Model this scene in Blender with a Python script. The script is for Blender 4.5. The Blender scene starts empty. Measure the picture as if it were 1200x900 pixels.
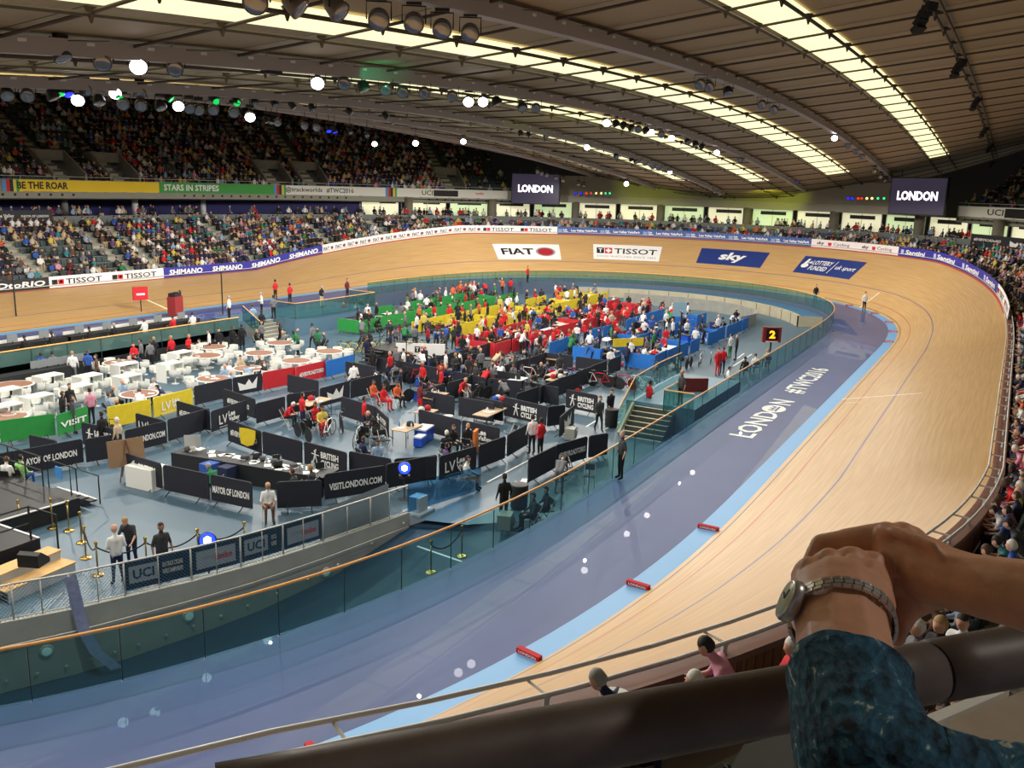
import bpy, math, random
import numpy as np
from mathutils import Vector, Matrix
random.seed(7)
PI = math.pi
sc = bpy.context.scene
# ------------------------------------------------------------------ camera
CX, CY, CZ = -45.6137, -30.3791, 9.827
YAW, PITCH, ROLL, FPX = 0.50593, -0.21819, 0.029587, 1048.74
FW = np.array([math.cos(PITCH)*math.cos(YAW), math.cos(PITCH)*math.sin(YAW), math.sin(PITCH)])
_rt = np.array([math.sin(YAW), -math.cos(YAW), 0]); _up = np.cross(_rt, FW)
RT = math.cos(ROLL)*_rt + math.sin(ROLL)*_up
UP = -math.sin(ROLL)*_rt + math.cos(ROLL)*_up
CAM = np.array([CX, CY, CZ])
cd = bpy.data.cameras.new('camera'); cam = bpy.data.objects.new('camera', cd); sc.collection.objects.link(cam)
cd.sensor_width = 36; cd.lens = 36*FPX/1200; cd.clip_start = .05; cd.clip_end = 500
M = Matrix(((RT[0], UP[0], -FW[0], CX), (RT[1], UP[1], -FW[1], CY), (RT[2], UP[2], -FW[2], CZ), (0, 0, 0, 1)))
cam.matrix_world = M
sc.camera = cam
# ------------------------------------------------------------------ light
w = bpy.data.worlds.new('world'); sc.world = w; w.use_nodes = True
w.node_tree.nodes['Background'].inputs[0].default_value = (.9, .93, 1, 1)
w.node_tree.nodes['Background'].inputs[1].default_value = .12
sc.view_settings.view_transform = 'Standard'
try: sc.view_settings.look = 'None'
except Exception: pass
sc.view_settings.gamma = 1; sc.view_settings.use_curve_mapping = False
sc.view_settings.exposure = 0.0
sc.cycles.use_denoising = True
sc.cycles.max_bounces = 8; sc.cycles.diffuse_bounces = 5; sc.cycles.glossy_bounces = 3
sc.cycles.transmission_bounces = 4; sc.cycles.transparent_max_bounces = 12
sc.cycles.sample_clamp_indirect = 4
def lamp(name, kind, loc, target, energy, size, color=(1, .95, .88), angle=110, blend=.6):
    ld = bpy.data.lights.new(name, kind); ld.energy = energy; ld.color = color
    if kind == 'SPOT': ld.spot_size = math.radians(angle); ld.spot_blend = blend; ld.shadow_soft_size = size
    o = bpy.data.objects.new(name, ld); sc.collection.objects.link(o); o.location = loc
    d = Vector(target)-Vector(loc); o.rotation_euler = d.to_track_quat('-Z', 'Y').to_euler()
    return o
FLOOD_E = 3150
for gy, ge in ((-18.4, .5), (-10.4, .72), (-1.8, 1.), (6.5, 1.1), (14.6, 1.15)):          # the light of the floodlight rows along the roof gantries
    for gx in (-34, -17, 0, 17, 34):
        lamp('flood_beam', 'SPOT', (gx, gy, 11.7), (gx, gy+(.8 if gy > 10 else 0), 0), FLOOD_E*ge, .06, angle=172, blend=.12)
# ------------------------------------------------------------------ helpers
def lin(c):
    return tuple(((x/255)/12.92 if x/255 <= .04045 else ((x/255+.055)/1.055)**2.4) for x in c)
_m = {}
def mat(name, rgb=(128, 128, 128), rough=.6, metal=0, emit=None, es=0, noise=0, nscale=20, bump=0, alpha=1, coat=0, spec=.5):
    if name in _m: return _m[name]
    m = bpy.data.materials.new(name); m.use_nodes = True; nt = m.node_tree; b = nt.nodes['Principled BSDF']
    c = lin(rgb)
    b.inputs['Base Color'].default_value = (*c, 1); b.inputs['Roughness'].default_value = rough
    b.inputs['Metallic'].default_value = metal; b.inputs['Specular IOR Level'].default_value = spec
    if emit: b.inputs['Emission Color'].default_value = (*lin(emit), 1); b.inputs['Emission Strength'].default_value = es
    if alpha < 1: b.inputs['Alpha'].default_value = alpha
    if coat: b.inputs['Coat Weight'].default_value = coat
    if noise or bump:
        tc = nt.nodes.new('ShaderNodeTexCoord'); n = nt.nodes.new('ShaderNodeTexNoise'); n.inputs['Scale'].default_value = nscale
        n.inputs['Detail'].default_value = 4; nt.links.new(tc.outputs['Object'], n.inputs['Vector'])
        if noise:
            r = nt.nodes.new('ShaderNodeValToRGB'); r.color_ramp.elements[0].position = .3; r.color_ramp.elements[1].position = .7
            r.color_ramp.elements[0].color = (*[x*(1-noise) for x in c], 1); r.color_ramp.elements[1].color = (*[min(1, x*(1+noise)) for x in c], 1)
            nt.links.new(n.outputs['Fac'], r.inputs[0]); nt.links.new(r.outputs[0], b.inputs['Base Color'])
        if bump:
            bp = nt.nodes.new('ShaderNodeBump'); bp.inputs['Strength'].default_value = bump; bp.inputs['Distance'].default_value = .01
            nt.links.new(n.outputs['Fac'], bp.inputs['Height']); nt.links.new(bp.outputs[0], b.inputs['Normal'])
    _m[name] = m; return m
def glass_mat(name, rgb, dens, rough=.02):
    if name in _m: return _m[name]
    m = bpy.data.materials.new(name); m.use_nodes = True; nt = m.node_tree; nt.nodes.clear()
    out = nt.nodes.new('ShaderNodeOutputMaterial'); t = nt.nodes.new('ShaderNodeBsdfTransparent'); t.inputs[0].default_value = (*lin(rgb), 1)
    g = nt.nodes.new('ShaderNodeBsdfGlossy'); g.inputs['Roughness'].default_value = rough; g.inputs[0].default_value = (.9, 1, .98, 1)
    d = nt.nodes.new('ShaderNodeBsdfDiffuse'); d.inputs[0].default_value = (*lin((120, 165, 160)), 1)
    lw = nt.nodes.new('ShaderNodeLayerWeight'); lw.inputs[0].default_value = .5; pw = nt.nodes.new('ShaderNodeMath'); pw.operation = 'POWER'; pw.inputs[1].default_value = 4
    nt.links.new(lw.outputs['Facing'], pw.inputs[0]); fr = nt.nodes.new('ShaderNodeMath'); fr.operation = 'MULTIPLY_ADD'; fr.inputs[1].default_value = .55; fr.inputs[2].default_value = .04; nt.links.new(pw.outputs[0], fr.inputs[0])
    m1 = nt.nodes.new('ShaderNodeMixShader'); m2 = nt.nodes.new('ShaderNodeMixShader'); m1.inputs[0].default_value = dens
    nt.links.new(t.outputs[0], m1.inputs[1]); nt.links.new(d.outputs[0], m1.inputs[2])
    nt.links.new(fr.outputs[0], m2.inputs[0]); nt.links.new(m1.outputs[0], m2.inputs[1]); nt.links.new(g.outputs[0], m2.inputs[2])
    nt.links.new(m2.outputs[0], out.inputs[0]); _m[name] = m; return m
def link(o, parent=None):
    sc.collection.objects.link(o)
    if parent is not None: o.parent = parent
    return o
def newobj(name, me, parent=None): return link(bpy.data.objects.new(name, me), parent)
def tag(o, label=None, cat=None, group=None, kind=None):
    if label: o['label'] = label
    if cat: o['category'] = cat
    if group: o['group'] = group
    if kind: o['kind'] = kind
    return o
def empty(name, loc=(0, 0, 0), rz=0, label=None, cat=None, group=None):
    o = bpy.data.objects.new(name, None); o.empty_display_size = .1; link(o); o.location = loc; o.rotation_euler = (0, 0, rz)
    return tag(o, label, cat, group)
class MB:
    def __init__(s): s.v = []; s.f = []; s.m = []; s.uv = None
    def add(s, vs, fs, mi=0):
        n = len(s.v); s.v += [tuple(float(c) for c in p) for p in vs]; s.f += [tuple(i+n for i in f) for f in fs]; s.m += [mi]*len(fs); return s
    def box(s, c, d, rz=0, mi=0, ry=0):
        R = Matrix.Rotation(rz, 3, 'Z') @ Matrix.Rotation(ry, 3, 'Y'); c = Vector(c)
        vs = [c + R @ Vector((x*d[0]/2, y*d[1]/2, z*d[2]/2)) for x in (-1, 1) for y in (-1, 1) for z in (-1, 1)]
        return s.add(vs, [(0, 1, 3, 2), (4, 6, 7, 5), (0, 4, 5, 1), (2, 3, 7, 6), (0, 2, 6, 4), (1, 5, 7, 3)], mi)
    def tube(s, pts, r, n=8, mi=0, closed=False, cap=True):
        pts = [Vector(p) for p in pts]; rs = r if isinstance(r, (list, tuple)) else [r]*len(pts); vs = []; N = len(pts)
        for i, p in enumerate(pts):
            a = pts[i-1] if (i > 0 or closed) else p; b = pts[(i+1) % N] if (i < N-1 or closed) else p
            t = (b-a).normalized() if (b-a).length > 1e-9 else Vector((0, 0, 1))
            u = t.cross(Vector((0, 0, 1)) if abs(t.z) < .95 else Vector((1, 0, 0))).normalized(); w_ = u.cross(t)
            for k in range(n):
                q = 2*PI*k/n; vs.append(p + u*(math.cos(q)*rs[i]) + w_*(math.sin(q)*rs[i]))
        fs = []
        for i in range(N if closed else N-1):
            j = (i+1) % N
            for k in range(n): fs.append((i*n+k, i*n+(k+1) % n, j*n+(k+1) % n, j*n+k))
        if cap and not closed: fs += [tuple(range(n))[::-1], tuple((N-1)*n+k for k in range(n))]
        return s.add(vs, fs, mi)
    def lathe(s, prof, c=(0, 0, 0), n=16, mi=0, R=None):
        vs = []; c = Vector(c)
        for r, z in prof:
            for k in range(n):
                q = 2*PI*k/n; p = Vector((r*math.cos(q), r*math.sin(q), z)); p = (R @ p) if R else p; vs.append(c+p)
        fs = [(i*n+k, i*n+(k+1) % n, (i+1)*n+(k+1) % n, (i+1)*n+k) for i in range(len(prof)-1) for k in range(n)]
        fs += [tuple(range(n))[::-1], tuple((len(prof)-1)*n+k for k in range(n))]
        return s.add(vs, fs, mi)
    def sweep(s, rows, closed=False, mi=0):     # rows: list of lists of points, same length; faces between successive rows
        n = len(rows[0]); vs = [p for r in rows for p in r]; fs = []
        for i in range(len(rows)-(0 if closed else 1)):
            j = (i+1) % len(rows)
            for k in range(n-1): fs.append((i*n+k, i*n+k+1, j*n+k+1, j*n+k))
        return s.add(vs, fs, mi)
    def mesh(s, name, mats, smooth=False):
        me = bpy.data.meshes.new(name); me.from_pydata(s.v, [], s.f)
        for m in (mats if isinstance(mats, (list, tuple)) else [mats]): me.materials.append(m)
        if any(s.m): me.polygons.foreach_set('material_index', s.m)
        if smooth: me.polygons.foreach_set('use_smooth', [True]*len(s.f))
        me.update(); return me
    def build(s, name, mats, parent=None, smooth=False): return newobj(name, s.mesh(name, mats, smooth), parent)
def struct(o): o['kind'] = 'structure'; return o
def copy_tree(o, parent=None):
    c = o.copy(); sc.collection.objects.link(c)
    if parent is not None: c.parent = parent
    for ch in list(o.children): copy_tree(ch, c)
    return c
def ray(x, y): return FW + RT*((x-600)/FPX) - UP*((y-450)/FPX)
def at(x, y, z=0.): D = ray(x, y); return CAM + D*((z-CZ)/D[2])
def aty(x, y, Y): D = ray(x, y); return CAM + D*((Y-CY)/D[1])
def proj(P):
    P = np.atleast_2d(np.asarray(P, float)); d = P-CAM; z = d@FW; zz = np.where(z > .3, z, np.nan)
    return np.stack([600+FPX*(d@RT)/zz, 450-FPX*(d@UP)/zz, z], 1)
# text ---------------------------------------------------------------
_tc = {}
def text_geo(s, bold=.02, shear=0):
    k = (s, bold, shear)
    if k in _tc: return _tc[k]
    cu = bpy.data.curves.new('t', 'FONT'); cu.body = s; cu.offset = bold; cu.shear = shear; cu.resolution_u = 2
    o = bpy.data.objects.new('t', cu); sc.collection.objects.link(o); bpy.context.view_layer.update()
    me = bpy.data.meshes.new_from_object(o.evaluated_get(bpy.context.evaluated_depsgraph_get()))
    v = np.array([tuple(q.co) for q in me.vertices]) if len(me.vertices) else np.zeros((1, 3)); f = [tuple(p.vertices) for p in me.polygons]
    bpy.data.objects.remove(o); bpy.data.curves.remove(cu); bpy.data.meshes.remove(me)
    lo = v.min(0); hi = v.max(0); v = (v-lo)/np.maximum(hi-lo, 1e-6); _tc[k] = (v[:, :2], f, (hi-lo)[0]/max((hi-lo)[1], 1e-6)); return _tc[k]
def text_to(mb, s, u0, v0, wd, ht, fn, bold=.02, shear=0, mi=0):   # text in a box, mapped by fn(u,v)->point
    v, f, asp = text_geo(s, bold, shear)
    if wd is None: wd = ht*asp
    mb.add([fn(u0+a*wd, v0+b*ht) for a, b in v], f, mi); return wd
# people / organic bodies ---------------------------------------------
def capsule(mb, a, b, ra, rb, n=10):
    a = Vector(a); b = Vector(b); t = (b-a); L = t.length; t = t.normalized() if L > 1e-6 else Vector((0, 0, 1))
    u = t.cross(Vector((0, 0, 1)) if abs(t.z) < .9 else Vector((1, 0, 0))).normalized(); w_ = t.cross(u); pr = []
    for k in range(1, 5): q = PI/2*(1-k/4); pr.append((a - t*ra*math.sin(q), ra*math.cos(q)))
    for k in range(0, 4): q = PI/2*k/4; pr.append((b + t*rb*math.sin(q), rb*math.cos(q)))
    vs = [a-t*ra]+[c+u*(r*math.cos(2*PI*k/n))+w_*(r*math.sin(2*PI*k/n)) for c, r in pr for k in range(n)]+[b+t*rb]
    fs = [(0, 1+(k+1) % n, 1+k) for k in range(n)]
    for i in range(len(pr)-1): fs += [(1+i*n+k, 1+i*n+(k+1) % n, 1+(i+1)*n+(k+1) % n, 1+(i+1)*n+k) for k in range(n)]
    e = len(vs)-1; m_ = 1+(len(pr)-1)*n; fs += [(m_+k, m_+(k+1) % n, e) for k in range(n)]
    mb.add(vs, fs)
def fuse(name, caps, voxel, smooth=4, keep=1., mats=(), tagger=None):
    mb = MB()
    for c in caps: capsule(mb, c[0], c[1], c[2], c[3])
    me = mb.mesh(name, []); o = newobj('tmp', me)
    r = o.modifiers.new('r', 'REMESH'); r.mode = 'VOXEL'; r.voxel_size = voxel
    if smooth: s = o.modifiers.new('s', 'SMOOTH'); s.factor = .5; s.iterations = smooth
    if keep < 1: d = o.modifiers.new('d', 'DECIMATE'); d.ratio = keep
    bpy.context.view_layer.update()
    out = bpy.data.meshes.new_from_object(o.evaluated_get(bpy.context.evaluated_depsgraph_get()))
    bpy.data.objects.remove(o); out.name = name; out.materials.clear()
    for m in mats: out.materials.append(m)
    A = np.array([c[0] for c in caps], float); B = np.array([c[1] for c in caps], float); R = np.array([(c[2]+c[3])/2 for c in caps]); T = [c[4] for c in caps]
    idx = []
    for p in out.polygons:
        c = np.array(p.center); d = B-A; t = np.clip(((c-A)*d).sum(1)/np.maximum((d*d).sum(1), 1e-9), 0, 1)
        i = (np.linalg.norm(A+d*t[:, None]-c, axis=1)-R).argmin(); ti = T[i]
        idx.append(tagger(c, ti) if tagger else ti)
    out.polygons.foreach_set('material_index', idx); out.polygons.foreach_set('use_smooth', [True]*len(idx)); out.update()
    return out
SKIN, TOP, LEG, HAIR, SHOE = 0, 1, 2, 3, 4
base_mats = [mat('skin_light', (205, 160, 135)), mat('cloth_base', (90, 90, 90)), mat('trousers_base', (30, 32, 40)), mat('hair_base', (60, 45, 35)), mat('shoe_base', (25, 25, 25))]
def figure(name, J, voxel=.024, keep=.22, sleeve=1, shorts=False):
    g = lambda k: J[k]; L = []
    pel, chs, nk, hd = map(Vector, (J['pelvis'], J['chest'], J['neck'], J['head']))
    side = Vector(J.get('side', (0, 1, 0)))
    for s in (-1, 1):
        L.append((pel+side*.065*s, chs+side*.085*s, .105, .1, TOP))
        sh = chs+side*.165*s+Vector((0, 0, .05)) if 'sh' not in J else Vector(J['sh'][0 if s < 0 else 1])
        el, wr, ha = [Vector(q) for q in J['armL' if s > 0 else 'armR']]
        L.append((chs+side*.08*s+Vector((0, 0, .03)), sh, .08, .06, TOP))
        L.append((sh, el, .058, .043, TOP)); L.append((el, wr, .042, .029, TOP if sleeve == 2 else SKIN))
        dv = (ha-wr).normalized(); L.append((wr, ha, .03, .028, SKIN)); L.append((ha, ha+dv*.06, .022, .014, SKIN))
        L.append((wr+dv*.02, wr+dv*.06-side*s*.035, .014, .012, SKIN))
        kn, an, to = [Vector(q) for q in J['legL' if s > 0 else 'legR']]
        L.append((pel+side*.08*s, kn, .095, .062, LEG)); L.append((kn, an, .058, .042, SKIN if shorts else LEG))
        L.append((an, to, .045, .038, SHOE))
    L.append((chs, nk, .11, .055, TOP)); L.append((nk, hd, .052, .05, SKIN))
    f = Vector(J.get('face', (1, 0, 0))).normalized(); up = (hd-nk).normalized(); up = (up*.7+Vector((0, 0, .3))).normalized() if J.get('upr', True) else up
    hc = hd+up*.07
    L += [(hc-f*.015+up*.03, hc+f*.01-up*.035, .092, .078, SKIN), (hc+f*.085-up*.01, hc+f*.095-up*.03, .012, .018, SKIN),
          (hc+f*.05-up*.075, hc+f*.055-up*.08, .042, .038, SKIN)]
    for s in (-1, 1): L.append((hc+side*.088*s-up*.01, hc+side*.09*s-up*.03, .014, .012, SKIN))
    L.append((hc-f*.03+up*.045, hc-f*.045, .092, .085, HAIR))
    def tg(c, t):
        c = Vector(c)
        if t in (SKIN, HAIR) and (c-hc).length < .16:
            q = c-hc; return HAIR if (q.dot(up) > .055 or (q.dot(f) < -.02 and q.dot(up) > -.07)) else SKIN
        if t == TOP and sleeve == 0: return TOP
        return t
    return fuse(name, L, voxel, 3, keep, base_mats, tg)
def sym(el, wr, ha): return {'armL': (el, wr, ha), 'armR': tuple((p[0], -p[1], p[2]) for p in (el, wr, ha))}
def symleg(k, a, t): return {'legL': (k, a, t), 'legR': tuple((p[0], -p[1], p[2]) for p in (k, a, t))}
P_ = {}
P_['stand'] = dict(pelvis=(0, 0, .95), chest=(0, 0, 1.32), neck=(0, 0, 1.48), head=(.02, 0, 1.56), **sym((-.03, .25, 1.12), (.06, .27, .9), (.08, .26, .83)), **symleg((.02, .1, .5), (0, .11, .09), (.13, .12, .05)))
P_['stand_hold'] = dict(pelvis=(0, 0, .95), chest=(.01, 0, 1.32), neck=(.02, 0, 1.48), head=(.05, 0, 1.56), **sym((0, .25, 1.1), (.22, .14, 1.12), (.29, .09, 1.14)), **symleg((.02, .1, .5), (0, .13, .09), (.13, .15, .05)))
P_['walk'] = dict(pelvis=(0, 0, .94), chest=(.04, 0, 1.31), neck=(.06, 0, 1.47), head=(.09, 0, 1.55), armL=((-.1, .24, 1.1), (-.12, .26, .87), (-.1, .26, .8)), armR=((.1, -.24, 1.1), (.24, -.24, .96), (.3, -.23, .93)), legL=((.16, .1, .52), (.2, .11, .1), (.33, .12, .06)), legR=((.02, -.1, .5), (-.22, -.11, .16), (-.1, -.12, .05)))
P_['bend'] = dict(pelvis=(-.1, 0, .92), chest=(.2, 0, 1.14), neck=(.32, 0, 1.2), head=(.4, 0, 1.2), upr=False, face=(.6, 0, -.8), **sym((.28, .22, .9), (.42, .18, .7), (.48, .16, .64)), **symleg((-.02, .12, .48), (-.08, .13, .09), (.05, .14, .05)))
P_['sit'] = dict(pelvis=(0, 0, .52), chest=(.0, 0, .9), neck=(.02, 0, 1.06), head=(.05, 0, 1.13), **sym((.08, .24, .7), (.3, .17, .62), (.37, .14, .62)), **symleg((.43, .11, .52), (.42, .12, .1), (.55, .13, .05)))
P_['sit_lean'] = dict(pelvis=(0, 0, .52), chest=(.2, 0, .86), neck=(.3, 0, .99), head=(.36, 0, 1.04), face=(.9, 0, -.4), **sym((.3, .24, .64), (.5, .1, .66), (.56, .06, .68)), **symleg((.43, .14, .52), (.4, .15, .1), (.53, .17, .05)))
P_['reach'] = dict(pelvis=(0, 0, .93), chest=(.14, 0, 1.27), neck=(.22, 0, 1.4), head=(.27, 0, 1.46), face=(.8, 0, -.5), armL=((.22, .24, 1.08), (.42, .22, .92), (.5, .2, .88)), armR=((.25, -.25, 1.05), (.5, -.26, .95), (.57, -.26, .93)), **symleg((.03, .1, .5), (-.02, .12, .09), (.11, .13, .05)))
P_['ride'] = dict(pelvis=(-.12, 0, .98), chest=(.25, 0, 1.2), neck=(.38, 0, 1.28), head=(.46, 0, 1.31), face=(1, 0, -.35), **sym((.36, .2, 1.02), (.5, .19, .86), (.56, .18, .85)), legL=((.2, .1, .72), (.1, .11, .36), (.22, .12, .3)), legR=((.12, -.1, .56), (-.02, -.11, .16), (.12, -.12, .1)))
FIG = {k: figure('person_'+k, v, sleeve=1, shorts=(k == 'ride')) for k, v in P_.items()}
FIGL = {k: figure('person_long_'+k, P_[k], sleeve=2) for k in ('stand', 'stand_hold', 'sit', 'walk', 'reach')}
CLOTH = {'black': (24, 24, 28), 'white': (225, 225, 225), 'red': (200, 28, 38), 'navy': (28, 36, 72), 'grey': (110, 112, 118), 'light blue': (138, 162, 190), 'dark grey': (58, 60, 64), 'orange': (208, 100, 58),
         'yellow': (202, 182, 84), 'green': (40, 120, 75), 'royal blue': (45, 85, 165), 'pink': (206, 142, 166), 'beige': (190, 170, 140), 'brown': (95, 70, 55), 'maroon': (100, 30, 42), 'pale green': (150, 205, 120), 'teal': (50, 125, 135), 'purple': (88, 66, 116)}
HAIRC = {'dark': (32, 26, 24), 'brown': (75, 52, 38), 'grey': (150, 148, 145), 'fair': (165, 130, 85), 'white': (215, 212, 205), 'bald': (200, 155, 130)}
SK = {'light': (208, 160, 136), 'tan': (165, 115, 88), 'dark': (85, 58, 46)}
cm = lambda c: mat('cloth_'+c.replace(' ', '_'), CLOTH[c], .85)
hm = lambda c: mat('hair_'+c, HAIRC[c], .7)
skm = lambda c: mat('skin_'+c+'_tone', SK[c], .55)
def person(pose, loc, rz, top, legs='black', hair='dark', skin='light', label=None, group=None, long=False, scale=1., name='person'):
    me = (FIGL if long and pose in FIGL else FIG)[pose]
    o = newobj(name, me); o.location = loc; o.rotation_euler = (0, 0, rz); o.scale = (scale,)*3
    for i, m in enumerate((skm(skin), cm(top), cm(legs), hm(hair), cm('black'))):
        o.material_slots[i].link = 'OBJECT'; o.material_slots[i].material = m
    return tag(o, label, 'person', group)
ORD = ['zero', 'first', 'second', 'third', 'fourth', 'fifth', 'sixth', 'seventh', 'eighth', 'ninth', 'tenth', 'eleventh', 'twelfth', 'thirteenth', 'fourteenth', 'fifteenth', 'sixteenth', 'seventeenth', 'eighteenth', 'nineteenth', 'twentieth']
def ordn(n):
    if n <= 20: return ORD[n]
    t = {2: 'twenty', 3: 'thirty', 4: 'forty', 5: 'fifty', 6: 'sixty', 7: 'seventy', 8: 'eighty', 9: 'ninety'}
    if n < 100: return t[n//10]+'-'+ORD[n % 10] if n % 10 else t[n//10][:-1]+'ieth'
    return '%dth' % n
# ------------------------------------------------------------------ the oval
A_, T_, PER = 14.98257, 23.47428, 250.0
B0, B1, TW, CB, FO = 0.221364, 0.689869, 6.959, .632, 4.63
NQ = 150
def _curve():
    q = PER/4; c = q-A_-T_; R = (T_/2+c)/(PI/2); ds = q/NQ; s = (np.arange(NQ)+.5)*ds
    k = np.where(s < A_, 0, np.where(s < A_+T_, (s-A_)/T_/R, 1/R)); th = np.cumsum(k)*ds-k*ds/2
    x = np.concatenate([[0], np.cumsum(np.cos(th))*ds]); y = np.concatenate([[0], np.cumsum(np.sin(th))*ds]); thn = np.concatenate([[0], np.cumsum(k)*ds])
    kk = np.concatenate([[0], np.clip((np.arange(1, NQ+1)*ds-A_)/T_, 0, 1)]); Y = y[-1]
    q1 = np.stack([x, y-Y, thn, kk], 1); q2 = np.stack([x, Y-y, PI-thn, kk], 1)[::-1][1:]
    h = np.concatenate([q1, q2]); h2 = h.copy(); h2[:, :2] *= -1; h2[:, 2] += PI
    return np.concatenate([h, h2[1:-1]])
OV = _curve(); NO = len(OV); SP = PER/NO
def ov(s):      # position along the measurement line in metres -> x, y, heading, bank weight
    s = (s % PER)/SP; i = int(s) % NO; f = s-int(s); a = OV[i]; b = OV[(i+1) % NO].copy()
    if b[2] < a[2]-1: b[2] += 2*PI
    return a*(1-f)+b*f
def P(s, o, z):
    q = ov(s); return (q[0]+math.sin(q[2])*o, q[1]-math.cos(q[2])*o, z)
def bank(s): return B0+(B1-B0)*ov(s)[3]
def surf(s, v, lift=0.):
    b = bank(s); return P(s, v*math.cos(b)-lift*math.sin(b), v*math.sin(b)+lift*math.cos(b))
def oe(s): return TW*math.cos(bank(s))
def he(s): return TW*math.sin(bank(s))
NS = 250
SS = [i*PER/NS for i in range(NS)]
ZI = -1.3
# ---------- track surface
def wood_mat():
    m = bpy.data.materials.new('siberian_pine_boards'); m.use_nodes = True; nt = m.node_tree; N = nt.nodes.new; Lk = nt.links.new
    b = nt.nodes['Principled BSDF']; b.inputs['Roughness'].default_value = .42; b.inputs['Specular IOR Level'].default_value = .35
    uv = N('ShaderNodeUVMap'); uv.uv_map = 'UVMap'; sp = N('ShaderNodeSeparateXYZ'); Lk(uv.outputs[0], sp.inputs[0])
    def noise(su, sv, det=3):
        c = N('ShaderNodeCombineXYZ'); a = N('ShaderNodeMath'); a.operation = 'MULTIPLY'; a.inputs[1].default_value = su; Lk(sp.outputs[0], a.inputs[0])
        d = N('ShaderNodeMath'); d.operation = 'MULTIPLY'; d.inputs[1].default_value = sv; Lk(sp.outputs[1], d.inputs[0]); Lk(a.outputs[0], c.inputs[0]); Lk(d.outputs[0], c.inputs[1])
        n = N('ShaderNodeTexNoise'); n.inputs['Scale'].default_value = 1; n.inputs['Detail'].default_value = det; Lk(c.outputs[0], n.inputs['Vector']); return n
    n1 = noise(.35, 9); n2 = noise(.12, 1.2, 2); n3 = noise(.8, 30, 2)
    r = N('ShaderNodeValToRGB'); e = r.color_ramp.elements; e[0].position = .3; e[1].position = .72
    e[0].color = (*lin((188, 149, 98)), 1); e[1].color = (*lin((208, 171, 120)), 1); Lk(n1.outputs['Fac'], r.inputs[0])
    mx = N('ShaderNodeMix'); mx.data_type = 'RGBA'; mx.blend_type = 'MULTIPLY'; mx.inputs[0].default_value = .28
    r2 = N('ShaderNodeValToRGB'); r2.color_ramp.elements[0].color = (.72, .7, .66, 1); r2.color_ramp.elements[1].color = (1, 1, 1, 1); Lk(n3.outputs['Fac'], r2.inputs[0])
    Lk(r.outputs[0], mx.inputs[6]); Lk(r2.outputs[0], mx.inputs[7])
    col = mx.outputs[2]
    def line(v0, w_, rgb, strength=1):
        nonlocal col
        s_ = N('ShaderNodeMath'); s_.operation = 'SUBTRACT'; s_.inputs[1].default_value = v0; Lk(sp.outputs[1], s_.inputs[0])
        ab = N('ShaderNodeMath'); ab.operation = 'ABSOLUTE'; Lk(s_.outputs[0], ab.inputs[0]); lt = N('ShaderNodeMath'); lt.operation = 'LESS_THAN'; lt.inputs[1].default_value = w_/2; Lk(ab.outputs[0], lt.inputs[0])
        ml = N('ShaderNodeMath'); ml.operation = 'MULTIPLY'; ml.inputs[1].default_value = strength; Lk(lt.outputs[0], ml.inputs[0])
        k = N('ShaderNodeMix'); k.data_type = 'RGBA'; Lk(ml.outputs[0], k.inputs[0]); Lk(col, k.inputs[6]); k.inputs[7].default_value = (*lin(rgb), 1); col = k.outputs[2]
    line(.2, .05, (60, 45, 40)); line(.9, .05, (175, 60, 40), .85); line(2.45, .06, (60, 70, 130), .9)
    Lk(col, b.inputs['Base Color']); return m
def ring(name, m, prof, mb_closed=True, uv=False, s_list=SS, smooth=True):
    rows = [[pt for pt in prof(s)] for s in s_list]; mb = MB(); mb.sweep(rows, mb_closed)
    me = mb.mesh(name, m, smooth); o = newobj(name, me); return struct(o)
rows = [[surf(s, v) for v in np.linspace(0, TW, 8)] for s in SS+[0]]
mb = MB(); mb.sweep(rows); me = mb.mesh('track_surface', wood_mat(), True)
uvl = me.uv_layers.new(name='UVMap'); U = []
for i in range(NS+1):
    for v in np.linspace(0, TW, 8): U.append((i*PER/NS, v))
d = []
for l in me.loops: d += U[l.vertex_index]
uvl.data.foreach_set('uv', d)
track = struct(newobj('track_surface', me))
white = mat('white_paint', (240, 240, 240), .5); black = mat('matt_black', (20, 20, 22), .6)
ring('light_blue_band', mat('light_blue_band_paint', (108, 168, 222), .5), lambda s: [P(s, -CB, -.03), P(s, 0, 0)])
# safety zone : glossy slate blue
sz = mat('slate_blue_floor_paint', (68, 84, 136), .5, noise=.08, nscale=.35, spec=.3, coat=.28)
sz.node_tree.nodes['Principled BSDF'].inputs['Coat Roughness'].default_value = .006
ring('safety_zone_floor', sz, lambda s: [P(s, -FO-.1, -.03), P(s, -3, -.03), P(s, -CB, -.03)])
ring('safety_zone_edge', mat('edge_grey_blue', (70, 85, 105), .6), lambda s: [P(s, -FO-.1, -.03), P(s, -FO-.1, -3.2)])
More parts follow.
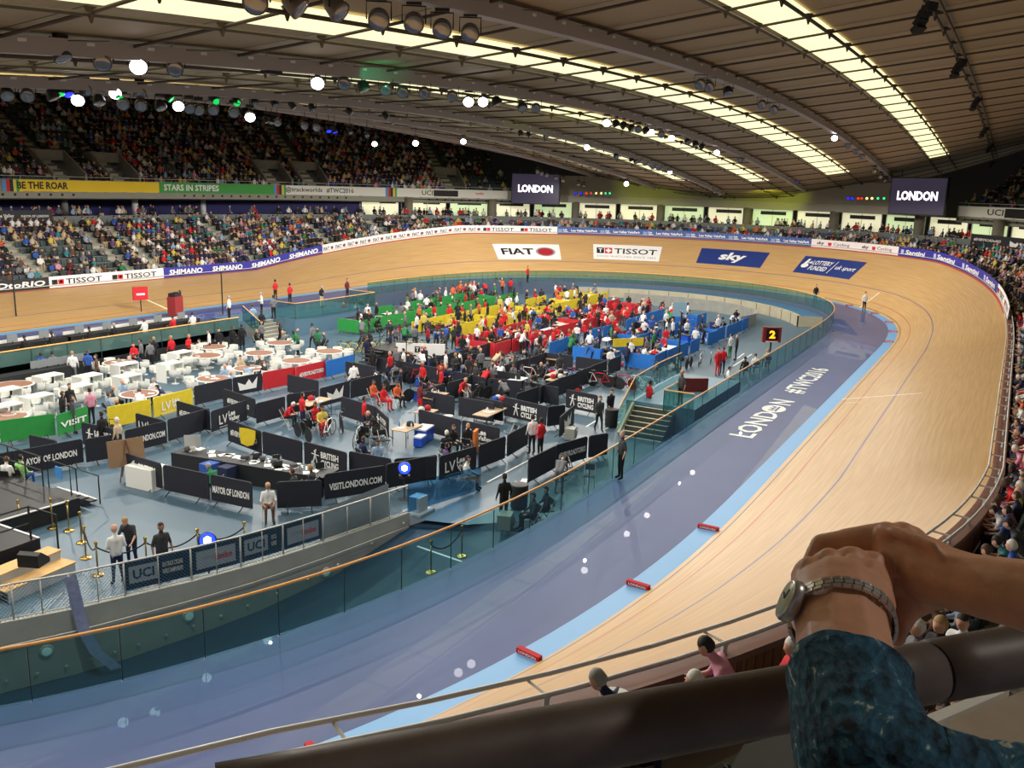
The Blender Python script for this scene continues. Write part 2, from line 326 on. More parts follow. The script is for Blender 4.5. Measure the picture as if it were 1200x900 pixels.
# pursuit lines
def patch(name, m, s0, s1, v0, v1, parent, lift=.006, n=8, sub=None):
    mb = MB(); mb.sweep([[surf(s, v, lift) for v in np.linspace(v0, v1, 6)] for s in np.linspace(s0, s1, n)]); o = mb.build(name, m, parent, True)
    return tag(o, sub) if sub else o
patch('pursuit_line', white, -.05, .05, 0, TW*.52, track, n=2, sub='white pursuit line across the near straight')
patch('finish_line', mat('finish_cream', (245, 240, 200)), 125.2, 125.4, 0, TW*.55, track, n=2, sub='white line across the far straight')
patch('two_hundred_metre_line', white, 40.6, 40.72, 0, 2.2, track, n=2)
for gap in (-1.2,): 
    patch('start_mark', white, gap, gap+.06, .35, 1.0, track, n=2)
def logo(name, s0, s1, v0, v1, bg, items, label):
    b = patch(name, bg, s0, s1, v0, v1, track, n=10, sub=label); fn = lambda u, v: surf(s0+(s1-s0)*u, v0+(v1-v0)*v, .014)
    mb = MB(); mats = []
    for it in items:
        if it[0] == 'txt': 
            _, t, u, v, wd, ht, mm, bold, sh = it
            if mm not in mats: mats.append(mm)
            text_to(mb, t, u, v, wd, ht, fn, bold, sh, mats.index(mm))
        else:
            _, pts, mm = it
            if mm not in mats: mats.append(mm)
            f2 = (lambda u, v: surf(s0+(s1-s0)*u, v0+(v1-v0)*v, .011)) if it[0] == 'poly' else (lambda u, v: surf(s0+(s1-s0)*u, v0+(v1-v0)*v, .018))
            mb.add([f2(*p) for p in pts], [tuple(range(len(pts)))], mats.index(mm))
    mb.build('lettering', mats, b)
def disc(u, v, ru, rv, n=20): return [(u+ru*math.cos(2*PI*k/n), v+rv*math.sin(2*PI*k/n)) for k in range(n)]
def rect(u, v, a, b): return [(u, v), (u+a, v), (u+a, v+b), (u, v+b)]
dk = mat('print_black', (28, 28, 30), .6); rd = mat('print_red', (205, 30, 40), .6); gy = mat('print_grey', (150, 150, 155), .6); navy = mat('print_navy', (38, 58, 128), .5); purple = mat('print_indigo', (52, 50, 125), .5); offw = mat('print_white', (238, 238, 236), .6)
# going clockwise round the far bend the photograph's left is larger s, so boards run from s1 down to s0
logo('track_logo', 83.8, 77.0, 2.75, 5.2, white, [('txt', 'FIAT', .1, .3, .5, .42, dk, .03, .0), ('poly', disc(.78, .5, .15, .3), gy), ('top', disc(.78, .5, .12, .24), mat('print_crimson', (170, 30, 45))), ('txt', 'FIAT', .7, .4, .16, .2, white, .02, 0)], 'white panel with dark car maker lettering and round crimson badge')
logo('track_logo', 73.6, 66.9, 3.0, 5.45, white, [('poly', rect(.05, .4, .11, .38), dk), ('txt', 'T', .075, .47, .06, .24, white, .03, 0), ('poly', rect(.17, .4, .11, .38), rd), ('top', rect(.21, .45, .03, .28), white), ('top', rect(.185, .53, .08, .12), white), ('txt', 'TISSOT', .31, .4, .63, .36, dk, .015, 0), ('txt', 'SWISS WATCHES SINCE 1853', .05, .14, .89, .13, gy, 0, 0)], 'white panel with watch maker lettering and red cross square')
logo('track_logo', 63.1, 56.4, 3.15, 5.6, navy, [('txt', 'sky', .3, .18, .4, .64, white, .04, .15)], 'navy panel with large white italic lettering')
logo('track_logo', 52.8, 46.1, 3.05, 5.6, navy, [('poly', disc(.1, .45, .055, .13), white), ('poly', [(.06, .55), (.09, .85), (.12, .85), (.12, .6)], white), ('poly', [(.12, .6), (.17, .75), (.18, .6)], white), ('txt', 'LOTTERY', .19, .55, .32, .24, white, .02, .1), ('txt', 'FUNDED', .19, .23, .29, .24, white, .02, .1), ('poly', [(.53, .15), (.54, .15), (.57, .85), (.56, .85)], white), ('txt', 'uk sport', .6, .35, .34, .3, white, .01, .2)], 'navy panel with hand emblem and white lottery lettering')
# floor lettering on the safety zone
lo = MB(); ff = lambda u, v: (u, v, -.018)
text_to(lo, 'LOND', -9.8, -21.9, 5.0, 1.02, ff, .02); text_to(lo, 'N', -2.95, -21.9, 1.05, 1.02, ff, .02)
lo.add([(-4.02+.78*math.cos(2*PI*k/24), -21.39+.53*math.sin(2*PI*k/24), -.018) for k in range(24)], [tuple(range(24))])
text_to(lo, '#TWC2016', 0, -21.9, 7.7, 1.12, ff, .02)
lt = lo.build('floor_lettering', white); struct(lt); lt['label'] = 'white LONDON #TWC2016 painted on the slate blue run-off'
em = MB()      # ribbon crown emblem inside the second O
for k in range(5):
    a = -4.5+.2*k; em.add([(a, -21.45, -.012), (a+.13, -21.45, -.012), (a+.2, -21.22-.1*(k % 2), -.012), (a+.05, -21.2-.1*(k % 2), -.012)], [(0, 1, 2, 3)])
em.add([(-4.55, -21.6, -.012), (-3.5, -21.6, -.012), (-3.55, -21.5, -.012), (-4.5, -21.5, -.012)], [(0, 1, 2, 3)]); em.build('emblem', sz, lt)
# red foam blocks on the blue band in the bends
rdf = mat('red_foam', (190, 28, 40), .8)
for i, (s, near) in enumerate([(-35.5, 1), (-30.2, 1), (-25.6, 1), (-20.7, 1), (20.6, 0), (25.9, 0), (31.3, 0), (36.6, 0), (42, 0)]):
    q = ov(s); e = empty('foam_block', (*P(s, -CB+.32, -.03)[:2], -.02), q[2], ['red foam marker on the blue band nearest the bottom rail', 'red foam marker second from the bottom on the blue band', 'red foam marker third up the near blue band', 'red foam marker furthest along the near blue band'][i] if near else 'small red foam marker on the blue band in the far bend, ' + ['nearest the camera', 'second', 'third', 'fourth', 'furthest'][i-4], 'foam block', 'red foam blocks on the blue band')
    MB().box((0, 0, .06), (.14, .62, .12)).build('block', rdf, e)
    mb = MB(); text_to(mb, 'LONDON', -.24, .03, .48, .06, lambda u, v: (-.074, -u, v), .02); mb.build('lettering', white, e)
# ---------- coping, timber wall, rail
cop = mat('red_brown_coping', (134, 94, 80), .55, noise=.1, nscale=3); timber = mat('cedar_cladding', (120, 72, 38), .6, noise=.3, nscale=6)
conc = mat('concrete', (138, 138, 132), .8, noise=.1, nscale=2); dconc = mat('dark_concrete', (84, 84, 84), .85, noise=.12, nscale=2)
ring('trim_1', cop, lambda s: [P(s, oe(s), he(s)-.05), P(s, oe(s), he(s)+.04), P(s, oe(s)+.36, he(s)+.04), P(s, oe(s)+.36, he(s)-.06)], smooth=False)
def timber_mat():
    m = mat('cedar_boards', (128, 78, 42), .6); nt = m.node_tree; b = nt.nodes['Principled BSDF']; tc = nt.nodes.new('ShaderNodeUVMap'); tc.uv_map = 'UVMap'
    wv = nt.nodes.new('ShaderNodeTexWave'); wv.inputs['Scale'].default_value = 1.6; wv.bands_direction = 'X'; wv.inputs['Distortion'].default_value = 0
    n = nt.nodes.new('ShaderNodeTexNoise'); n.inputs['Scale'].default_value = 5; mp = nt.nodes.new('ShaderNodeMapping'); mp.inputs['Scale'].default_value = (1, .12, 1)
    nt.links.new(tc.outputs[0], mp.inputs[0]); nt.links.new(mp.outputs[0], n.inputs['Vector']); nt.links.new(tc.outputs[0], wv.inputs['Vector'])
    r = nt.nodes.new('ShaderNodeValToRGB'); e = r.color_ramp.elements; e[0].position = .3; e[1].position = .7; e[0].color = (*lin((92, 52, 26)), 1); e[1].color = (*lin((165, 108, 60)), 1)
    nt.links.new(n.outputs['Fac'], r.inputs[0]); g = nt.nodes.new('ShaderNodeValToRGB'); g.color_ramp.elements[0].position = .02; g.color_ramp.elements[0].color = (.25, .25, .25, 1); g.color_ramp.elements[1].position = .1
    nt.links.new(wv.outputs['Fac'], g.inputs[0]); x = nt.nodes.new('ShaderNodeMix'); x.data_type = 'RGBA'; x.blend_type = 'MULTIPLY'; x.inputs[0].default_value = 1
    nt.links.new(r.outputs[0], x.inputs[6]); nt.links.new(g.outputs[0], x.inputs[7]); nt.links.new(x.outputs[2], b.inputs['Base Color']); return m
def f1(s): return 1.1+(he(s)-1.53)*.72       # first row floor
mb = MB(); mb.sweep([[P(s, oe(s)+.33, f1(s)-.3), P(s, oe(s)+.33, he(s)-.05)] for s in SS+[0]]); me = mb.mesh('wall_track_side', timber_mat())
uvl = me.uv_layers.new(name='UVMap'); d = []
for l in me.loops:
    i = l.vertex_index; d += [(i//2)*1.12, (i % 2)*2.]
uvl.data.foreach_set('uv', d); struct(newobj('wall_track_side', me))
steel = mat('brushed_steel', (205, 204, 200), .4, metal=.1)
RO, RI = .30, -.10; RZ = .24; RZ2 = .42
def railrun(name, s0, s1, label):
    e = empty(name, P(s0, oe(s0), he(s0)), 0, label, 'rail', 'steel rail sections on the track coping'); e.rotation_euler = (0, 0, 0)
    o0 = Vector(e.location); n = max(3, int(abs(s1-s0)/1.2))
    for o_, z_ in ((RI, RZ), (RO, RZ)):
        mb = MB(); mb.tube([Vector(P(s, oe(s)+o_, he(s)+z_))-o0 for s in np.linspace(s0, s1, n)], .03, 8); mb.build('rail_tube', steel, e, True)
    for s in np.arange(s0+.9, s1, 1.9):
        mb = MB(); a = Vector(P(s, oe(s)+.22, he(s)+.03))-o0; c = Vector(P(s, oe(s)+RO-.02, he(s)+RZ-.05))-o0; b = Vector(P(s, oe(s)+RI, he(s)+RZ-.03))-o0
        mb.tube([a, Vector((a.x, a.y, c.z))], .045, 4); mb.tube([c, b], .022, 4); mb.build('bracket', steel, e)
secs = [(-60, -46), (-46, -34), (-34, -22), (-22, -8), (-8, 8), (8, 20), (20, 34), (34, 48), (48, 62), (62, 76), (76, 90), (90, 104), (104, 118), (118, 136)]
wh_ = ['by the bottom edge', 'below the timber wall and leaning spectators', 'right of the clasped hands', 'along the near straight, lower part', 'along the middle of the near straight', 'where the near straight enters the bend', 'behind the boards at the right edge', 'above the blue Santini boards', 'above the sky Cycling boards', 'above the right Lee Valley VeloPark boards', 'above the left Lee Valley VeloPark boards', 'above the FIAT boards', 'above the SHIMANO boards', 'above the far left TISSOT boards']
for (a, b), t in zip(secs, wh_): railrun('track_rail', a, b, 'twin tube steel track rail '+t)
mb = MB(); mb.sweep([[surf(s, 6.84, .008), surf(s, 6.96, .008)] for s in np.arange(22, 142, 1.)]); mb.build('red_edge_line', mat('edge_line_red', (185, 60, 45), .6), track)
# ---------- advertising boards round the top edge
AH = .86
blue_b = mat('board_blue', (44, 44, 150), .5); lv_b = mat('board_velopark_blue', (52, 82, 150), .5)
def adboard(s0, s1, bg, items, label, name='advertising_board', group='advertising boards round the track'):
    e = empty(name, P((s0+s1)/2, oe((s0+s1)/2), he((s0+s1)/2)), 0, label, 'advertising board', group); o0 = Vector(e.location); L = abs(s1-s0)
    n = max(3, int(L/1.2)+1); S_ = np.linspace(s0, s1, n)
    mb = MB(); mb.sweep([[Vector(P(s, oe(s)+.03+.0, he(s)+.02))-o0, Vector(P(s, oe(s)+.05, he(s)+AH))-o0, Vector(P(s, oe(s)+.09, he(s)+AH))-o0, Vector(P(s, oe(s)+.09, he(s)+.02))-o0] for s in S_])
    mb.build('panel', bg, e)
    fn = lambda u, v: Vector(P(s0+(s1-s0)*u/L, oe(s0+(s1-s0)*u/L)+.02, he(s0+(s1-s0)*u/L)+.02+v*(AH-.02)))-o0
    mb = MB(); mats = []
    for it in items:
        mm = it[-1]
        if mm not in mats: mats.append(mm)
        if it[0] == 'txt': text_to(mb, it[1], it[2]*L, it[3], it[4]*L, it[5], fn, it[6], it[7], mats.index(mm))
        else: mb.add([fn(p[0]*L, p[1]) for p in it[1]], [tuple(range(len(it[1])))], mats.index(mm))
    if items: mb.build('lettering', mats, e)
def tissot(a): return [('poly', rect(a+.04, .3, .09, .42), dk), ('txt', 'T', a+.065, .38, .04, .26, .03, 0, white), ('poly', rect(a+.14, .3, .09, .42), rd), ('txt', '+', a+.155, .36, .06, .3, .05, 0, white), ('txt', 'TISSOT', a+.26, .28, .6, .46, .015, 0, dk)]
adboard(140.5, 130.3, dk, [('txt', '#EVERYROADtoRIO', .03, .25, .94, .5, .03, .1, offw)], 'black board with white EVERYROADtoRIO lettering at the far left')
for i in range(2): adboard(130.3-i*5.05, 130.3-(i+1)*5.05, offw, tissot(0), 'white TISSOT board on the far straight, '+['left of the pair', 'beside the first SHIMANO board'][i])
for i in range(4): adboard(120.2-i*4.62, 120.2-(i+1)*4.62, blue_b, [('txt', 'SHIMANO', .12, .22, .76, .55, .035, .1, white)], 'blue SHIMANO board, '+ORD[i+1]+' from the left')
for i in range(12): adboard(101.72-i*1.445, 101.72-(i+1)*1.445, offw, [('txt', 'FIAT', .08, .28, .5, .42, .02, 0, dk), ('poly', [(.78+.12*math.cos(2*PI*k/12), .5+.19*math.sin(2*PI*k/12)) for k in range(12)], mat('badge_grey_red', (128, 74, 76), .6))], 'small white FIAT board, '+ORD[i+1]+' from the left')
for i in range(2): adboard(84.4-i*3.7, 84.4-(i+1)*3.7, offw, tissot(0), 'white TISSOT board in the far bend, '+['next to the FIAT boards', 'next to the Lee Valley boards'][i])
for i in range(6): adboard(77-i*4.0, 77-(i+1)*4.0, lv_b, [('poly', rect(.02, .3, .1, .4), mat('print_pale_blue', (130, 155, 205))), ('txt', 'Lee', .14, .52, .09, .25, .03, 0, white), ('txt', 'Valley', .14, .22, .12, .25, .03, 0, white), ('txt', 'Lee Valley VeloPark', .33, .3, .62, .4, .03, 0, white)], 'blue Lee Valley VeloPark board, '+ORD[i+1]+' from the left')
for i in range(2): adboard(53-i*4.6, 53-(i+1)*4.6, mat('board_pinkish_white', (236, 226, 226), .6), [('txt', 'sky', .12, .28, .16, .5, .03, .1, dk), ('poly', [(.36, .7), (.44, .7), (.44, .4), (.4, .25), (.36, .4)], rd), ('txt', 'Cycling', .48, .28, .36, .46, 0, .05, dk)], 'white sky Cycling board, '+['left one', 'right one beside the blue Santini boards'][i])
for i in range(4): adboard(43.8-i*4.2, 43.8-(i+1)*4.2, blue_b, [('poly', rect(.08, .25, .08, .5), mat('print_pale', (190, 190, 225))), ('txt', 'Santini', .2, .25, .6, .5, .03, .15, white)], 'blue Santini board, '+ORD[i+1]+' from the left')
for i in range(2): adboard(27-i*3.4, 27-(i+1)*3.4, offw, tissot(0), 'white TISSOT board at the right edge bend, '+['farther', 'nearer'][i])
# ---------- safety fence (glass with timber handrail)
glass = glass_mat('fence_glass', (150, 198, 198), .12)
glass_edge = mat('glass_edge', (40, 70, 70), .3)
oak = mat('oak_handrail', (225, 170, 95), .45, noise=.08, nscale=3)
FH = 1.1638
NFP = 0
FP = [(-57, 3.2)]
def fencepanel(s0, s1, label):
    global NFP
    e = empty('glass_fence_panel', P((s0+s1)/2, -FO, 0), 0, label, 'fence panel', 'glass panels of the infield fence'); o0 = Vector(e.location)
    S_ = np.linspace(s0+.012, s1-.012, 3); mb = MB()
    mb.sweep([[Vector(P(s, -FO, -.03))-o0, Vector(P(s, -FO, FH-.05))-o0] for s in S_]); mb.build('pane', glass, e)
    mb = MB()
    for s in (s0+.01,): mb.box(Vector(P(s, -FO, FH/2-.03))-o0, (.02, .02, FH-.04), ov(s)[2])
    mb.build('pane_edge', glass_edge, e)
GAPN = []      # no gaps on the straights seen from here
def fence_s(): return np.arange(-62, 107, 2.0)
for i, s in enumerate(fence_s()):
    where = 'beside the near ramp' if s < -26 else 'beside the lower part of the near straight' if s < -8 else 'beside the white floor lettering' if s < 10 else 'approaching the far bend' if s < 40 else 'round the far bend' if s < 90 else 'along the far straight'
    fencepanel(s, s+2.0, 'clear green-tinted glass fence panel '+where)
e = empty('timber_handrail', P(0, -FO, FH), 0, 'long pale oak handrail capping the glass fence round the infield', 'handrail'); o0 = Vector(e.location)
mb = MB(); mb.tube([Vector(P(s, -FO, FH))-o0 for s in np.arange(-62, 108.1, 1.)], .032, 8); mb.build('rail', oak, e, True)
# ---------- infield floor, ramp and retaining walls
flo = mat('infield_floor_blue', (71, 96, 113), .45, noise=.06, nscale=.6); ramp_m = mat('ramp_dark_blue', (38, 70, 98), .5, noise=.08, nscale=.8)
wall_top = [(-48., -4.0), (-44, -5.5), (-40, -7.2), (-36.5, -8.7), (-34, -9.7), (-32.6, -10.5), (-31.4, -11.05), (-29.8, -11.75), (-28.0, -12.4), (-25.5, -13.0), (-22.2, -13.6)]
wz = [-3.2, -3.2, -3.1, -3.0, -2.95, -2.9, -2.84, -2.7, -2.55, -2.3, -1.6]
def fence_in(s): return P(s, -FO-.02, 0)
# infield polygon: inside of fence except the ramp cut out
ipts = []
for s in np.arange(-18, 205, 2.): ipts.append(fence_in(s)[:2])
poly = ipts+[(x, y) for x, y in [(-48, 6)]+wall_top[:]]+[(-21.6, -15.5)]
import mathutils
tri = mathutils.geometry.tessellate_polygon([[Vector((x, y, 0)) for x, y in poly]])
mb = MB(); mb.add([(x, y, ZI) for x, y in poly], [tuple(t) for t in tri]); fl = mb.build('floor', flo); struct(fl)
mb = MB(); rws = []
for (x, y), z, s in zip(wall_top, wz, (-58, -53, -48.5, -44.5, -41, -39, -37.5, -35, -32, -28, -23)):
    b = P(s, -FO-.05, 0); rws.append([(x, y+.1, z), (b[0], b[1], z)])
rws.append([(-21.6, -14.2, -1.32), (-20.5, -18.5, -1.32)])
mb.sweep(rws); ra = mb.build('ramp_floor', ramp_m); struct(ra)
mb = MB(); mb.sweep([[(x+.0, y, wz[i]-.1), (x, y, -1.08), (x-.06, y+.22, -1.08), (x-.06, y+.22, ZI-.1)] for i, (x, y) in enumerate(wall_top)]); mb.add([(-22.2, -13.6, -1.7), (-22.2, -13.6, -1.08), (-22.26, -13.38, -1.08), (-22.26, -13.38, -1.7)], [(0, 1, 2, 3)])
struct(mb.build('wall_ramp', mat('ramp_concrete', (182, 184, 178), .75, noise=.08, nscale=1.5)))
def wallp(t, dz=0, off=0.):
    i = min(int(t), len(wall_top)-2); f = t-i; a = Vector(wall_top[i]); b = Vector(wall_top[i+1]); p = a.lerp(b, f); n = (b-a).normalized(); n = Vector((n.y, -n.x)); p += n*off
    return Vector((p.x, p.y, dz)), math.atan2((b-a).y, (b-a).x), wz[i]*(1-f)+wz[i+1]*f
lens = mat('bulkhead_lens', (190, 215, 210), .15, emit=(200, 220, 215), es=.25)
for k, t in enumerate((4.6, 6.9, 8.9)):
    p, a, zb = wallp(t, 0, .03); e = empty('bulkhead_light', (p.x, p.y, -2.05), a, 'round bulkhead light in the concrete ramp wall, '+['left of the three', 'middle one', 'right one near the wall end'][k], 'wall light', 'bulkhead lights in the ramp wall')
    R = Matrix.Rotation(PI/2, 3, 'X'); MB().lathe([(.17, 0), (.17, .03), (.13, .05)], (0, 0, 0), 20, 0, R).build('bezel', steel, e); MB().lathe([(.12, .05), (.1, .08), (.05, .09)], (0, 0, 0), 20, 0, R).build('lens', lens, e)
for k, t in enumerate(np.arange(3.6, 9.9, .42)):
    p, a, zb = wallp(t, 0, .03); o = MB().lathe([(.035, 0), (.05, .03), (.035, .06)], (0, 0, 0), 10, 0, Matrix.Rotation(PI/2, 3, 'X')).build('wall_stud', steel)
    o.location = (p.x, p.y, zb+.32); o.rotation_euler = (0, 0, a); tag(o, 'small steel stud light low on the ramp wall', 'stud light', 'studs along the ramp wall')
# ramp handrail on wall
mb = MB(); mb.tube([tuple(wallp(t, -1.5-.03*(10-t), .1)[0]) for t in np.linspace(2, 9.95, 24)], .022, 6)
tag(mb.build('ramp_handrail', steel, None, True), 'thin grey handrail along the concrete ramp wall', 'handrail')
# mesh fence on the ramp wall, in bays
mesh_wire = mat('galvanised_wire', (120, 150, 165), .4, metal=.4); ban = mat('banner_navy', (26, 62, 95), .7)
def mesh_bay(t0, t1, banner, label):
    a, ang, _ = wallp(t0, -1.08, -.08); b, _, _ = wallp(t1, -1.08, -.08)
    e = empty('mesh_fence_bay', tuple(a), 0, label, 'fence', 'mesh fence bays on the ramp wall'); d = b-a; L = d.length; t = d.normalized(); H = .95
    fn = lambda u, v, o=0: tuple(t*u+Vector((0, 0, v))+Vector((t.y, -t.x, 0))*o)
    mb = MB(); mb.tube([fn(0, 0), fn(0, H)], .025, 6); mb.tube([fn(0, H), fn(L, H)], .025, 6); mb.tube([fn(0, .05), fn(L, .05)], .02, 6); mb.tube([fn(L/2, 0), fn(L/2, H)], .018, 6); mb.build('frame', steel, e, True)
    mb = MB(); st = .1
    n = int((L+H)/st)
    for k in range(n):
        u = k*st; u0 = max(0, u-H); v0 = min(H, u) if u <= H else H
        u1 = min(L, u); 
        a0 = (max(0, u-H), min(u, H)); a1 = (min(u, L), max(0, u-L)); mb.tube([fn(*a0), fn(*a1)], .005, 3, cap=False)
        mb.tube([fn(L-a0[0], a0[1]), fn(L-a1[0], a1[1])], .005, 3, cap=False)
    mb.build('wire_mesh', mesh_wire, e)
    if banner:
        mb = MB(); mb.add([fn(.02, .12, -.03), fn(L-.02, .12, -.03), fn(L-.02, H-.04, -.03), fn(.02, H-.04, -.03)], [(0, 1, 2, 3)]); bo = mb.build('banner', ban, e)
        mb = MB(); f2 = lambda u, v: fn(u, v, .0)
        if banner == 1:
            mb.add([fn(.12, .3, -.005), fn(.12+.75, .3, -.005), fn(.12+.75, .78, -.005), fn(.12, .78, -.005)], [(0, 1, 2, 3)], 1); text_to(mb, 'UCI', .22, .4, .55, .28, f2, .03, 0, 2)
            text_to(mb, '2016 TRACK CYCLING', .98, .58, L-1.2, .14, f2, .02, 0, 0); text_to(mb, 'WORLD CHAMPIONSHIPS', .98, .38, L-1.2, .14, f2, .02, 0, 0)
        else:
            mb.add([fn(.15, .25, -.005), fn(L-.15, .25, -.005), fn(L-.15, .78, -.005), fn(.15, .78, -.005)], [(0, 1, 2, 3)], 1); text_to(mb, 'London', L-.75, .42, .5, .2, f2, .03, 0, 3); text_to(mb, 'SUPPORTED BY', .3, .5, .7, .1, f2, .0, 0, 4)
        mb.build('lettering', [offw, mat('banner_label', (175, 190, 205)), ban, rd, gy], bo)
tt = [2.2, 3.2, 4.2, 5.0, 6.0, 7.0, 7.75, 8.35, 8.9, 9.5, 10.0]; bn = [0, 0, 0, 0, 1, 2, 1, 2, 0, 0]
for i in range(10): mesh_bay(tt[i], min(tt[i+1], 9.99), bn[i], 'wire mesh fence bay on the ramp wall '+['at the far left', 'left of the wooden steps', 'by the wooden steps', 'behind the man in white', 'with a UCI banner below the headphone wearer', 'with pale sponsor panel below the blue light', 'with the right hand UCI banner', 'with the right hand pale sponsor panel', 'beside the grey upright board', 'at the wall end'][i])
# printed strip hanging over the wall
mb = MB(); p0, a0, _ = wallp(5.02, 0, .06); pts = [(p0.x, p0.y, -.15), (p0.x+.05, p0.y-.1, -.9), (p0.x+.1, p0.y-.2, -1.6), (p0.x+.2, p0.y-.5, -2.2), (p0.x+.55, p0.y-.8, -2.75)]
mb.sweep([[Vector(q)+Vector((-.13, .06, 0)), Vector(q)+Vector((.13, -.06, 0))] for q in pts]); tag(mb.build('hanging_strip', mat('lilac_strip', (140, 150, 190), .7, noise=.15, nscale=8), None, True), 'long lilac printed strip draped over the ramp wall', 'banner')
# grey upright board behind mesh and a sheet standing in for blue lamp light
b0 = wallp(9.0, 0, -.5)[0]; b1 = wallp(9.85, 0, -.5)[0]; mb = MB(); mb.add([(b0.x, b0.y, ZI), (b1.x, b1.y, ZI), (b1.x, b1.y, -.05), (b0.x, b0.y, -.25)], [(0, 1, 2, 3)]); mb.add([(b0.x, b0.y+.05, ZI), (b1.x, b1.y+.05, ZI), (b1.x, b1.y+.05, -.05), (b0.x, b0.y+.05, -.25)], [(3, 2, 1, 0)])
tag(mb.build('screen_panel', mat('grey_panel', (140, 150, 158), .6)), 'grey upright board with sloping top standing behind the mesh fence end', 'board')
bg_ = MB(); q0 = Vector((-22.2, -13.5, 0)); q1 = Vector((-18.4, -14.1, 0)); bg_.add([(q0.x, q0.y, -1.1), (q1.x, q1.y, -1.28), (q1.x, q1.y, -.35), (q0.x, q0.y, -.05)], [(0, 1, 2, 3)])
tag(bg_.build('blue_light_sheet', glass_mat('blue_light_tint', (95, 150, 195), .05)), 'clear blue sheet standing in for blue light beyond the ramp wall end', 'light sheet')
# far end retaining walls round the far ramp
mb = MB(); S_ = np.arange(36, 78, 1.5)
mb.sweep([[P(s, -FO-2.2, -2.0), P(s, -FO-2.2, -.35), P(s, -FO-1.95, -.35), P(s, -FO-1.95, -.6)] for s in S_]); struct(mb.build('wall_far_bend', mat('pale_concrete', (168, 160, 138), .8, noise=.08, nscale=1)))
mb = MB(); mb.sweep([[P(s, -FO-2.0, -.36), P(s, -FO-.1, -.36)] for s in S_]); mb.add([P(36, -FO-2.1, -.36), P(36, -FO-.1, -.36), P(36, -FO-.1, ZI-.4), P(36, -FO-2.1, ZI-.4)], [(0, 1, 2, 3)], 1); struct(mb.build('far_walkway', [mat('walkway_blue', (58, 104, 140), .5), mat('pale_concrete')]))
mb = MB()
for s in S_[::2]: q = P(s, -FO-2.21, 0); mb.box((q[0], q[1], -1.1), (.03, .05, 1.45), ov(s)[2])
struct(mb.build('trim_2', dconc))
mb = MB()
pts = [at(820, 306, -.2), at(828, 296, -.2), at(850, 285, -.2)]
cw = [(28.5, -11.2), (31, -11.6), (33.5, -11.0), (36, -9.0), (37.5, -6.0), (38, -2), (37.5, 3)]
mb.sweep([[(x, y, ZI-.3), (x, y, -.25), (x-.2, y+.15, -.25), (x-.2, y+.15, ZI-.3)] for x, y in cw]); mb.add([(28.5, -11.2, ZI), (28.5, -11.2, -.25), (28.3, -11.05, -.25), (28.3, -11.05, ZI)], [(0, 1, 2, 3)])
struct(mb.build('wall_far_ramp', conc))
# infield white lane lines
mb = MB()
for (x0, y0, x1, y1) in [(571, 565, 622, 538), (598, 571, 618, 561), (571, 656, 735, 656)]: pass
for a, b in [((571, 565), (622, 538)), ((598, 571), (617, 561)), ((687, 500), (700, 492)), ((709, 503), (727, 494)), ((859, 429), (881, 415)), ((864, 420), (872, 414)), ((489, 640), (544, 659))]:
    p, q = at(*a, ZI+.006), at(*b, ZI+.006); d = Vector(q-p).normalized(); n = Vector((-d.y, d.x, 0))*.04; mb.add([Vector(p)-n, Vector(q)-n, Vector(q)+n, Vector(p)+n], [(0, 1, 2, 3)])
o = mb.build('lane_lines', white); struct(o)
# ------------------------------------------------------------------ terraces and seating
ZC = 5.3; RISE = .42; DEP = .85
def oc(s): return oe(s)+1.15+math.ceil((ZC-f1(s))/RISE)*DEP     # start of the concourse
def row_z(s, r): return min(f1(s)+RISE*r, ZC)
ter = mat('terrace_grey', (142, 142, 136), .85, noise=.1, nscale=1)
def tprof(s):
    o = oe(s)+.35; pts = [P(s, o, f1(s))]; o1 = oe(s)+1.15
    for r in range(1, 12):
        z0 = row_z(s, r-1); z1 = row_z(s, r); oo = o1+(r-1)*DEP; pts += [P(s, oo, z0), P(s, oo, z1)]
    pts.append(P(s, 26 if ov(s)[3] < .1 else 26-12*ov(s)[3], ZC)); return pts
seg = list(np.arange(-62, 145, 1.25))
mb = MB(); mb.sweep([tprof(s) for s in seg]); struct(mb.build('lower_terrace', ter))
# upper tier front line (and its half-turn copy)
FA = [(-22, 41.6), (-8, 42), (6, 42), (18, 41.2), (30, 38.2), (40, 33.6), (47, 29.4), (53, 24.7)]
FA = [(-52, 36)]+FA if False else [(-44, 39.5), (-34, 40.8)]+FA
def smoothline(pts, n=6):
    out = []; p = [Vector(pts[0])*2-Vector(pts[1])]+[Vector(q) for q in pts]+[Vector(pts[-1])*2-Vector(pts[-2])]
    for i in range(1, len(p)-2):
        for k in range(n):
            t = k/n; a, b, c, d = p[i-1:i+3]; out.append(.5*((2*b)+(c-a)*t+(2*a-5*b+4*c-d)*t*t+(3*b-a-3*c+d)*t**3))
    out.append(p[-2]); return out
FL = smoothline(FA, 8)
_cum = [0]
for i in range(1, len(FL)): _cum.append(_cum[-1]+(FL[i]-FL[i-1]).length)
FLEN = _cum[-1]
def fpt(d, o, z, side=1):       # distance along the far fascia line, outward offset, height ; side -1 = near stand
    d = max(0, min(FLEN-1e-3, d)); i = max(k for k in range(len(_cum)) if _cum[k] <= d); i = min(i, len(FL)-2); f = (d-_cum[i])/(_cum[i+1]-_cum[i])
    p = FL[i].lerp(FL[i+1], f); t = (FL[min(i+2, len(FL)-1)]-FL[max(i-1, 0)]).normalized(); n = Vector((-t.y, t.x)); p = p+n*o
    return (p.x*1., p.y*side, z)
UZ, UR, UD, UN = 8.55, .5, .82, 17
D_NEAR0 = 46.  # near stand copy is only built away from the camera
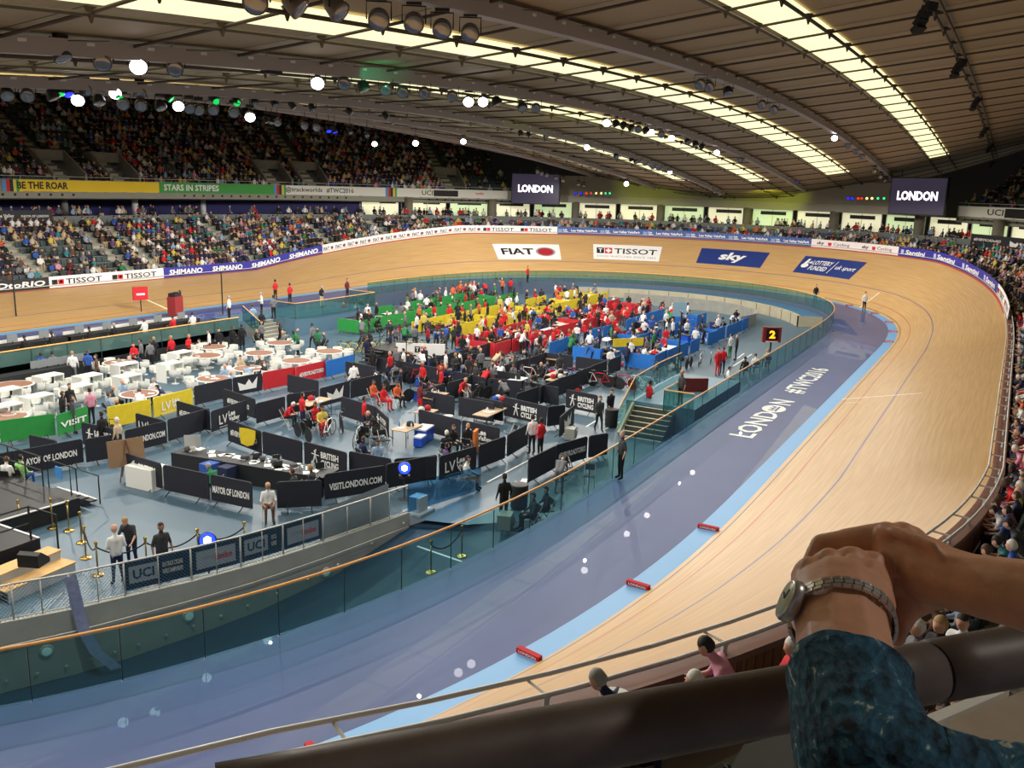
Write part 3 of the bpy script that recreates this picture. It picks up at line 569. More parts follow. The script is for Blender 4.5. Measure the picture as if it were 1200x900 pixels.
def upper(side, d0, d1, nm):
    ds = np.linspace(d0, d1, int((d1-d0)/1.5)+2)
    def pr(d):
        pts = [fpt(d, .12, 9.1, side), fpt(d, .12, UZ, side)]
        for r in range(UN): pts += [fpt(d, .9+r*UD, UZ+UR*r, side), fpt(d, .9+r*UD, UZ+UR*(r+1), side)]
        pts += [fpt(d, 1.2+UN*UD+1.5, UZ+UR*UN, side), fpt(d, 1.2+UN*UD+1.5, 22, side)]; return pts
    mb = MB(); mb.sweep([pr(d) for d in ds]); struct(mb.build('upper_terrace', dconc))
    mb = MB(); mb.sweep([[fpt(d, 0, 8.2, side), fpt(d, 0, 7.62, side), fpt(d, .5, 7.5, side), fpt(d, 8, 7.5, side)] for d in ds]); mb.sweep([[fpt(d, .05, 8.15, side), fpt(d, .05, 9.18, side), fpt(d, .2, 9.18, side), fpt(d, .2, 8.5, side)] for d in ds]); 
    if d1 >= FLEN-2: mb.add([fpt(d1-.01, 0, 7.6, side), fpt(d1-.01, 0, 9.18, side), fpt(d1-.01, 9, 9.18, side), fpt(d1-.01, 9, 7.5, side)], [(0, 1, 2, 3)])
    struct(mb.build('trim_balcony', mat('balcony_concrete', (150, 150, 138), .8, noise=.06, nscale=.5)))
    mb = MB()
    for d in np.arange(d0+1, d1, 1.05):
        if int(d/10) % 3 != 2: q = fpt(d, -.01, 7.93, side); q2 = fpt(d+.3, -.01, 7.93, side); mb.box(q, (.2, .03, .2), math.atan2(q2[1]-q[1], q2[0]-q[0]))
    struct(mb.build('balcony_downlights', black))
    mb = MB(); mb.tube([fpt(d, .15, 9.45, side) for d in ds], .025, 6)
    for d in ds[::2]: mb.tube([fpt(d, .15, 9.15, side), fpt(d, .15, 9.45, side)], .02, 4)
    tag(mb.build('balcony_handrail', steel), ['steel handrail above the far balcony banners', 'steel handrail above the near balcony at right'][0 if side > 0 else 1], 'handrail')
upper(1, 0, FLEN, 'far'); upper(-1, FLEN-58, FLEN, 'near')
struct(MB().box((-28, 62, 16), (4, 1, 12)).build('wall_end', dconc)) if False else None
# balcony banners
def bannerstrip(d0, d1, bg, items, label, side=1):
    e = empty('balcony_banner', fpt((d0+d1)/2, 0, 8.2, side), 0, label, 'banner', 'banners along the balcony fronts'); o0 = Vector(e.location); L = abs(d1-d0); n = int(L/2)+2
    mb = MB(); mb.sweep([[Vector(fpt(d, .0, 8.17, side))-o0, Vector(fpt(d, -.01, 9.15, side))-o0, Vector(fpt(d, .04, 9.15, side))-o0] for d in np.linspace(d0, d1, n)]); mb.build('cloth', bg, e)
    fn = lambda u, v: Vector(fpt(d0+(d1-d0)*u/L, -.03, 8.17+v, side))-o0; mb = MB(); mats = []
    for it in items:
        if it[-1] not in mats: mats.append(it[-1])
        if it[0] == 'txt': text_to(mb, it[1], it[2], it[3], it[4], it[5], fn, it[6], 0, mats.index(it[-1]))
        else: mb.add([fn(*p) for p in it[1]], [tuple(range(len(it[1])))], mats.index(it[-1]))
    mb.build('lettering', mats, e)
def dpx(x):     # distance along the far fascia whose projection falls at pixel column x
    ds = np.linspace(0, FLEN, 800); pr = proj([fpt(d, 0, 8.7) for d in ds]); return float(ds[np.nanargmin(np.abs(pr[:, 0]-x))])
stripes = lambda u: [('poly', rect(u, 0, .35, .98), mat('stripe_blue', (90, 150, 205))), ('poly', rect(u+.35, 0, .3, .98), rd), ('poly', rect(u+.65, 0, .3, .98), dk), ('poly', rect(u+.95, 0, .25, .98), mat('stripe_yellow', (220, 210, 90))), ('poly', rect(u+1.2, 0, .25, .98), mat('stripe_green', (80, 170, 75)))]
dA, dB, dC, dD, dE = dpx(2), dpx(187), dpx(327), dpx(460), dpx(597)
wy = mat('banner_yellow', (244, 208, 44), .7); wg = mat('banner_green', (70, 165, 75), .7); ww = mat('banner_white', (236, 236, 230), .7)
u1 = dpx(20)-dA; u2 = dpx(79)-dA
bannerstrip(dA, dB, wy, stripes(0)+[('txt', 'BE THE ROAR', u1, .22, u2-u1, .6, .03, dk)], 'yellow BE THE ROAR banner on the far balcony')
u1 = dpx(192)-dB; u2 = dpx(256)-dB
bannerstrip(dB, dC, wg, [('txt', 'STARS IN STRIPES', u1, .22, u2-u1, .6, .03, white)]+stripes(dpx(321)-dB), 'green STARS IN STRIPES banner on the far balcony')
bannerstrip(dC, dD, ww, [('txt', '@trackworlds', dpx(334)-dC, .22, dpx(378)-dpx(334), .6, .01, dk), ('txt', '#TWC2016', dpx(382)-dC, .25, dpx(414)-dpx(382), .55, .01, dk)]+stripes(dpx(457)-dC-.6), 'white trackworlds TWC2016 banner on the far balcony')
bannerstrip(dD, dE-.3, ww, [('txt', 'UCI', dpx(494)-dD, .25, dpx(507)-dpx(494), .55, .01, dk), ('poly', rect(dpx(508)-dD, .15, dpx(537)-dpx(508), .7), dk), ('txt', '2016 TRACK CYCLING', dpx(509)-dD, .55, dpx(536)-dpx(509), .22, .02, white), ('txt', 'WORLD CHAMPIONSHIPS', dpx(509)-dD, .22, dpx(536)-dpx(509), .22, .02, white), ('txt', 'London', dpx(557)-dD, .45, dpx(567)-dpx(557), .3, .02, rd)], 'white UCI championships banner at the right end of the far balcony')
bannerstrip(FLEN-.2, FLEN-57, ww, [('txt', 'UCI', 4.2, .25, 2.2, .55, .01, dk), ('poly', rect(6.6, .1, 5.0, .8), dk), ('txt', '2016 TRACK CYCLING', 6.8, .55, 4.6, .25, .02, white), ('txt', 'WORLD CHAMPIONSHIPS', 6.8, .2, 4.6, .25, .02, white)], 'grey-white UCI banner on the near balcony at the right edge', -1)
# concourse: back walls, columns, glazing
def ob(s): return 24.5-ov(s)[3]*11.0
nav = mat('wall_navy', (38, 38, 100), .7); lit = mat('lit_concourse', (238, 236, 205), .6, emit=(250, 246, 205), es=.55)
mb = MB(); mb.sweep([[P(s, ob(s), ZC), P(s, ob(s), 8.1)] for s in np.arange(88, 145, 1.5)]); struct(mb.build('wall_far_concourse', nav))
mb = MB(); mb.sweep([[P(s, ob(s), ZC), P(s, ob(s), 8.1)] for s in np.arange(-2, 34, 1.5)]); struct(mb.build('wall_near_concourse', nav))
greenlit = mat('pale_green_glow', (205, 225, 180), .5, emit=(215, 235, 180), es=.6)
wn = 0; ss_ = np.arange(34, 91, 3.4)
for i, s in enumerate(ss_):
    a, b = s+.18, s+3.4-.18; k = i % 5
    m_ = [lit, lit, greenlit, lit, greenlit][k]
    mb = MB(); mb.add([P(a, ob(a), ZC+.1), P(b, ob(b), ZC+.1), P(b, ob(b), 7.95), P(a, ob(a), 7.95)], [(0, 1, 2, 3)]); wn += 1; o = struct(mb.build('window_%d' % wn, m_))
    mb = MB(); fr = mat('window_frame', (205, 205, 200), .5)
    for q in (a, (a+b)/2, b): mb.tube([P(q, ob(q)-.06, ZC), P(q, ob(q)-.06, 8)], .05, 4)
    mb.build('window_frame', fr, o)
    mb = MB(); mb.add([P(a+.5, ob(a)-.1, 7.35), P(b-.6, ob(b)-.1, 7.35), P(b-.6, ob(b)-.1, 7.75), P(a+.5, ob(a)-.1, 7.75)], [(0, 1, 2, 3)]); mb.build('menu_board', mat('menu_board_dark', (40, 40, 44), .6), o)
    if i % 2 == 0:
        c = P(s, ob(s)-1.2, 0); mb = MB(); mb.lathe([(.5, ZC), (.5, 8.1)], (c[0], c[1], 0), 20); o = struct(mb.build('column', mat('column_concrete', (118, 112, 98), .8, noise=.1, nscale=1), None, True))
for s in np.arange(96, 142, 7.5):
    c = P(s, 21.5, 0); mb = MB(); mb.lathe([(.3, ZC), (.3, 7.6)], (c[0], c[1], 0), 16); struct(mb.build('column', white if int(s) % 2 else conc, None, True))
for s in np.arange(4, 34, 7.5):
    c = P(s, 21.0, 0); mb = MB(); mb.lathe([(.3, ZC), (.3, 7.6)], (c[0], c[1], 0), 16); struct(mb.build('column', conc, None, True))
# fascia band above the bend glazing
mb = MB(); sb = np.arange(47, 79, 1.5)
band = mat('bend_band_grey', (176, 172, 156), .7)
mb.sweep([[P(s, ob(s)-1.6, 8.0), P(s, ob(s)-1.6, 8.75), P(s, ob(s)-1.2, 8.75), P(s, ob(s)-1.2, 11.2)] for s in np.arange(46, 78.5, 1.5)]); mb.sweep([[P(s, ob(s)-1.6, 8.0), P(s, ob(s)+.5, 8.0)] for s in np.arange(34, 91, 1.5)]); struct(mb.build('wall_far_end', band))
mb = MB(); mb.tube([P(s, ob(s)-1.7, 8.78) for s in np.arange(46, 78.5, 1.5)], .05, 6); struct(mb.build('trim_3', steel))
lamp('yellow_wash', 'SPOT', (55.5, -5.5, 8.9), (61, -4.5, 9.4), 420, .1, (.75, .85, .02), 110)
lamp('yellow_wash', 'SPOT', (54.5, 9, 8.9), (60, 9.5, 9.4), 260, .1, (.7, .85, .02), 100)
mb = MB(); sh = mat('hall_shell_dark', (58, 55, 52), .9)
mb.add([(66.5, -62, 4), (66.5, 62, 4), (66.5, 62, 24), (66.5, -62, 24)], [(0, 1, 2, 3)]); struct(mb.build('wall_east', sh))
mb = MB(); mb.add([(-70, 60, 4), (66.5, 60, 4), (66.5, 60, 24), (-70, 60, 24)], [(0, 1, 2, 3)]); struct(mb.build('wall_north', sh))
# concourse front wall with glass balustrade (behind last row)
bal = mat('balustrade_grey', (112, 118, 118), .6)
gapsF = []
mb = MB(); mb.sweep([[P(s, oc(s)+.2, ZC-.3), P(s, oc(s)+.2, ZC+.85), P(s, oc(s)+.3, ZC+.85), P(s, oc(s)+.3, ZC)] for s in np.arange(-2, 145, 1.5)]); struct(mb.build('wall_concourse_front', bal))
# dark sponsor hoarding on far left concourse
def hoard(s0, s1, txts, label):
    e = empty('sponsor_hoarding', P((s0+s1)/2, oc(s0), ZC), 0, label, 'hoarding'); o0 = Vector(e.location); L = abs(s1-s0); z0 = ZC+.35
    mb = MB(); mb.sweep([[Vector(P(s, oc(s)-.05, z0))-o0, Vector(P(s, oc(s)-.05, z0+1.05))-o0, Vector(P(s, oc(s)+.1, z0+1.05))-o0] for s in np.linspace(s0, s1, 8)]); mb.build('panel', mat('hoarding_dark', (34, 38, 46), .6), e)
    fn = lambda u, v: Vector(P(s0+(s1-s0)*u/L, oc(s0)-.09, z0+v))-o0; mb = MB()
    for t, u, v, wd, ht in txts:
        if t == '^': mb.add([fn(u, v), fn(u+wd, v), fn(u+wd, v+ht), fn(u+wd*.7, v+ht*.5), fn(u+wd*.5, v+ht*.9), fn(u+wd*.3, v+ht*.5), fn(u, v+ht*.9)], [tuple(range(7))])
        else: text_to(mb, t, u, v, wd, ht, fn, .02)
    mb.build('lettering', offw, e)
hoard(139, 122.6, [('#EVERYROADtoRIO', .3, .45, 2.6, .25), ('^', 4.0, .25, 2.0, .55), ('VISITLONDON.COM', 7.2, .45, 2.8, .22), ('LV Lee Valley', 11.0, .4, 2.0, .35), ('MAYOR OF LONDON', 13.6, .45, 2.4, .2)], 'dark sponsor hoarding with white logos on the far left concourse')
hoard(42.5, 34, [('#EVERYROADtoRIO', .3, .45, 2.6, .25), ('^', 3.8, .25, 1.9, .55), ('LV', 6.4, .35, 1.2, .4)], 'dark sponsor hoarding on the concourse below the right LONDON screen')
# ---------- seats and spectators
seatmat = mat('seat_green_grey', (52, 68, 70), .6)
sb_ = MB(); sb_.box((.0, 0, .42), (.4, .44, .05)); sb_.box((-.2, 0, .64), (.05, .44, .42), 0, 0, -.12); sb_.box((-.05, 0, .2), (.06, .1, .4)); SEAT = sb_.mesh('stadium_seat', seatmat)
lv = MB()
def lowman():
    m = MB(); n = 6
    def loft(pr):
        vs = []; 
        for (c, rx, ry) in pr:
            for k in range(n): q = 2*PI*k/n; vs.append((c[0]+rx*math.cos(q), c[1]+ry*math.sin(q), c[2]))
        f = [(i*n+k, i*n+(k+1) % n, (i+1)*n+(k+1) % n, (i+1)*n+k) for i in range(len(pr)-1) for k in range(n)]+[tuple((len(pr)-1)*n+k for k in range(n))]; return vs, f
    v, f = loft([((0, 0, .42), .15, .2), ((.02, 0, .7), .12, .18), ((.02, 0, .95), .11, .22), ((.03, 0, 1.06), .05, .07)]); m.add(v, f, 1)
    v, f = loft([((.04, 0, 1.06), .06, .05), ((.06, 0, 1.14), .1, .08), ((.06, 0, 1.2), .1, .085)]); m.add(v, f, 0)
    v, f = loft([((.03, 0, 1.2), .11, .09), ((.02, 0, 1.28), .09, .075), ((.02, 0, 1.31), .03, .03)]); m.add(v, f, 3)
    for s in (-1, 1):
        m.box((.22, s*.1, .5), (.5, .15, .15), 0, 2); m.box((.44, s*.1, .25), (.12, .12, .5), 0, 2); m.box((.12, s*.24, .75), (.3, .09, .1), 0, 1, .9); m.box((.3, s*.16, .6), (.22, .07, .07), -s*.4, 0)
    return m
LM = lowman(); LMV = np.array(LM.v); LMF = LM.f; LMM = LM.m
seats = []      # (x,y,z,rz, meta)
spect = []
cc_l = ['black', 'black', 'navy', 'dark grey', 'grey', 'white', 'red', 'light blue', 'beige', 'royal blue', 'pink', 'brown', 'maroon', 'teal', 'brown', 'dark grey', 'white', 'green', 'purple', 'black', 'grey', 'beige', 'navy', 'dark grey', 'black', 'light blue', 'grey', 'white', 'beige', 'orange', 'black', 'navy', 'dark grey', 'yellow']
hh_l = ['dark', 'dark', 'brown', 'brown', 'grey', 'fair', 'dark', 'brown', 'white', 'dark', 'bald', 'brown']
def board_at(s):
    for lo_, t in ((0, 'the near straight rail'), (20, 'the right edge TISSOT boards'), (27, 'the Santini boards'), (43.8, 'the sky Cycling boards'), (53, 'the Lee Valley boards'), (77, 'the bend TISSOT boards'), (84.4, 'the FIAT boards'), (101.7, 'the SHIMANO boards'), (120.2, 'the far TISSOT boards'), (130.3, 'the EVERYROADtoRIO board'))[::-1]:
        if s >= lo_: return t
    return 'the bottom rail' if s < -16 else 'the lower near straight rail'
AIS = [-6, 4, 14.5, 24.5, 34, 81, 92.5, 98.5, 108, 118.5, 121.5, 129]   # aisles by s
sR = random.Random(3)
for r in range(10):
    s = -58.
    k = 0
    while s < 142:
        o = oe(s)+1.15+r*DEP+.35; 
        if r == 0: o = oe(s)+.95
        if s < -24: o += .5
        sc_ = 1+o*0.0+(ov(s)[3]/22.8)*o; ds = .52/sc_; s += ds
        z = row_z(s, r)
        if f1(s)+RISE*r > ZC-.1: k = 0; continue
        if any(abs(s-a) < .62/sc_ for a in AIS): k = 0; continue
        if s < -6 and (r > 3): continue
        k += 1; q = ov(s); x, y, _ = P(s, o, 0); rz = q[2]+PI/2
        occ = .9 if s > 95 and s < 128 else .8
        if s < 35: occ = .95
        if 35 < s < 80: occ = .75
        if 108 < s < 112.5 and r > 5: occ = .35
        if 122.5 < s < 127 and 1 < r < 7: occ = .3
        seats.append((x, y, z, rz, s, r, k, 'L')); 
        if s < -29.5 and r == 0: occ = 0
        if sR.random() < occ: spect.append((x, y, z, rz, s, r, k, 'L'))
UA = [dpx(88), dpx(152), dpx(330), dpx(373), dpx(533)]
for side in (1, -1):
    for r in range(UN):
        d = 0. if side > 0 else FLEN-56; k = 0
        while d < FLEN-.6:
            d += .52
            k += 1
            if side > 0 and any(abs(d-a) < .7 for a in UA): k = 0; continue
            if side < 0 and abs(d-(FLEN-9)) < 1.2: continue
            if side > 0 and r < 5 and any(abs(d-a-.2) < 1.6 for a in UA): continue
            x, y, z = fpt(d, .9+r*UD-.35+.1, UZ+UR*r, side); x2, y2, _ = fpt(d, 0, 0, side); rz = math.atan2(y2-y, x2-x)
            seats.append((x, y, z, rz, d, r, k, 'U'))
            px = proj([(x, y, z)])[0][0]; occ = .82
            if side > 0 and px < 95: occ = .5 if r > 5 else .3
            if side > 0 and px > 540: occ = .25
            if side > 0 and 190 < px < 215 and r < 4: occ = .25
            if side < 0: occ = .25
            if sR.random() < occ: spect.append((x, y, z, rz, d, r, k, 'U'))
def ranked(lst):
    pr = proj([(a[0], a[1], a[2]+.8) for a in lst]); out = []
    for a, p in zip(lst, pr):
        vis = p[2] > 2 and -40 < p[0] < 1240 and 0 < p[1] < 960
        if vis and a[7] == 'L' and a[4] < 15 and p[0] < 1100 and p[1] < 700: vis = True
        out.append((p[2] if vis else 1e6+p[2], a, p))
    out.sort(key=lambda t: t[0]); return out
rk = ranked(spect); vis_sp = [t for t in rk if t[0] < 1e5]
ind, rest = vis_sp[:280], [t[1] for t in vis_sp[280:]]
def rowlab(a, p):
    if a[7] == 'L': return 'row %s behind %s' % (ORD[a[5]+1], board_at(a[4]))
    return 'upper tier row %s' % ORD[a[5]+1]
usedl = {}
for dpt, a, p in ind:
    top = sR.choice(cc_l); hair = sR.choice(hh_l); leg = sR.choice(['navy', 'black', 'dark grey', 'beige']); pose = sR.choice(['sit', 'sit', 'sit_lean'])
    lab = '%s-haired person in %s top, %s' % (hair, top, rowlab(a, p)) if hair != 'bald' else 'bald person in %s top, %s' % (top, rowlab(a, p))
    o = person(pose, (a[0], a[1], a[2]-.06), a[3]+sR.uniform(-.25, .25), top, leg, hair, sR.choice(['light', 'light', 'tan', 'dark']) if sR.random() < .4 else 'light', lab, 'seated spectators in the stands', sR.random() < .5, sR.uniform(.94, 1.04), 'spectator')
# the rest of the crowd as one object
cola = {k: (*lin(v), 1) for k, v in CLOTH.items()}; colh = {k: (*lin(v), 1) for k, v in HAIRC.items()}; cols = [(*lin(v), 1) for v in SK.values()]
# standing people on the concourse
conc_st = []
for k in range(260):
    s = sR.uniform(44, 96) if k < 190 else sR.uniform(96, 138); o = oc(s)+sR.uniform(.6, 2.6); x, y, _ = P(s, o, 0); conc_st.append((x, y, ZC-.02, ov(s)[2]+PI/2+sR.uniform(-.6, .6), s, 99, 0, 'C'))
def bigcrowd(lst, name):
    n = len(lst); nv = len(LMV); V = np.empty((n*nv, 3)); C = np.empty((n*nv, 4)); 
    vm = np.zeros(nv, int)
    for f, m_ in zip(LMF, LMM):
        for i in f: vm[i] = m_
    Fs = []
    for j, a in enumerate(lst):
        c, s = math.cos(a[3]+sR.uniform(-.3, .3)), math.sin(a[3]); v = LMV*sR.uniform(.93, 1.05)
        if a[5] == 99: v = v.copy(); v[:, 2] += .42; v[:, 0] *= .6
        V[j*nv:(j+1)*nv, 0] = a[0]+v[:, 0]*c-v[:, 1]*s; V[j*nv:(j+1)*nv, 1] = a[1]+v[:, 0]*s+v[:, 1]*c; V[j*nv:(j+1)*nv, 2] = a[2]+v[:, 2]
        pal = {0: cols[0] if sR.random() < .85 else cols[1], 1: cola[sR.choice(cc_l if a[5] != 99 else cc_l[:9])], 2: cola[sR.choice(['navy', 'black', 'dark grey', 'beige'])], 3: colh[sR.choice(hh_l)]}
        C[j*nv:(j+1)*nv] = np.array([pal[q] for q in vm])
    nf = len(LMF); sizes = [len(f) for f in LMF]; li = np.concatenate([np.array(f) for f in LMF])
    me = bpy.data.meshes.new(name); me.vertices.add(n*nv); me.vertices.foreach_set('co', V.ravel())
    loops = (li[None, :]+(np.arange(n)*nv)[:, None]).ravel(); me.loops.add(len(loops)); me.loops.foreach_set('vertex_index', loops)
    st = np.concatenate([[0], np.cumsum(sizes)[:-1]]); tot = sum(sizes); starts = (st[None, :]+(np.arange(n)*tot)[:, None]).ravel()
    me.polygons.add(n*nf); me.polygons.foreach_set('loop_start', starts); me.update(calc_edges=True)
    ca = me.color_attributes.new('Col', 'FLOAT_COLOR', 'POINT'); ca.data.foreach_set('color', C.ravel())
    m = bpy.data.materials.new('crowd_clothes'); m.use_nodes = True; at_ = m.node_tree.nodes.new('ShaderNodeAttribute'); at_.attribute_name = 'Col'; b = m.node_tree.nodes['Principled BSDF']; b.inputs['Roughness'].default_value = .85
    m.node_tree.links.new(at_.outputs['Color'], b.inputs['Base Color']); me.materials.append(m); return newobj(name, me)
tag(bigcrowd(rest+conc_st, 'crowd'), 'dense crowd of spectators filling the far tiers and standing on the concourse', 'crowd', kind='stuff')
rs = ranked(seats); vs_ = [t for t in rs if t[0] < 1e5]
occset = {(round(a[0], 2), round(a[1], 2)) for a in spect}
emp = [t for t in vs_ if (round(t[1][0], 2), round(t[1][1], 2)) not in occset]; full_ = [t for t in vs_ if (round(t[1][0], 2), round(t[1][1], 2)) in occset]
indS = (emp[:150]+full_[:140])
for dpt, a, p in indS:
    o = newobj('stadium_seat', SEAT); o.location = (a[0], a[1], a[2]); o.rotation_euler = (0, 0, a[3])
    e_ = 'empty' if (round(a[0], 2), round(a[1], 2)) not in occset else 'occupied'
    tag(o, '%s grey-green seat, %s' % (e_, rowlab(a, p)), 'seat', 'stadium seats')
ids = {id(t[1]) for t in indS}; restS = [t[1] for t in vs_ if id(t[1]) not in ids]
sv = np.array([tuple(v.co) for v in SEAT.vertices]); sf = [tuple(p.vertices) for p in SEAT.polygons]
mb = MB()
for a in restS:
    c, s = math.cos(a[3]), math.sin(a[3]); mb.add([(a[0]+v[0]*c-v[1]*s, a[1]+v[0]*s+v[1]*c, a[2]+v[2]) for v in sv], sf)
tag(mb.build('seating_rows', seatmat), 'rows of grey-green folding seats filling the far stands', 'seating', kind='stuff')
# aisle stairs
ais = mat('aisle_steps', (168, 166, 148), .8, noise=.08, nscale=2)
for a in AIS:
    mb = MB(); sc_ = 1+(ov(a)[3]/22.8)*14
    for r in range(10):
        z0 = row_z(a, r)
        if f1(a)+RISE*r > ZC-.05: break
        for h in (0, 1):
            oo = oe(a)+1.15+(r-1)*DEP+h*DEP/2+DEP/2+.2 if r else oe(a)+.6+h*.3
            c = P(a, oo, z0+(h+.5)*RISE/2*1.0); mb.box((c[0], c[1], z0+.02+h*RISE/4), (1.05, DEP/2-.02, .06+h*RISE/2), ov(a)[2])
    struct(mb.build('aisle_stairs', ais))
for a in UA:
    mb = MB()
    for r in range(UN):
        for h in (0, 1):
            c = fpt(a, .9+(r-1)*UD+h*UD/2+UD/4+.2, 0); c2 = fpt(a+.2, .9+(r-1)*UD, 0); q = fpt(a, 0, 0); ang = math.atan2(c[1]-q[1], c[0]-q[0])-PI/2
            mb.box((c[0], c[1], UZ+UR*r+h*UR/4+.02), (1.1, UD/2, .06+h*UR/2), ang)
    struct(mb.build('aisle_stairs', ais))
    # exit portal walls beside the stairs
    mb = MB()
    for dd in (-1.5, 1.5):
        a0, a1 = a+dd, a+dd
        p = [fpt(a0, .6, UZ+.0), fpt(a0, 4.4, UZ), fpt(a0, 4.4, UZ+3.2), fpt(a0, 3.6, UZ+3.2), fpt(a0, .6, UZ+1.2)]; p2 = [fpt(a0+.2, q_[0], q_[1]) for q_ in ((.6, UZ), (4.4, UZ), (4.4, UZ+3.2), (3.6, UZ+3.2), (.6, UZ+1.2))]
        mb.add(p+p2, [(0, 1, 2, 3, 4), (9, 8, 7, 6, 5), (0, 4, 9, 5), (4, 3, 8, 9), (3, 2, 7, 8), (1, 6, 7, 2), (0, 5, 6, 1)])
    mb.add([fpt(a-1.5, 3.6, UZ+2.3), fpt(a+1.6, 3.6, UZ+2.3), fpt(a+1.6, 3.6, UZ+3.2), fpt(a-1.5, 3.6, UZ+3.2), fpt(a-1.5, 4.4, UZ+3.2), fpt(a+1.6, 4.4, UZ+3.2)], [(0, 1, 2, 3), (3, 2, 5, 4)])
    mb.add([fpt(a-1.4, 4.3, UZ), fpt(a+1.5, 4.3, UZ), fpt(a+1.5, 4.3, UZ+2.3), fpt(a-1.4, 4.3, UZ+2.3)], [(0, 1, 2, 3)], 1)  # black sheet fills the exit opening, standing in for its dark inside
    struct(mb.build('exit_portal', [conc, black]))
# ------------------------------------------------------------------ roof
RQ = (14.0054, 1.48431, 3.93914, 15.5450+3, -.62100, 1.04492)
def rz_(x, y): return RQ[0]-RQ[1]*1e-3*x*x-RQ[4]*1e-7*x**4+RQ[2]*2e-3*RQ[3]*(math.sqrt(RQ[3]**2+y*y)-RQ[3])+RQ[5]*1e-6*x*x*y*y
def roof_mat():
    m = mat('ceiling_panels', (142, 126, 102), .75); nt = m.node_tree; b = nt.nodes['Principled BSDF']; tc = nt.nodes.new('ShaderNodeTexCoord'); n = nt.nodes.new('ShaderNodeTexNoise'); n.inputs['Scale'].default_value = .12
    mp = nt.nodes.new('ShaderNodeMapping'); mp.inputs['Scale'].default_value = (1, .5, 1); br = nt.nodes.new('ShaderNodeTexBrick'); br.inputs['Scale'].default_value = 1
    br.inputs['Brick Width'].default_value = 3.6; br.inputs['Row Height'].default_value = 200; br.inputs['Mortar Size'].default_value = .045; br.offset = 0; br.inputs['Color1'].default_value = (*lin((180, 160, 128)), 1); br.inputs['Color2'].default_value = (*lin((168, 149, 119)), 1); br.inputs['Mortar'].default_value = (*lin((98, 84, 67)), 1)
    nt.links.new(tc.outputs['Object'], br.inputs['Vector']); nt.links.new(br.outputs[0], b.inputs['Base Color']); return m
mb = MB(); YS = list(np.linspace(-62, 62, 60)); XS = list(np.linspace(-70, 67, 70))
mb.sweep([[(x, y, rz_(x, y)+.06) for y in YS] for x in XS]); struct(mb.build('ceiling', roof_mat(), None, True))
STR = [(-23.6, -22.0), (-14.95, -12.85), (-7.2, -5.35), (.7, 2.5), (9.3, 11.1), (17.9, 19.3), (26.3, 27.6)]
sky_m = mat('rooflight_glow', (250, 245, 210), .5, emit=(255, 248, 192), es=1.1)
for k, (a, b) in enumerate(STR):
    xe = 49.4-(abs(k-1.5)*.6 if k > 2 else 0); mb = MB(); mb.sweep([[(x, y, rz_(x, y)-.0) for y in (a, (a+b)/2, b)] for x in np.linspace(-49, xe, 60)]); struct(mb.build('window_%d' % (30+k), sky_m))
cab = mat('roof_tube', (78, 68, 60), .6, metal=.2)
for x in np.arange(-47, 66, 3.6):      # transverse tubes with their hub nodes
    mb = MB(); mb.tube([(x, y, rz_(x, y)-.16) for y in np.arange(-46, 56, 3.)], .045, 6)
    for a, b in STR+[(-18., -18.), (-9.4, -9.4), (-.5, -.5), (7.6, 7.6), (15.4, 15.4), (-26.95, -26.95)]:
        for y in {a, b}: mb.lathe([(.15, 0), (.1, -.08), (.025, -.32)], (x, y, rz_(x, y)-.06), 6)
    struct(mb.build('roof_tie', cab))
for y in [q for ab in STR for q in ab]+[-26.95, -27.25]:
    mb = MB(); mb.tube([(x, y, rz_(x, y)-.2) for x in np.arange(-50, 64, 2.)], .06, 6); struct(mb.build('roof_beam', cab))
# lighting gantries
gm = mat('gantry_grey', (165, 158, 158), .5, metal=.3); GY = [-18.0, -9.4, -.5, 7.6, 15.4, 23.2]; GH = .27
gw = ['nearest, top centre of the photo', 'second nearest, crossing the top left', 'third from the camera', 'fourth from the camera', 'fifth from the camera', 'furthest, in front of the far stand']
for k, y in enumerate(GY):
    e = empty('lighting_gantry', (0, y, rz_(0, y)-GH), 0, 'long curved grey box gantry under the roof, '+gw[k], 'gantry', 'lighting gantries'); z0 = e.location.z
    def g(x, dy, dz): return (x, dy, rz_(x, y)-GH-z0+dz)
    mb = MB(); X = np.arange(-44, 57, 2.)
    mb.sweep([[g(x, -.2, -.2), g(x, -.26, .2), g(x, .26, .2), g(x, .2, -.2), g(x, -.2, -.2)] for x in X]); mb.build('beam', gm, e)
    mb = MB()
    for x in np.arange(-43, 56, 1.8): mb.add([g(x, -.25, .06), g(x+.22, -.25, .06), g(x+.22, -.262, .14), g(x, -.262, .14)], [(0, 1, 2, 3)])
    h = mb.build('slot_lights', mat('slot_pale', (220, 220, 225), .5), e); h['kind'] = 'stuff'
    mb = MB()
    for x in np.arange(-42, 56, 3.6): mb.tube([g(x, 0, .1), g(x, 0, GH-.02)], .03, 5); mb.tube([g(x+.2, -.2, .15), g(x+1.1, -.7, GH-.1)], .012, 4)
    h = mb.build('hangers', cab, e); h['kind'] = 'stuff'
alu = mat('lamp_body_grey', (118, 112, 108), .45, metal=.4); dl = mat('lamp_body_dark', (40, 38, 40), .5); lensm = mat('lamp_glass', (150, 150, 155), .12, metal=.6)
lit_m = mat('lamp_lit', (255, 250, 250), .3, emit=(255, 246, 250), es=14); lit_b = mat('lamp_blue', (20, 30, 255), .3, emit=(20, 30, 255), es=5); lit_g = mat('lamp_green', (30, 220, 110), .3, emit=(20, 200, 90), es=1.2)
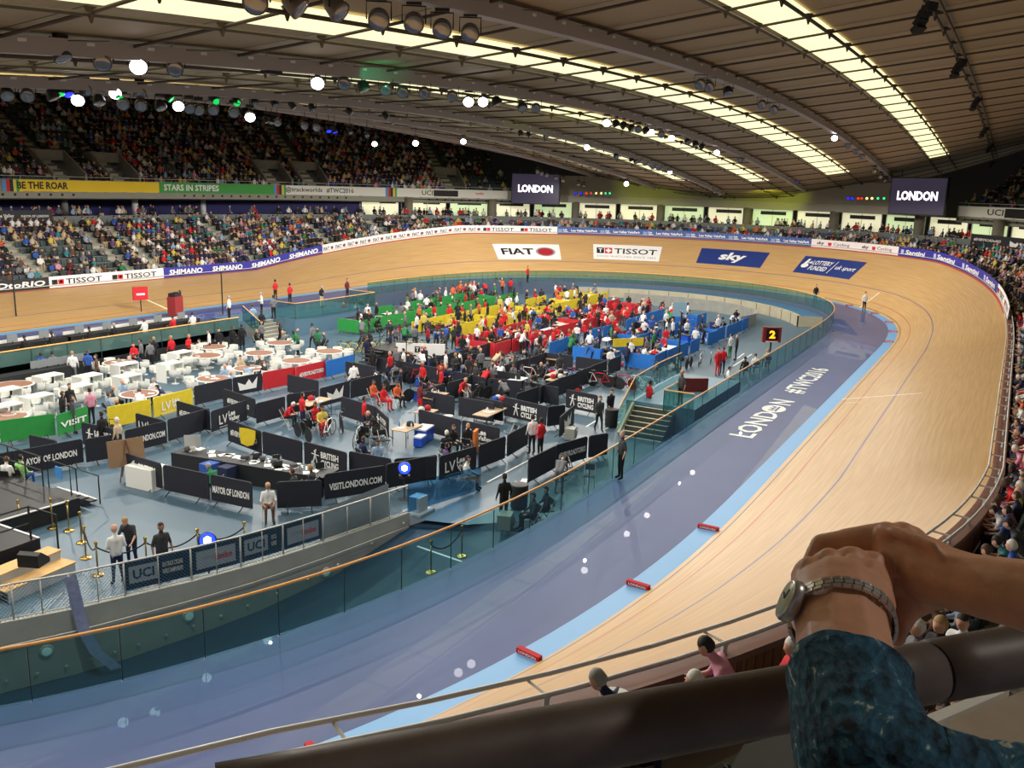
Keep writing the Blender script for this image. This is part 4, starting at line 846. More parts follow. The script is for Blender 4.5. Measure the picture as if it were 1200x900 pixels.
def lamp_proto(kind):
    # head points along +x (local), hung from a yoke; origin at the head centre
    R = Matrix.Rotation(PI/2, 3, 'Y'); body = {'lit': alu, 'disc': alu, 'dark': dl, 'cone': alu, 'small': dl, 'blue': dl, 'green': dl}[kind]
    me = []
    r = .23 if kind not in ('small', 'blue', 'green') else .16
    mb = MB()
    if kind == 'cone': mb.lathe([(.08, -.3), (.16, -.18), (r, .1), (r, .14)], (0, 0, 0), 16, 0, R)
    else: mb.lathe([(.07, -.24), (.15, -.2), (r*.95, -.06), (r, .06), (r, .12)], (0, 0, 0), 18, 0, R)
    me.append(('head', mb.mesh('lamp_head', body, True)))
    mb = MB(); mb.lathe([(r*.93, .122), (r*.8, .14), (r*.3, .15)], (0, 0, 0), 18, 0, R)
    me.append(('lens', mb.mesh('lamp_lens', {'lit': lit_m, 'blue': lit_b, 'green': lit_g}.get(kind, lensm), True)))
    mb = MB(); mb.tube([(0, -r-.03, -.02), (0, -r-.03, .34), (0, r+.03, .34), (0, r+.03, -.02)], .018, 5); mb.box((0, 0, .42), (.16, .34, .12)); me.append(('yoke', mb.mesh('lamp_yoke', dl)))
    return me
LP = {k: lamp_proto(k) for k in ('lit', 'disc', 'dark', 'cone', 'small', 'blue', 'green')}
LD = {'lit': 'glaring lit round floodlight', 'disc': 'unlit grey round floodlight', 'dark': 'unlit black round floodlight', 'cone': 'grey cone-shaped floodlight', 'small': 'small black spotlight', 'blue': 'small blue glowing spotlight', 'green': 'small green glowing spotlight'}
def flood(px, py, gi, kind, az=None, tilt=None, sc_=1.):
    y = GY[gi]; p = aty(px, py, y)
    zt = rz_(p[0], y)-GH-.2
    lp = 3 if kind == 'x' else 0
    tocam = math.atan2(CY-y, CX-p[0])
    az = (tocam if kind in ('lit', 'disc') else -PI/2+RL.uniform(-.7, .7)) if az is None else az
    e = empty('floodlight', tuple(p), az, LD[kind]+' on the '+['nearest', 'second', 'third', 'fourth', 'fifth', 'furthest'][gi]+' gantry', 'floodlight', 'floodlights on the roof gantries')
    tl = (.55 if kind in ('lit', 'disc') else RL.uniform(.6, 1.2)) if tilt is None else tilt; e.scale = (sc_,)*3
    for nm, me in LP[kind]:
        o = newobj(nm, me, e)
        if nm != 'yoke': o.rotation_euler = (0, tl, 0)
    gap = (zt-p[2])/sc_
    if gap > .5:
        o = MB().tube([(0, 0, .47), (0, 0, gap)], .02, 5).build('drop_rod', dl, e)
    return e
RL = random.Random(5)
FLD = [
 (1, 'dark', [(72, 64)]), (1, 'disc', [(120, 72), (205, 79)]), (1, 'lit', [(162, 76), (372, 96)]), (1, 'disc', [(403, 97), (452, 104), (497, 108)]), (1, 'dark', [(426, 102), (582, 119), (612, 125)]), (1, 'disc', [(472, 107), (530, 112), (628, 126)]), (1, 'lit', [(549, 118), (566, 118)]),
 (1, 'lit', [(711, 143), (763, 154), (787, 161), (840, 178)]), (1, 'dark', [(722, 145), (731, 147), (740, 150), (757, 153), (806, 166), (815, 169), (823, 172)]), (1, 'disc', [(748, 151), (775, 157), (868, 187)]),
 (0, 'disc', [(299, 0), (444, 22), (485, 26), (518, 33), (551, 38)]), (0, 'cone', [(346, 5), (394, 10)]), (0, 'disc', [(821, 98), (831, 101), (893, 122), (907, 128)]), (0, 'dark', [(853, 107)]), (0, 'lit', [(978, 161)]), (0, 'disc', [(994, 170), (1003, 177), (1010, 183), (1025, 200), (1032, 207), (1038, 212)]),
 (2, 'dark', [(8, 110), (62, 112), (116, 118), (188, 124)]), (2, 'disc', [(32, 111), (100, 104), (144, 121), (164, 108), (165, 123), (222, 126), (233, 128), (250, 128), (274, 131)]), (2, 'lit', [(91, 116), (209, 123), (293, 136), (135, 108)]), (2, 'green', [(70, 107), (138, 111), (198, 114), (252, 117), (277, 119)]), (2, 'blue', [(80, 108)]),
 (2, 'small', [(298, 119), (322, 122), (343, 124), (366, 127), (410, 131), (452, 136)]),
 (3, 'small', [(312, 141), (318, 142), (410, 154), (430, 158), (460, 143)]), (3, 'disc', [(325, 143), (357, 147), (371, 149)]), (3, 'lit', [(487, 167), (543, 165)]), (3, 'blue', [(385, 152), (392, 153)]),
 (3, 'small', [(650, 176), (660, 178), (672, 182), (700, 190), (712, 196), (725, 200)]), 
 (2, 'small', [(600, 150), (610, 157), (620, 158)]), (2, 'dark', [(640, 158), (722, 183), (740, 187), (745, 189)]), (2, 'lit', [(688, 172), (785, 201)]), (2, 'disc', [(748, 188), (756, 191), (765, 195), (772, 197), (780, 199)]),
 (4, 'disc', [(630, 201), (635, 203), (641, 205), (652, 208), (660, 211), (678, 216), (684, 218)]), (4, 'lit', [(439, 168)]), (4, 'small', [(625, 183), (635, 187), (660, 192), (680, 197)]),
 (2, 'disc', [(833, 221), (838, 224), (844, 227)]), (1, 'small', [(870, 185)]), (1, 'blue', [(933, 212)])]
for gi, k, l in FLD:
    for px, py in l: flood(px, py, gi, k)
e = flood(734, 215, 3, 'lit', None, .3, 1.2)
o = MB().box(tuple(aty(318, 79, -9.4)), (.6, .35, .42)).build('speaker_cabinet', dl); tag(o, 'dark box speaker hanging from the second gantry at top left', 'speaker')
# line array speakers on the right roof beam
spk = mat('speaker_black', (30, 28, 30), .6)
for k, (px, py, sc_) in enumerate([(1086, 17, 1.0), (1125, 78, .95), (1145, 120, .95), (1154, 154, .95), (1160, 173, .95), (1163, 192, .8)]):
    p = aty(px, py, -27.1); e = empty('line_array_speaker', tuple(p), -2.2, 'curved black line array speaker hanging at top right, '+ORD[k+1]+' from the camera', 'speaker', 'line array speakers along the roof'); zt = rz_(p[0], -27.1)
    for j in range(5):
        a = .15+.2*j; c = (.25-.3*j+.03*j*j, 0, .4-.14*j-.035*j*j); mb = MB(); mb.box(c, (.3, .72, .5), 0, 0, a); o = mb.build('cabinet', spk, e)
    MB().tube([(-.1, 0, .6), (-.1, 0, max(.7, zt-p[2]-.1))], .025, 5).build('hanging_bar', dl, e); e.scale = (sc_*.52,)*3
# small moving-head lamps on end band, and LONDON screens
for side, xs, y_ in ((1, [675, 681, 687.5, 693, 699, 705, 710, 715], 226.5), (-1, [994, 999, 1006, 1010, 1016, 1022, 1029, 1036], 232.5)):
    cols_ = [(30, 30, 255), (30, 30, 255), (230, 40, 30), (170, 40, 30), (235, 220, 120), (235, 220, 120), (40, 190, 120), (40, 190, 120)]
    for k, x in enumerate(xs):
        D = ray(x, y_); p = CAM+D*((54.5-CX)/D[0]); cn = ['blue', 'blue', 'red', 'dim red', 'yellow', 'yellow', 'green', 'green'][k]
        e = empty('status_lamp', tuple(p), 0, 'small %s lamp in the row beside the %s LONDON screen' % (cn, 'left' if side > 0 else 'right'), 'lamp', 'coloured lamps beside the screens')
        R = Matrix.Rotation(-PI/2, 3, 'Y'); MB().lathe([(.16, -.12), (.19, 0), (.19, .08)], (0, 0, 0), 12, 0, R).build('housing', dl, e)
        MB().lathe([(.13, .085), (.1, .1), (.03, .11)], (0, 0, 0), 12, 0, R).build('lens', mat('status_'+cn.replace(' ', '_'), cols_[k], .4, emit=cols_[k], es=2.2), e)
scr = mat('screen_glow', (40, 36, 58), .3, emit=(60, 54, 76), es=.55); scl = mat('screen_letters', (255, 255, 255), .3, emit=(252, 246, 255), es=2.2)
def screen(px0, px1, py0, py1, X, rz, lab):
    D = ray((px0+px1)/2, (py0+py1)/2); c = CAM+D*((X-CX)/D[0]); e = empty('video_screen', tuple(c), rz, lab, 'screen')
    wd, ht = 5.7, 3.4; MB().box((.15, 0, 0), (.3, wd+.2, ht+.2)).build('housing', mat('screen_housing', (20, 20, 24), .5), e)
    MB().box((-.02, 0, 0), (.04, wd, ht)).build('display', scr, e)
    mb = MB(); text_to(mb, 'LONDON', -.37*wd, -.12*ht, .74*wd, .26*ht, lambda u, v: (-.06, -u, v), .035); mb.build('lettering', scl, e)
    mb = MB()
    for yy in (-2, 2): mb.tube([(.2, yy, ht/2), (.2, yy, ht/2+.8)], .05, 5)
    mb.build('hanging_frame', dl, e)
screen(600, 655, 205, 238, 51., math.radians(16), 'large purple video screen reading LONDON, left of centre')
screen(1045, 1105, 210, 250, 51., math.radians(-26), 'large dark video screen reading LONDON at the right')
# coloured light washes thrown on the roof by the show lamps
lamp('yellow_roof_wash', 'SPOT', (2, -8, 12.3), (8, -4.2, 14.2), 420, .1, (.8, .85, 0), 70)
lamp('green_roof_wash', 'SPOT', (-20, -11, 12.2), (-18, -8.8, 14.2), 130, .1, (0, .8, .3), 60)
# ------------------------------------------------------------------ infield
R9 = random.Random(11)
def atf(x, y, z=ZI): p = at(x, y, z); return (float(p[0]), float(p[1]))
# crowd barriers ----------------------------------------------------
BC = {'dark': mat('barrier_navy_black', (30, 32, 44), .75, noise=.1, nscale=3), 'green': mat('barrier_green', (38, 140, 62), .75, noise=.08, nscale=3), 'yellow': mat('barrier_yellow', (222, 196, 40), .75, noise=.08, nscale=3),
      'red': mat('barrier_red', (196, 32, 44), .75, noise=.08, nscale=3), 'blue': mat('barrier_blue', (28, 110, 196), .75, noise=.08, nscale=3)}
_bm = {}
def barrier_mesh(col, L):
    k = (col, round(L, 1))
    if k in _bm: return _bm[k]
    L = k[1]; H = 1.08; r = .1; mb = MB(); prof = []
    for cx, cz, a0 in ((L/2-r, H-r, 0), (-L/2+r, H-r, PI/2)):
        for j in range(5): a = a0+PI/2*j/4; prof.append((cx+r*math.cos(a), cz+r*math.sin(a)))
    prof = [(L/2-.01, .14)]+prof+[(-L/2+.01, .14)]; n = len(prof)
    mb.add([(x, -.025+.012*math.sin(x*5), z) for x, z in prof]+[(x, .025+.012*math.sin(x*5), z) for x, z in prof], [tuple(range(n)), tuple(range(2*n-1, n-1, -1))]+[(i, n+i, n+(i+1) % n, (i+1) % n) for i in range(n)])
    a = mb.mesh('barrier_cover', BC[col]); mb = MB()
    fts = []
    for s in (-1, 1):
        mb = MB(); mb.tube([(s*(L/2-.35), -.32, .02), (s*(L/2-.35), -.05, .2), (s*(L/2-.35), .05, .2), (s*(L/2-.35), .32, .02)], .018, 5); fts.append(mb.mesh('foot', black))
    _bm[k] = (a, fts); return _bm[k]
def barrier(p0, p1, col='dark', text=None, label=None, kind='txt', z=ZI, face=-1, group=None, tcol=None):
    p0 = Vector((*p0[:2], 0)); p1 = Vector((*p1[:2], 0)); d = p1-p0; L = max(.8, d.length-.06); c = (p0+p1)/2; ang = math.atan2(d.y, d.x)
    # lettering side must look at the camera: normal (-sin, cos)*-1
    nrm = Vector((math.sin(ang), -math.cos(ang)))
    if nrm.dot(Vector((CX-c.x, CY-c.y))) < 0: ang += PI
    e = empty('crowd_barrier', (c.x, c.y, z), ang, label, 'barrier', group or 'crowd barriers fencing the team pens')
    a, fts = barrier_mesh(col, L); cv = newobj('cover', a, e)
    for ft in fts: newobj('foot', ft, e)
    if text:
        mb = MB(); fn = lambda u, v: (u, -.05, v)
        if text == 'BC':
            mb.tube([(-.62, -.05, .3), (-.45, -.05, .9)], .03, 3); mb.tube([(-.38, -.05, .3), (-.55, -.05, .85)], .025, 3); mb.tube([(-.7, -.05, .7), (-.3, -.05, .66)], .02, 3)
            text_to(mb, 'BRITISH', -.2, .6, .95, .26, fn, .04); text_to(mb, 'CYCLING', -.2, .28, .95, .26, fn, .04)
        elif text == 'LV':
            text_to(mb, 'LV', -.75, .36, .55, .42, fn, .01); text_to(mb, 'Lee', -.12, .6, .45, .25, fn, .04); text_to(mb, 'Valley', -.12, .3, .75, .27, fn, .04); text_to(mb, 'www.leevalleypark.org.uk', -.75, .2, 1.4, .07, fn)
        elif text == 'W': mb.add([fn(-.55, .35), fn(.5, .35), fn(.6, .95), fn(.25, .6), fn(.05, .88), fn(-.2, .6), fn(-.65, .8)], [tuple(range(7))])
        else: w_ = min(L-.25, 2.0); text_to(mb, text, -w_/2, .45, w_, .26, fn, .03)
        mb.build('lettering', tcol or offw, e)
    return e
G = lambda *v: [atf(v[i], v[i+1]) for i in range(0, len(v), 2)]
KEYB = [
 ((147, 563, 192, 577), 'dark', 'BC', 'navy British Cycling barrier standing beside the wooden easel'),
 ((192, 578, 247, 590), 'dark', None, 'plain navy barrier right of the British Cycling barrier by the easel'),
 ((247, 590, 298, 601), 'dark', 'MAYOR OF LONDON', 'navy MAYOR OF LONDON barrier beside the seated man in grey'),
 ((323, 600, 379, 597), 'dark', None, 'plain navy barrier right of the seated man in grey'),
 ((380, 590, 452, 578), 'dark', 'VISITLONDON.COM', 'navy VISITLONDON.COM barrier behind the grey upright board'),
 ((452, 577, 512, 564), 'dark', None, 'plain navy barrier behind the man in white by the blue lamp'),
 ((514, 567, 558, 553), 'dark', 'LV', 'navy Lee Valley barrier at the corner by the walkway'),
 ((560, 553, 592, 540), 'dark', None, 'plain navy barrier right of the Lee Valley corner barrier'),
 ((594, 539, 618, 524), 'dark', None, 'navy barrier in front of the standing men by the walkway'),
 ((268, 520, 307, 535), 'dark', '#EVERYROADTORIO', 'navy EVERYROADTORIO barrier with yellow jacket behind the media desk'),
 ((308, 535, 355, 548), 'dark', None, 'plain navy barrier behind the media desk'),
 ((357, 548, 407, 562), 'dark', 'BC', 'navy British Cycling barrier behind the media desk'),
 ((408, 560, 460, 570), 'dark', None, 'plain navy barrier behind the couple at the small desk'),
 ((461, 570, 512, 566), 'dark', None, 'short navy barrier beside the purple-shirted person'),
 ((0, 523, 67, 513), 'green', None, 'plain green barrier at the left edge by the round table'),
 ((68, 515, 105, 503), 'green', 'VISIT', 'green VISIT barrier in front of the people in suits'),
 ((127, 505, 178, 494), 'yellow', None, 'plain yellow barrier beside the cameramen'),
 ((180, 493, 227, 480), 'yellow', 'LV', 'yellow Lee Valley barrier beside the white chairs'),
 ((0, 565, 15, 562), 'dark', None, 'navy barrier at the left edge behind the black stage'),
 ((16, 562, 100, 545), 'dark', 'MAYOR OF LONDON', 'long navy MAYOR OF LONDON barrier behind the black stage'),
 ((101, 546, 145, 538), 'dark', None, 'plain navy barrier right of the long MAYOR OF LONDON one'),
 ((147, 535, 197, 522), 'dark', 'VISITLONDON.COM', 'navy VISITLONDON.COM barrier behind the wooden easel'),
 ((197, 521, 247, 505), 'dark', None, 'plain navy barrier right of VISITLONDON.COM barrier'),
 ((36, 540, 70, 548), 'dark', None, 'short angled navy barrier beside the parked bicycle'),
 ((97, 524, 138, 533), 'dark', 'BC', 'short angled British Cycling barrier beside the cameramen'),
 ((160, 512, 195, 522), 'dark', 'LV', 'short angled Lee Valley barrier beside the yellow barriers'),
 ((208, 496, 247, 508), 'dark', '#EVERYROADTORIO', 'navy barrier with paper notice below the yellow Lee Valley barrier'),
 ((248, 510, 290, 495), 'dark', 'LV', 'navy Lee Valley barrier left of the yellow jacket'),
 ((228, 478, 273, 467), 'dark', None, 'plain navy barrier behind the seated diners'),
 ((273, 467, 308, 460), 'dark', 'W', 'navy barrier with white crown emblem'),
 ((308, 460, 347, 452), 'red', None, 'plain red barrier left of the lettered red one'),
 ((347, 453, 382, 444), 'red', '#EVERYROADTORIO', 'red EVERYROADTORIO barrier by the white round tables'),
 ((382, 445, 415, 436), 'blue', None, 'blue barrier by the white round tables'),
 ((262, 480, 300, 494), 'dark', '#EVERYROADTORIO', 'navy barrier with white paper below the crown barrier'),
 ((337, 462, 374, 470), 'dark', None, 'navy barrier with paper behind the red barriers'),
 ((375, 480, 410, 470), 'dark', 'W', 'navy crown emblem barrier facing the Spanish pit'),
 ((411, 470, 447, 461), 'dark', None, 'navy barrier left of the seated riders in orange'),
 ((405, 445, 440, 452), 'dark', None, 'navy barrier with purple poster'),
 ((441, 440, 483, 447), 'dark', None, 'navy barrier left of the TISSOT podium'),
 ((483, 447, 530, 457), 'dark', None, 'navy barrier in front of the TISSOT podium'),
 ((530, 457, 570, 466), 'dark', None, 'navy barrier right of the TISSOT podium'),
 ((570, 466, 612, 470), 'dark', None, 'navy barrier in front of riders on rollers'),
 ((300, 500, 335, 490), 'dark', None, 'navy barrier beside riders in red at the pit table'),
 ((336, 488, 372, 482), 'dark', None, 'navy barrier behind the pit table with papers'),
 ((400, 490, 440, 503), 'dark', None, 'navy barrier left of the orange-clad riders'),
 ((440, 503, 456, 518), 'dark', 'BC', 'navy British Cycling barrier behind the standing man in red'),
 ((490, 506, 540, 520), 'dark', None, 'navy barrier behind the blue cool boxes'),
 ((541, 520, 585, 530), 'dark', 'LV', 'navy barrier with towels behind the seated pair'),
 ((555, 490, 590, 497), 'dark', None, 'navy barrier above the massage table'),
 ((590, 490, 640, 502), 'dark', 'BC', 'navy British Cycling barrier above the massage table'),
 ((640, 503, 662, 500), 'dark', None, 'navy barrier beside the striped towel'),
 ((655, 516, 672, 500), 'dark', 'W', 'end barrier with hanging striped towel'),
 ((662, 480, 700, 488), 'dark', 'BC', 'navy British Cycling barrier by the walkway under the stairs'),
 ((612, 470, 655, 478), 'dark', None, 'navy barrier by the stationary bikes'),
 ((618, 570, 650, 552), 'dark', None, 'tall-seeming navy barrier at the walkway edge near the glass fence'),
 ((650, 552, 687, 540), 'dark', '#EVERYROADTORIO', 'navy EVERYROADTORIO barrier near the glass fence'),
 ((688, 540, 712, 536), 'dark', None, 'navy barrier behind the pole-side crouching person'),
]
for c, col, tx, lab in KEYB: barrier(atf(c[0], c[1]), atf(c[2], c[3]), col, tx, lab)
# coloured team pens in the middle distance
JT = lambda v=.12: R9.uniform(-v, v)
def pens(col, x0, x1, ys, xs, nm, skip=0):
    n = int((x1-x0)/2.2)
    for r, y in enumerate(ys):
        for i in range(n):
            if R9.random() < skip: continue
            x = x0+i*2.2; barrier((x, y+JT()), (x+2.2, y+JT()), col, None, '%s barrier, %s from the left in row %s of the %s pens' % (col if col != 'dark' else 'navy', ordn(n-i) if False else ordn(i+1), ORD[r+1], nm), group=col+' crowd barriers of the '+nm+' pens')
    for j, x in enumerate(xs):
        for i in range(len(ys)-1):
            yy = ys[i]; 
            while yy+2.2 <= ys[i+1]+.3:
                if R9.random() >= skip: barrier((x+JT(), yy), (x+JT(), yy+2.1), col, None, '%s cross barrier, line %s, dividing the %s pens at row %s' % (col if col != 'dark' else 'navy', ORD[j+1], nm, ORD[i+1]), group=col+' cross barriers of the '+nm+' pens')
                yy += 2.2
pens('blue', 6.5, 28.5, [-11.6, -8.0, -4.2], [6.5, 13.1, 19.7, 26.3], 'blue', .1)
pens('red', 4, 33.7, [-1.6, 1.6], [4, 10.6, 17.2, 23.8, 30], 'red', .15)
pens('yellow', 8, 38.8, [4.6, 8.0], [8, 14.6, 21.2, 27.8, 34.4], 'yellow', .12)
pens('green', 6, 32.4, [11.2, 14.8], [6, 12.6, 19.2, 25.8], 'green', .1)
pens('dark', -10, 5.4, [-9.8, -5.6], [-10, -3.4, 3.2], 'front navy', .25)
pens('dark', -3, 8, [-1.2], [], 'inner navy', .2)
# bikes ----------------------------------------------------------------
def bike_parts(fr, rim):
    out = []
    for x in (-.5, .5):
        mb = MB(); R = Matrix.Rotation(PI/2, 3, 'X')
        mb.tube([(x+.33*math.cos(a), 0, .335+.33*math.sin(a)) for a in np.linspace(0, 2*PI, 22)[:-1]], .018, 5, 0, True)
        if rim: mb.lathe([(.31, -.01), (.31, .01)], (x, 0, .335), 20, 0, R)
        else:
            for k in range(8): a = PI*k/8; mb.tube([(x+.32*math.cos(a), 0, .335+.32*math.sin(a)), (x-.32*math.cos(a), 0, .335-.32*math.sin(a))], .003, 3, cap=False)
        out.append(('wheel', mb.mesh('wheel', dk)))
    mb = MB(); bb = (-.05, 0, .29); se = (-.2, 0, .78); hd_ = (.36, 0, .8); hb = (.4, 0, .64)
    for a, b in ((bb, se), (se, hd_), (bb, hb), (hd_, hb), (bb, (-.5, 0, .335)), (se, (-.5, 0, .335)), (hb, (.5, 0, .335))): mb.tube([a, b], .022, 6)
    mb.lathe([(.09, -.03), (.09, -.025)], bb, 12, 0, Matrix.Rotation(PI/2, 3, 'X')); out.append(('frame', mb.mesh('bike_frame', fr)))
    mb = MB(); mb.tube([hd_, (.36, 0, .9), (.46, 0, .92)], .015, 5); mb.tube([(.5, -.2, .78), (.56, -.2, .86), (.46, -.2, .92), (.46, .2, .92), (.56, .2, .86), (.5, .2, .78)], .015, 5); out.append(('handlebar', mb.mesh('handlebar', dk)))
    mb = MB(); mb.tube([se, (-.23, 0, .9)], .014, 5); mb.box((-.22, 0, .93), (.26, .12, .04)); out.append(('saddle', mb.mesh('saddle', dk))); return out
BK = {'black': bike_parts(dk, True), 'white': bike_parts(offw, False), 'red': bike_parts(rd, True), 'yellow': bike_parts(mat('frame_yellow', (220, 200, 40), .4), False), 'blue': bike_parts(mat('frame_blue', (30, 80, 190), .4), False)}
def bike(x, y, rz, c, lab, z=ZI):
    e = empty('track_bicycle', (x, y, z), rz, lab, 'bicycle', 'track bicycles in the team pens')
    for n_, m_ in BK[c]: newobj(n_, m_, e)
    return e
for px, py, c, a, lab in [(103, 448, 'black', 0, None), (125, 519, 'black', .5, 'black bicycle leaning on the green barrier'), (400, 505, 'black', .8, 'black track bicycle beside the kneeling man in black'), (385, 512, 'white', .3, 'bicycle in the pit in front of the man in red'), (370, 505, 'black', -.3, 'disc-wheeled bicycle beside the yellow-red tracksuit'), (560, 470, 'black', .2, 'bicycle under the bent rider in red'), (580, 466, 'black', -.4, 'bicycle beside the bent rider in white'), (505, 468, 'red', .3, 'red bicycle behind the table with bags'), (545, 470, 'white', .9, 'white bicycle beside the equipment pile'), (355, 515, 'black', 1.2, 'black bicycle behind the navy barrier by the media desk'), (420, 522, 'white', .4, 'white bicycle lying in the pit'), (432, 518, 'black', 0, 'black bicycle beside folding chairs')]:
    if lab: x, y = atf(px, py); bike(x, y, a, c, lab)
for i in range(9): x, y = atf(405+i*11, 417-i*.4); bike(x, y, 1.3+R9.uniform(-.3, .3), 'yellow', 'yellow bicycle parked in the row left of the podium, %s from the left' % ORD[i+1])
for i in range(12): x, y = atf(620+i*14, 446+i*1.2); bike(x, y, PI/2+R9.uniform(-.3, .3), R9.choice(['black', 'white', 'blue', 'red']), 'bicycle racked in front of the blue pens, %s from the left' % ORD[i+1])
for i in range(7): x, y = atf(768+i*13, 441-i*3.2); bike(x, y, .3+R9.uniform(-.3, .3), R9.choice(['black', 'white', 'blue']), 'bicycle leaning behind the stair balustrade, %s from the left' % ORD[i+1])
for nm, x0, x1, y0, y1, n, cs in (('blue', 7, 27, -11, -5, 14, ['black', 'blue', 'white']), ('red', 5, 32, -1, 1.2, 18, ['black', 'red']), ('yellow', 9, 37, 5.2, 7.5, 18, ['yellow', 'black']), ('green', 7, 31, 11.5, 14.3, 12, ['black', 'white']), ('navy', -8.5, 4, -9.2, 1.5, 13, ['black', 'white', 'black', 'red'])):
    xs_ = sorted(R9.uniform(x0, x1) for _ in range(n))
    for i, x in enumerate(xs_): bike(x, R9.uniform(y0, y1), R9.uniform(0, 3), R9.choice(cs), 'track bicycle inside the %s pens, %s from the near side' % (nm, ORD[i+1]))
# tables and chairs -------------------------------------------------------
wpl = mat('white_plastic', (228, 228, 222), .45); brn = mat('table_top_brown', (140, 100, 82), .6, noise=.06, nscale=4)
def tub_parts():
    mb = MB(); n = 10; rows = []
    for r_, z in ((.2, .42), (.27, .46), (.3, .62), (.29, .8)):
        rows.append([(r_*math.cos(a), r_*math.sin(a), z if z < .6 or abs(a-PI) > 2 else z+.0) for a in np.linspace(PI*.3, PI*1.7, n)])
    mb.sweep(rows); mb.sweep([[(p[0]*1.06, p[1]*1.06, p[2]) for p in r] for r in rows][::-1]); mb.sweep([rows[-1], [(p[0]*1.06, p[1]*1.06, p[2]) for p in rows[-1]]]); back = mb.mesh('backrest', wpl, True)
    seat = MB().lathe([(.05, .4), (.24, .42), (.25, .47), (.05, .48)], (0, 0, 0), 14).mesh('seat', wpl, True)
    base = MB().lathe([(.22, 0), (.2, .02), (.04, .05), (.03, .4)], (0, 0, 0), 12).mesh('pedestal', steel, True)
    return [('seat', seat), ('backrest', back), ('pedestal', base)]
TUB = tub_parts()
def tub(x, y, rz, lab, grp='white tub chairs around the round tables'):
    e = empty('tub_chair', (x, y, ZI), rz, lab, 'chair', grp)
    for n_, m_ in TUB: newobj(n_, m_, e)
def clutter(x, y, z, n, r, where, what=('papers', 'bottle', 'bag')):
    for i in range(n):
        a = R9.uniform(0, 6.28); q = R9.uniform(.1, r); k = R9.choice(what); px_, py_ = x+q*math.cos(a), y+q*math.sin(a)
        if k == 'papers': o = MB().box((0, 0, .006), (.3, .21, .012)).build('paper_sheet', offw); lb = 'white paper sheet lying on '+where; c = 'paper'
        elif k == 'plate': o = MB().lathe([(.05, 0), (.12, .015), (.12, .02), (.04, .012)], (0, 0, 0), 14).build('plate', offw); lb = 'white plate on '+where; c = 'plate'
        elif k == 'glass': o = MB().lathe([(.03, 0), (.035, .12), (.03, .12)], (0, 0, 0), 8).build('drinking_glass', mat('glass_pale', (200, 210, 212), .1)); lb = 'drinking glass on '+where; c = 'glass'
        elif k == 'bottle': o = MB().lathe([(.035, 0), (.035, .16), (.012, .2), (.012, .24)], (0, 0, 0), 8).build('water_bottle', mat('bottle_'+R9.choice('ab'), R9.choice([(60, 120, 190), (220, 225, 225)]), .3)); lb = 'drinks bottle standing on '+where; c = 'bottle'
        elif k == 'monitor':
            o = empty('monitor', (0, 0, 0)); MB().box((0, 0, .3), (.04, .5, .32)).build('display', mat('monitor_grey', (130, 135, 138), .4), o); MB().box((0, 0, .07), (.04, .06, .14)).build('stand', dk, o); lb = 'grey monitor on '+where; c = 'monitor'
        else: o = MB().lathe([(.12, 0), (.18, .06), (.15, .2), (.06, .25)], (0, 0, 0), 8).build('kit_bag', mat('bag_'+str(i % 4), [(30, 30, 34), (170, 30, 40), (200, 200, 196), (40, 80, 170)][i % 4], .8), None, True); lb = ['dark', 'red', 'pale', 'blue'][i % 4]+' kit bag on '+where; c = 'bag'
        o.location = (px_, py_, z); o.rotation_euler = (0, 0, a); tag(o, lb, c, 'items on tables and floor')
tn = [('behind the green barrier', (22, 492), 7), ('left of the pair behind the diners', (237, 405), 7), ('front of the pair behind the diners', (242, 417), 7), ('furthest right of the back row', (328, 402), 7), ('nearest the men in shirts', (304, 414), 7), ('right of it by the blue barrier', (347, 423), 8), ('furthest right by the podium bikes', (386, 412), 8), ('of the dark-jacketed diners', (292, 432), 7), ('of diners by the yellow barrier', (250, 444), 7), ('behind the commentary desk', (128, 423), 6), ('cut off at the left edge', (4, 448), 6), ('beside the woman in pink', (163, 462), 5)]
ppl_n = []
for i, (where, c, nc) in enumerate(tn):
    x, y = atf(*c, ZI+.72); y += .9 if i == 0 else -.9 if y > 13 else 0; e = empty('round_table', (x, y, ZI), 0, 'round table with brown top and white rim '+where, 'table', 'round hospitality tables')
    MB().lathe([(.9, .7), (.92, .72), (.92, .745), (.9, .75)], (0, 0, 0), 32).build('rim', wpl, e); MB().lathe([(.82, .75), (.82, .756)], (0, 0, 0), 32).build('tabletop', brn, e); MB().lathe([(.4, 0), (.35, .02), (.06, .06), (.06, .7)], (0, 0, 0), 16).build('pedestal', wpl, e)
    seatd = i in (7, 8, 11, 9)
    for k in range(nc):
        a = 2*PI*k/nc+.3; cx, cy = x+1.25*math.cos(a), y+1.25*math.sin(a)
        tub(cx, cy, a+PI, 'white tub chair at the round table '+where)
        if seatd and R9.random() < .75: 
            t_ = R9.choice(['navy', 'light blue', 'grey', 'white', 'black', 'dark grey', 'beige']); person(R9.choice(['sit', 'sit_lean']), (cx, cy, ZI-.02), a+PI, t_, 'black', R9.choice(['dark', 'brown', 'grey', 'bald']), 'light', 'diner in %s top at table %s' % (t_, where), 'people in the hospitality area', True)
    if seatd: clutter(x, y, ZI+.757, 5, .65, 'the round table '+where, ('plate', 'glass', 'papers'))
hb = [((8, 500), 'nearest the left edge'), ((58, 462), 'left of the middle group'), ((45, 488), 'before the people in suits'), ((104, 462), 'beside the standing pair'), ((92, 475), 'behind the people in suits'), ((147, 447), 'with stools in the centre'), ((150, 462), 'before the central stools'), ((200, 446), 'right of the centre stools'), ((212, 432), 'behind the black-clad visitor'), ((8, 480), 'second from the left edge')]
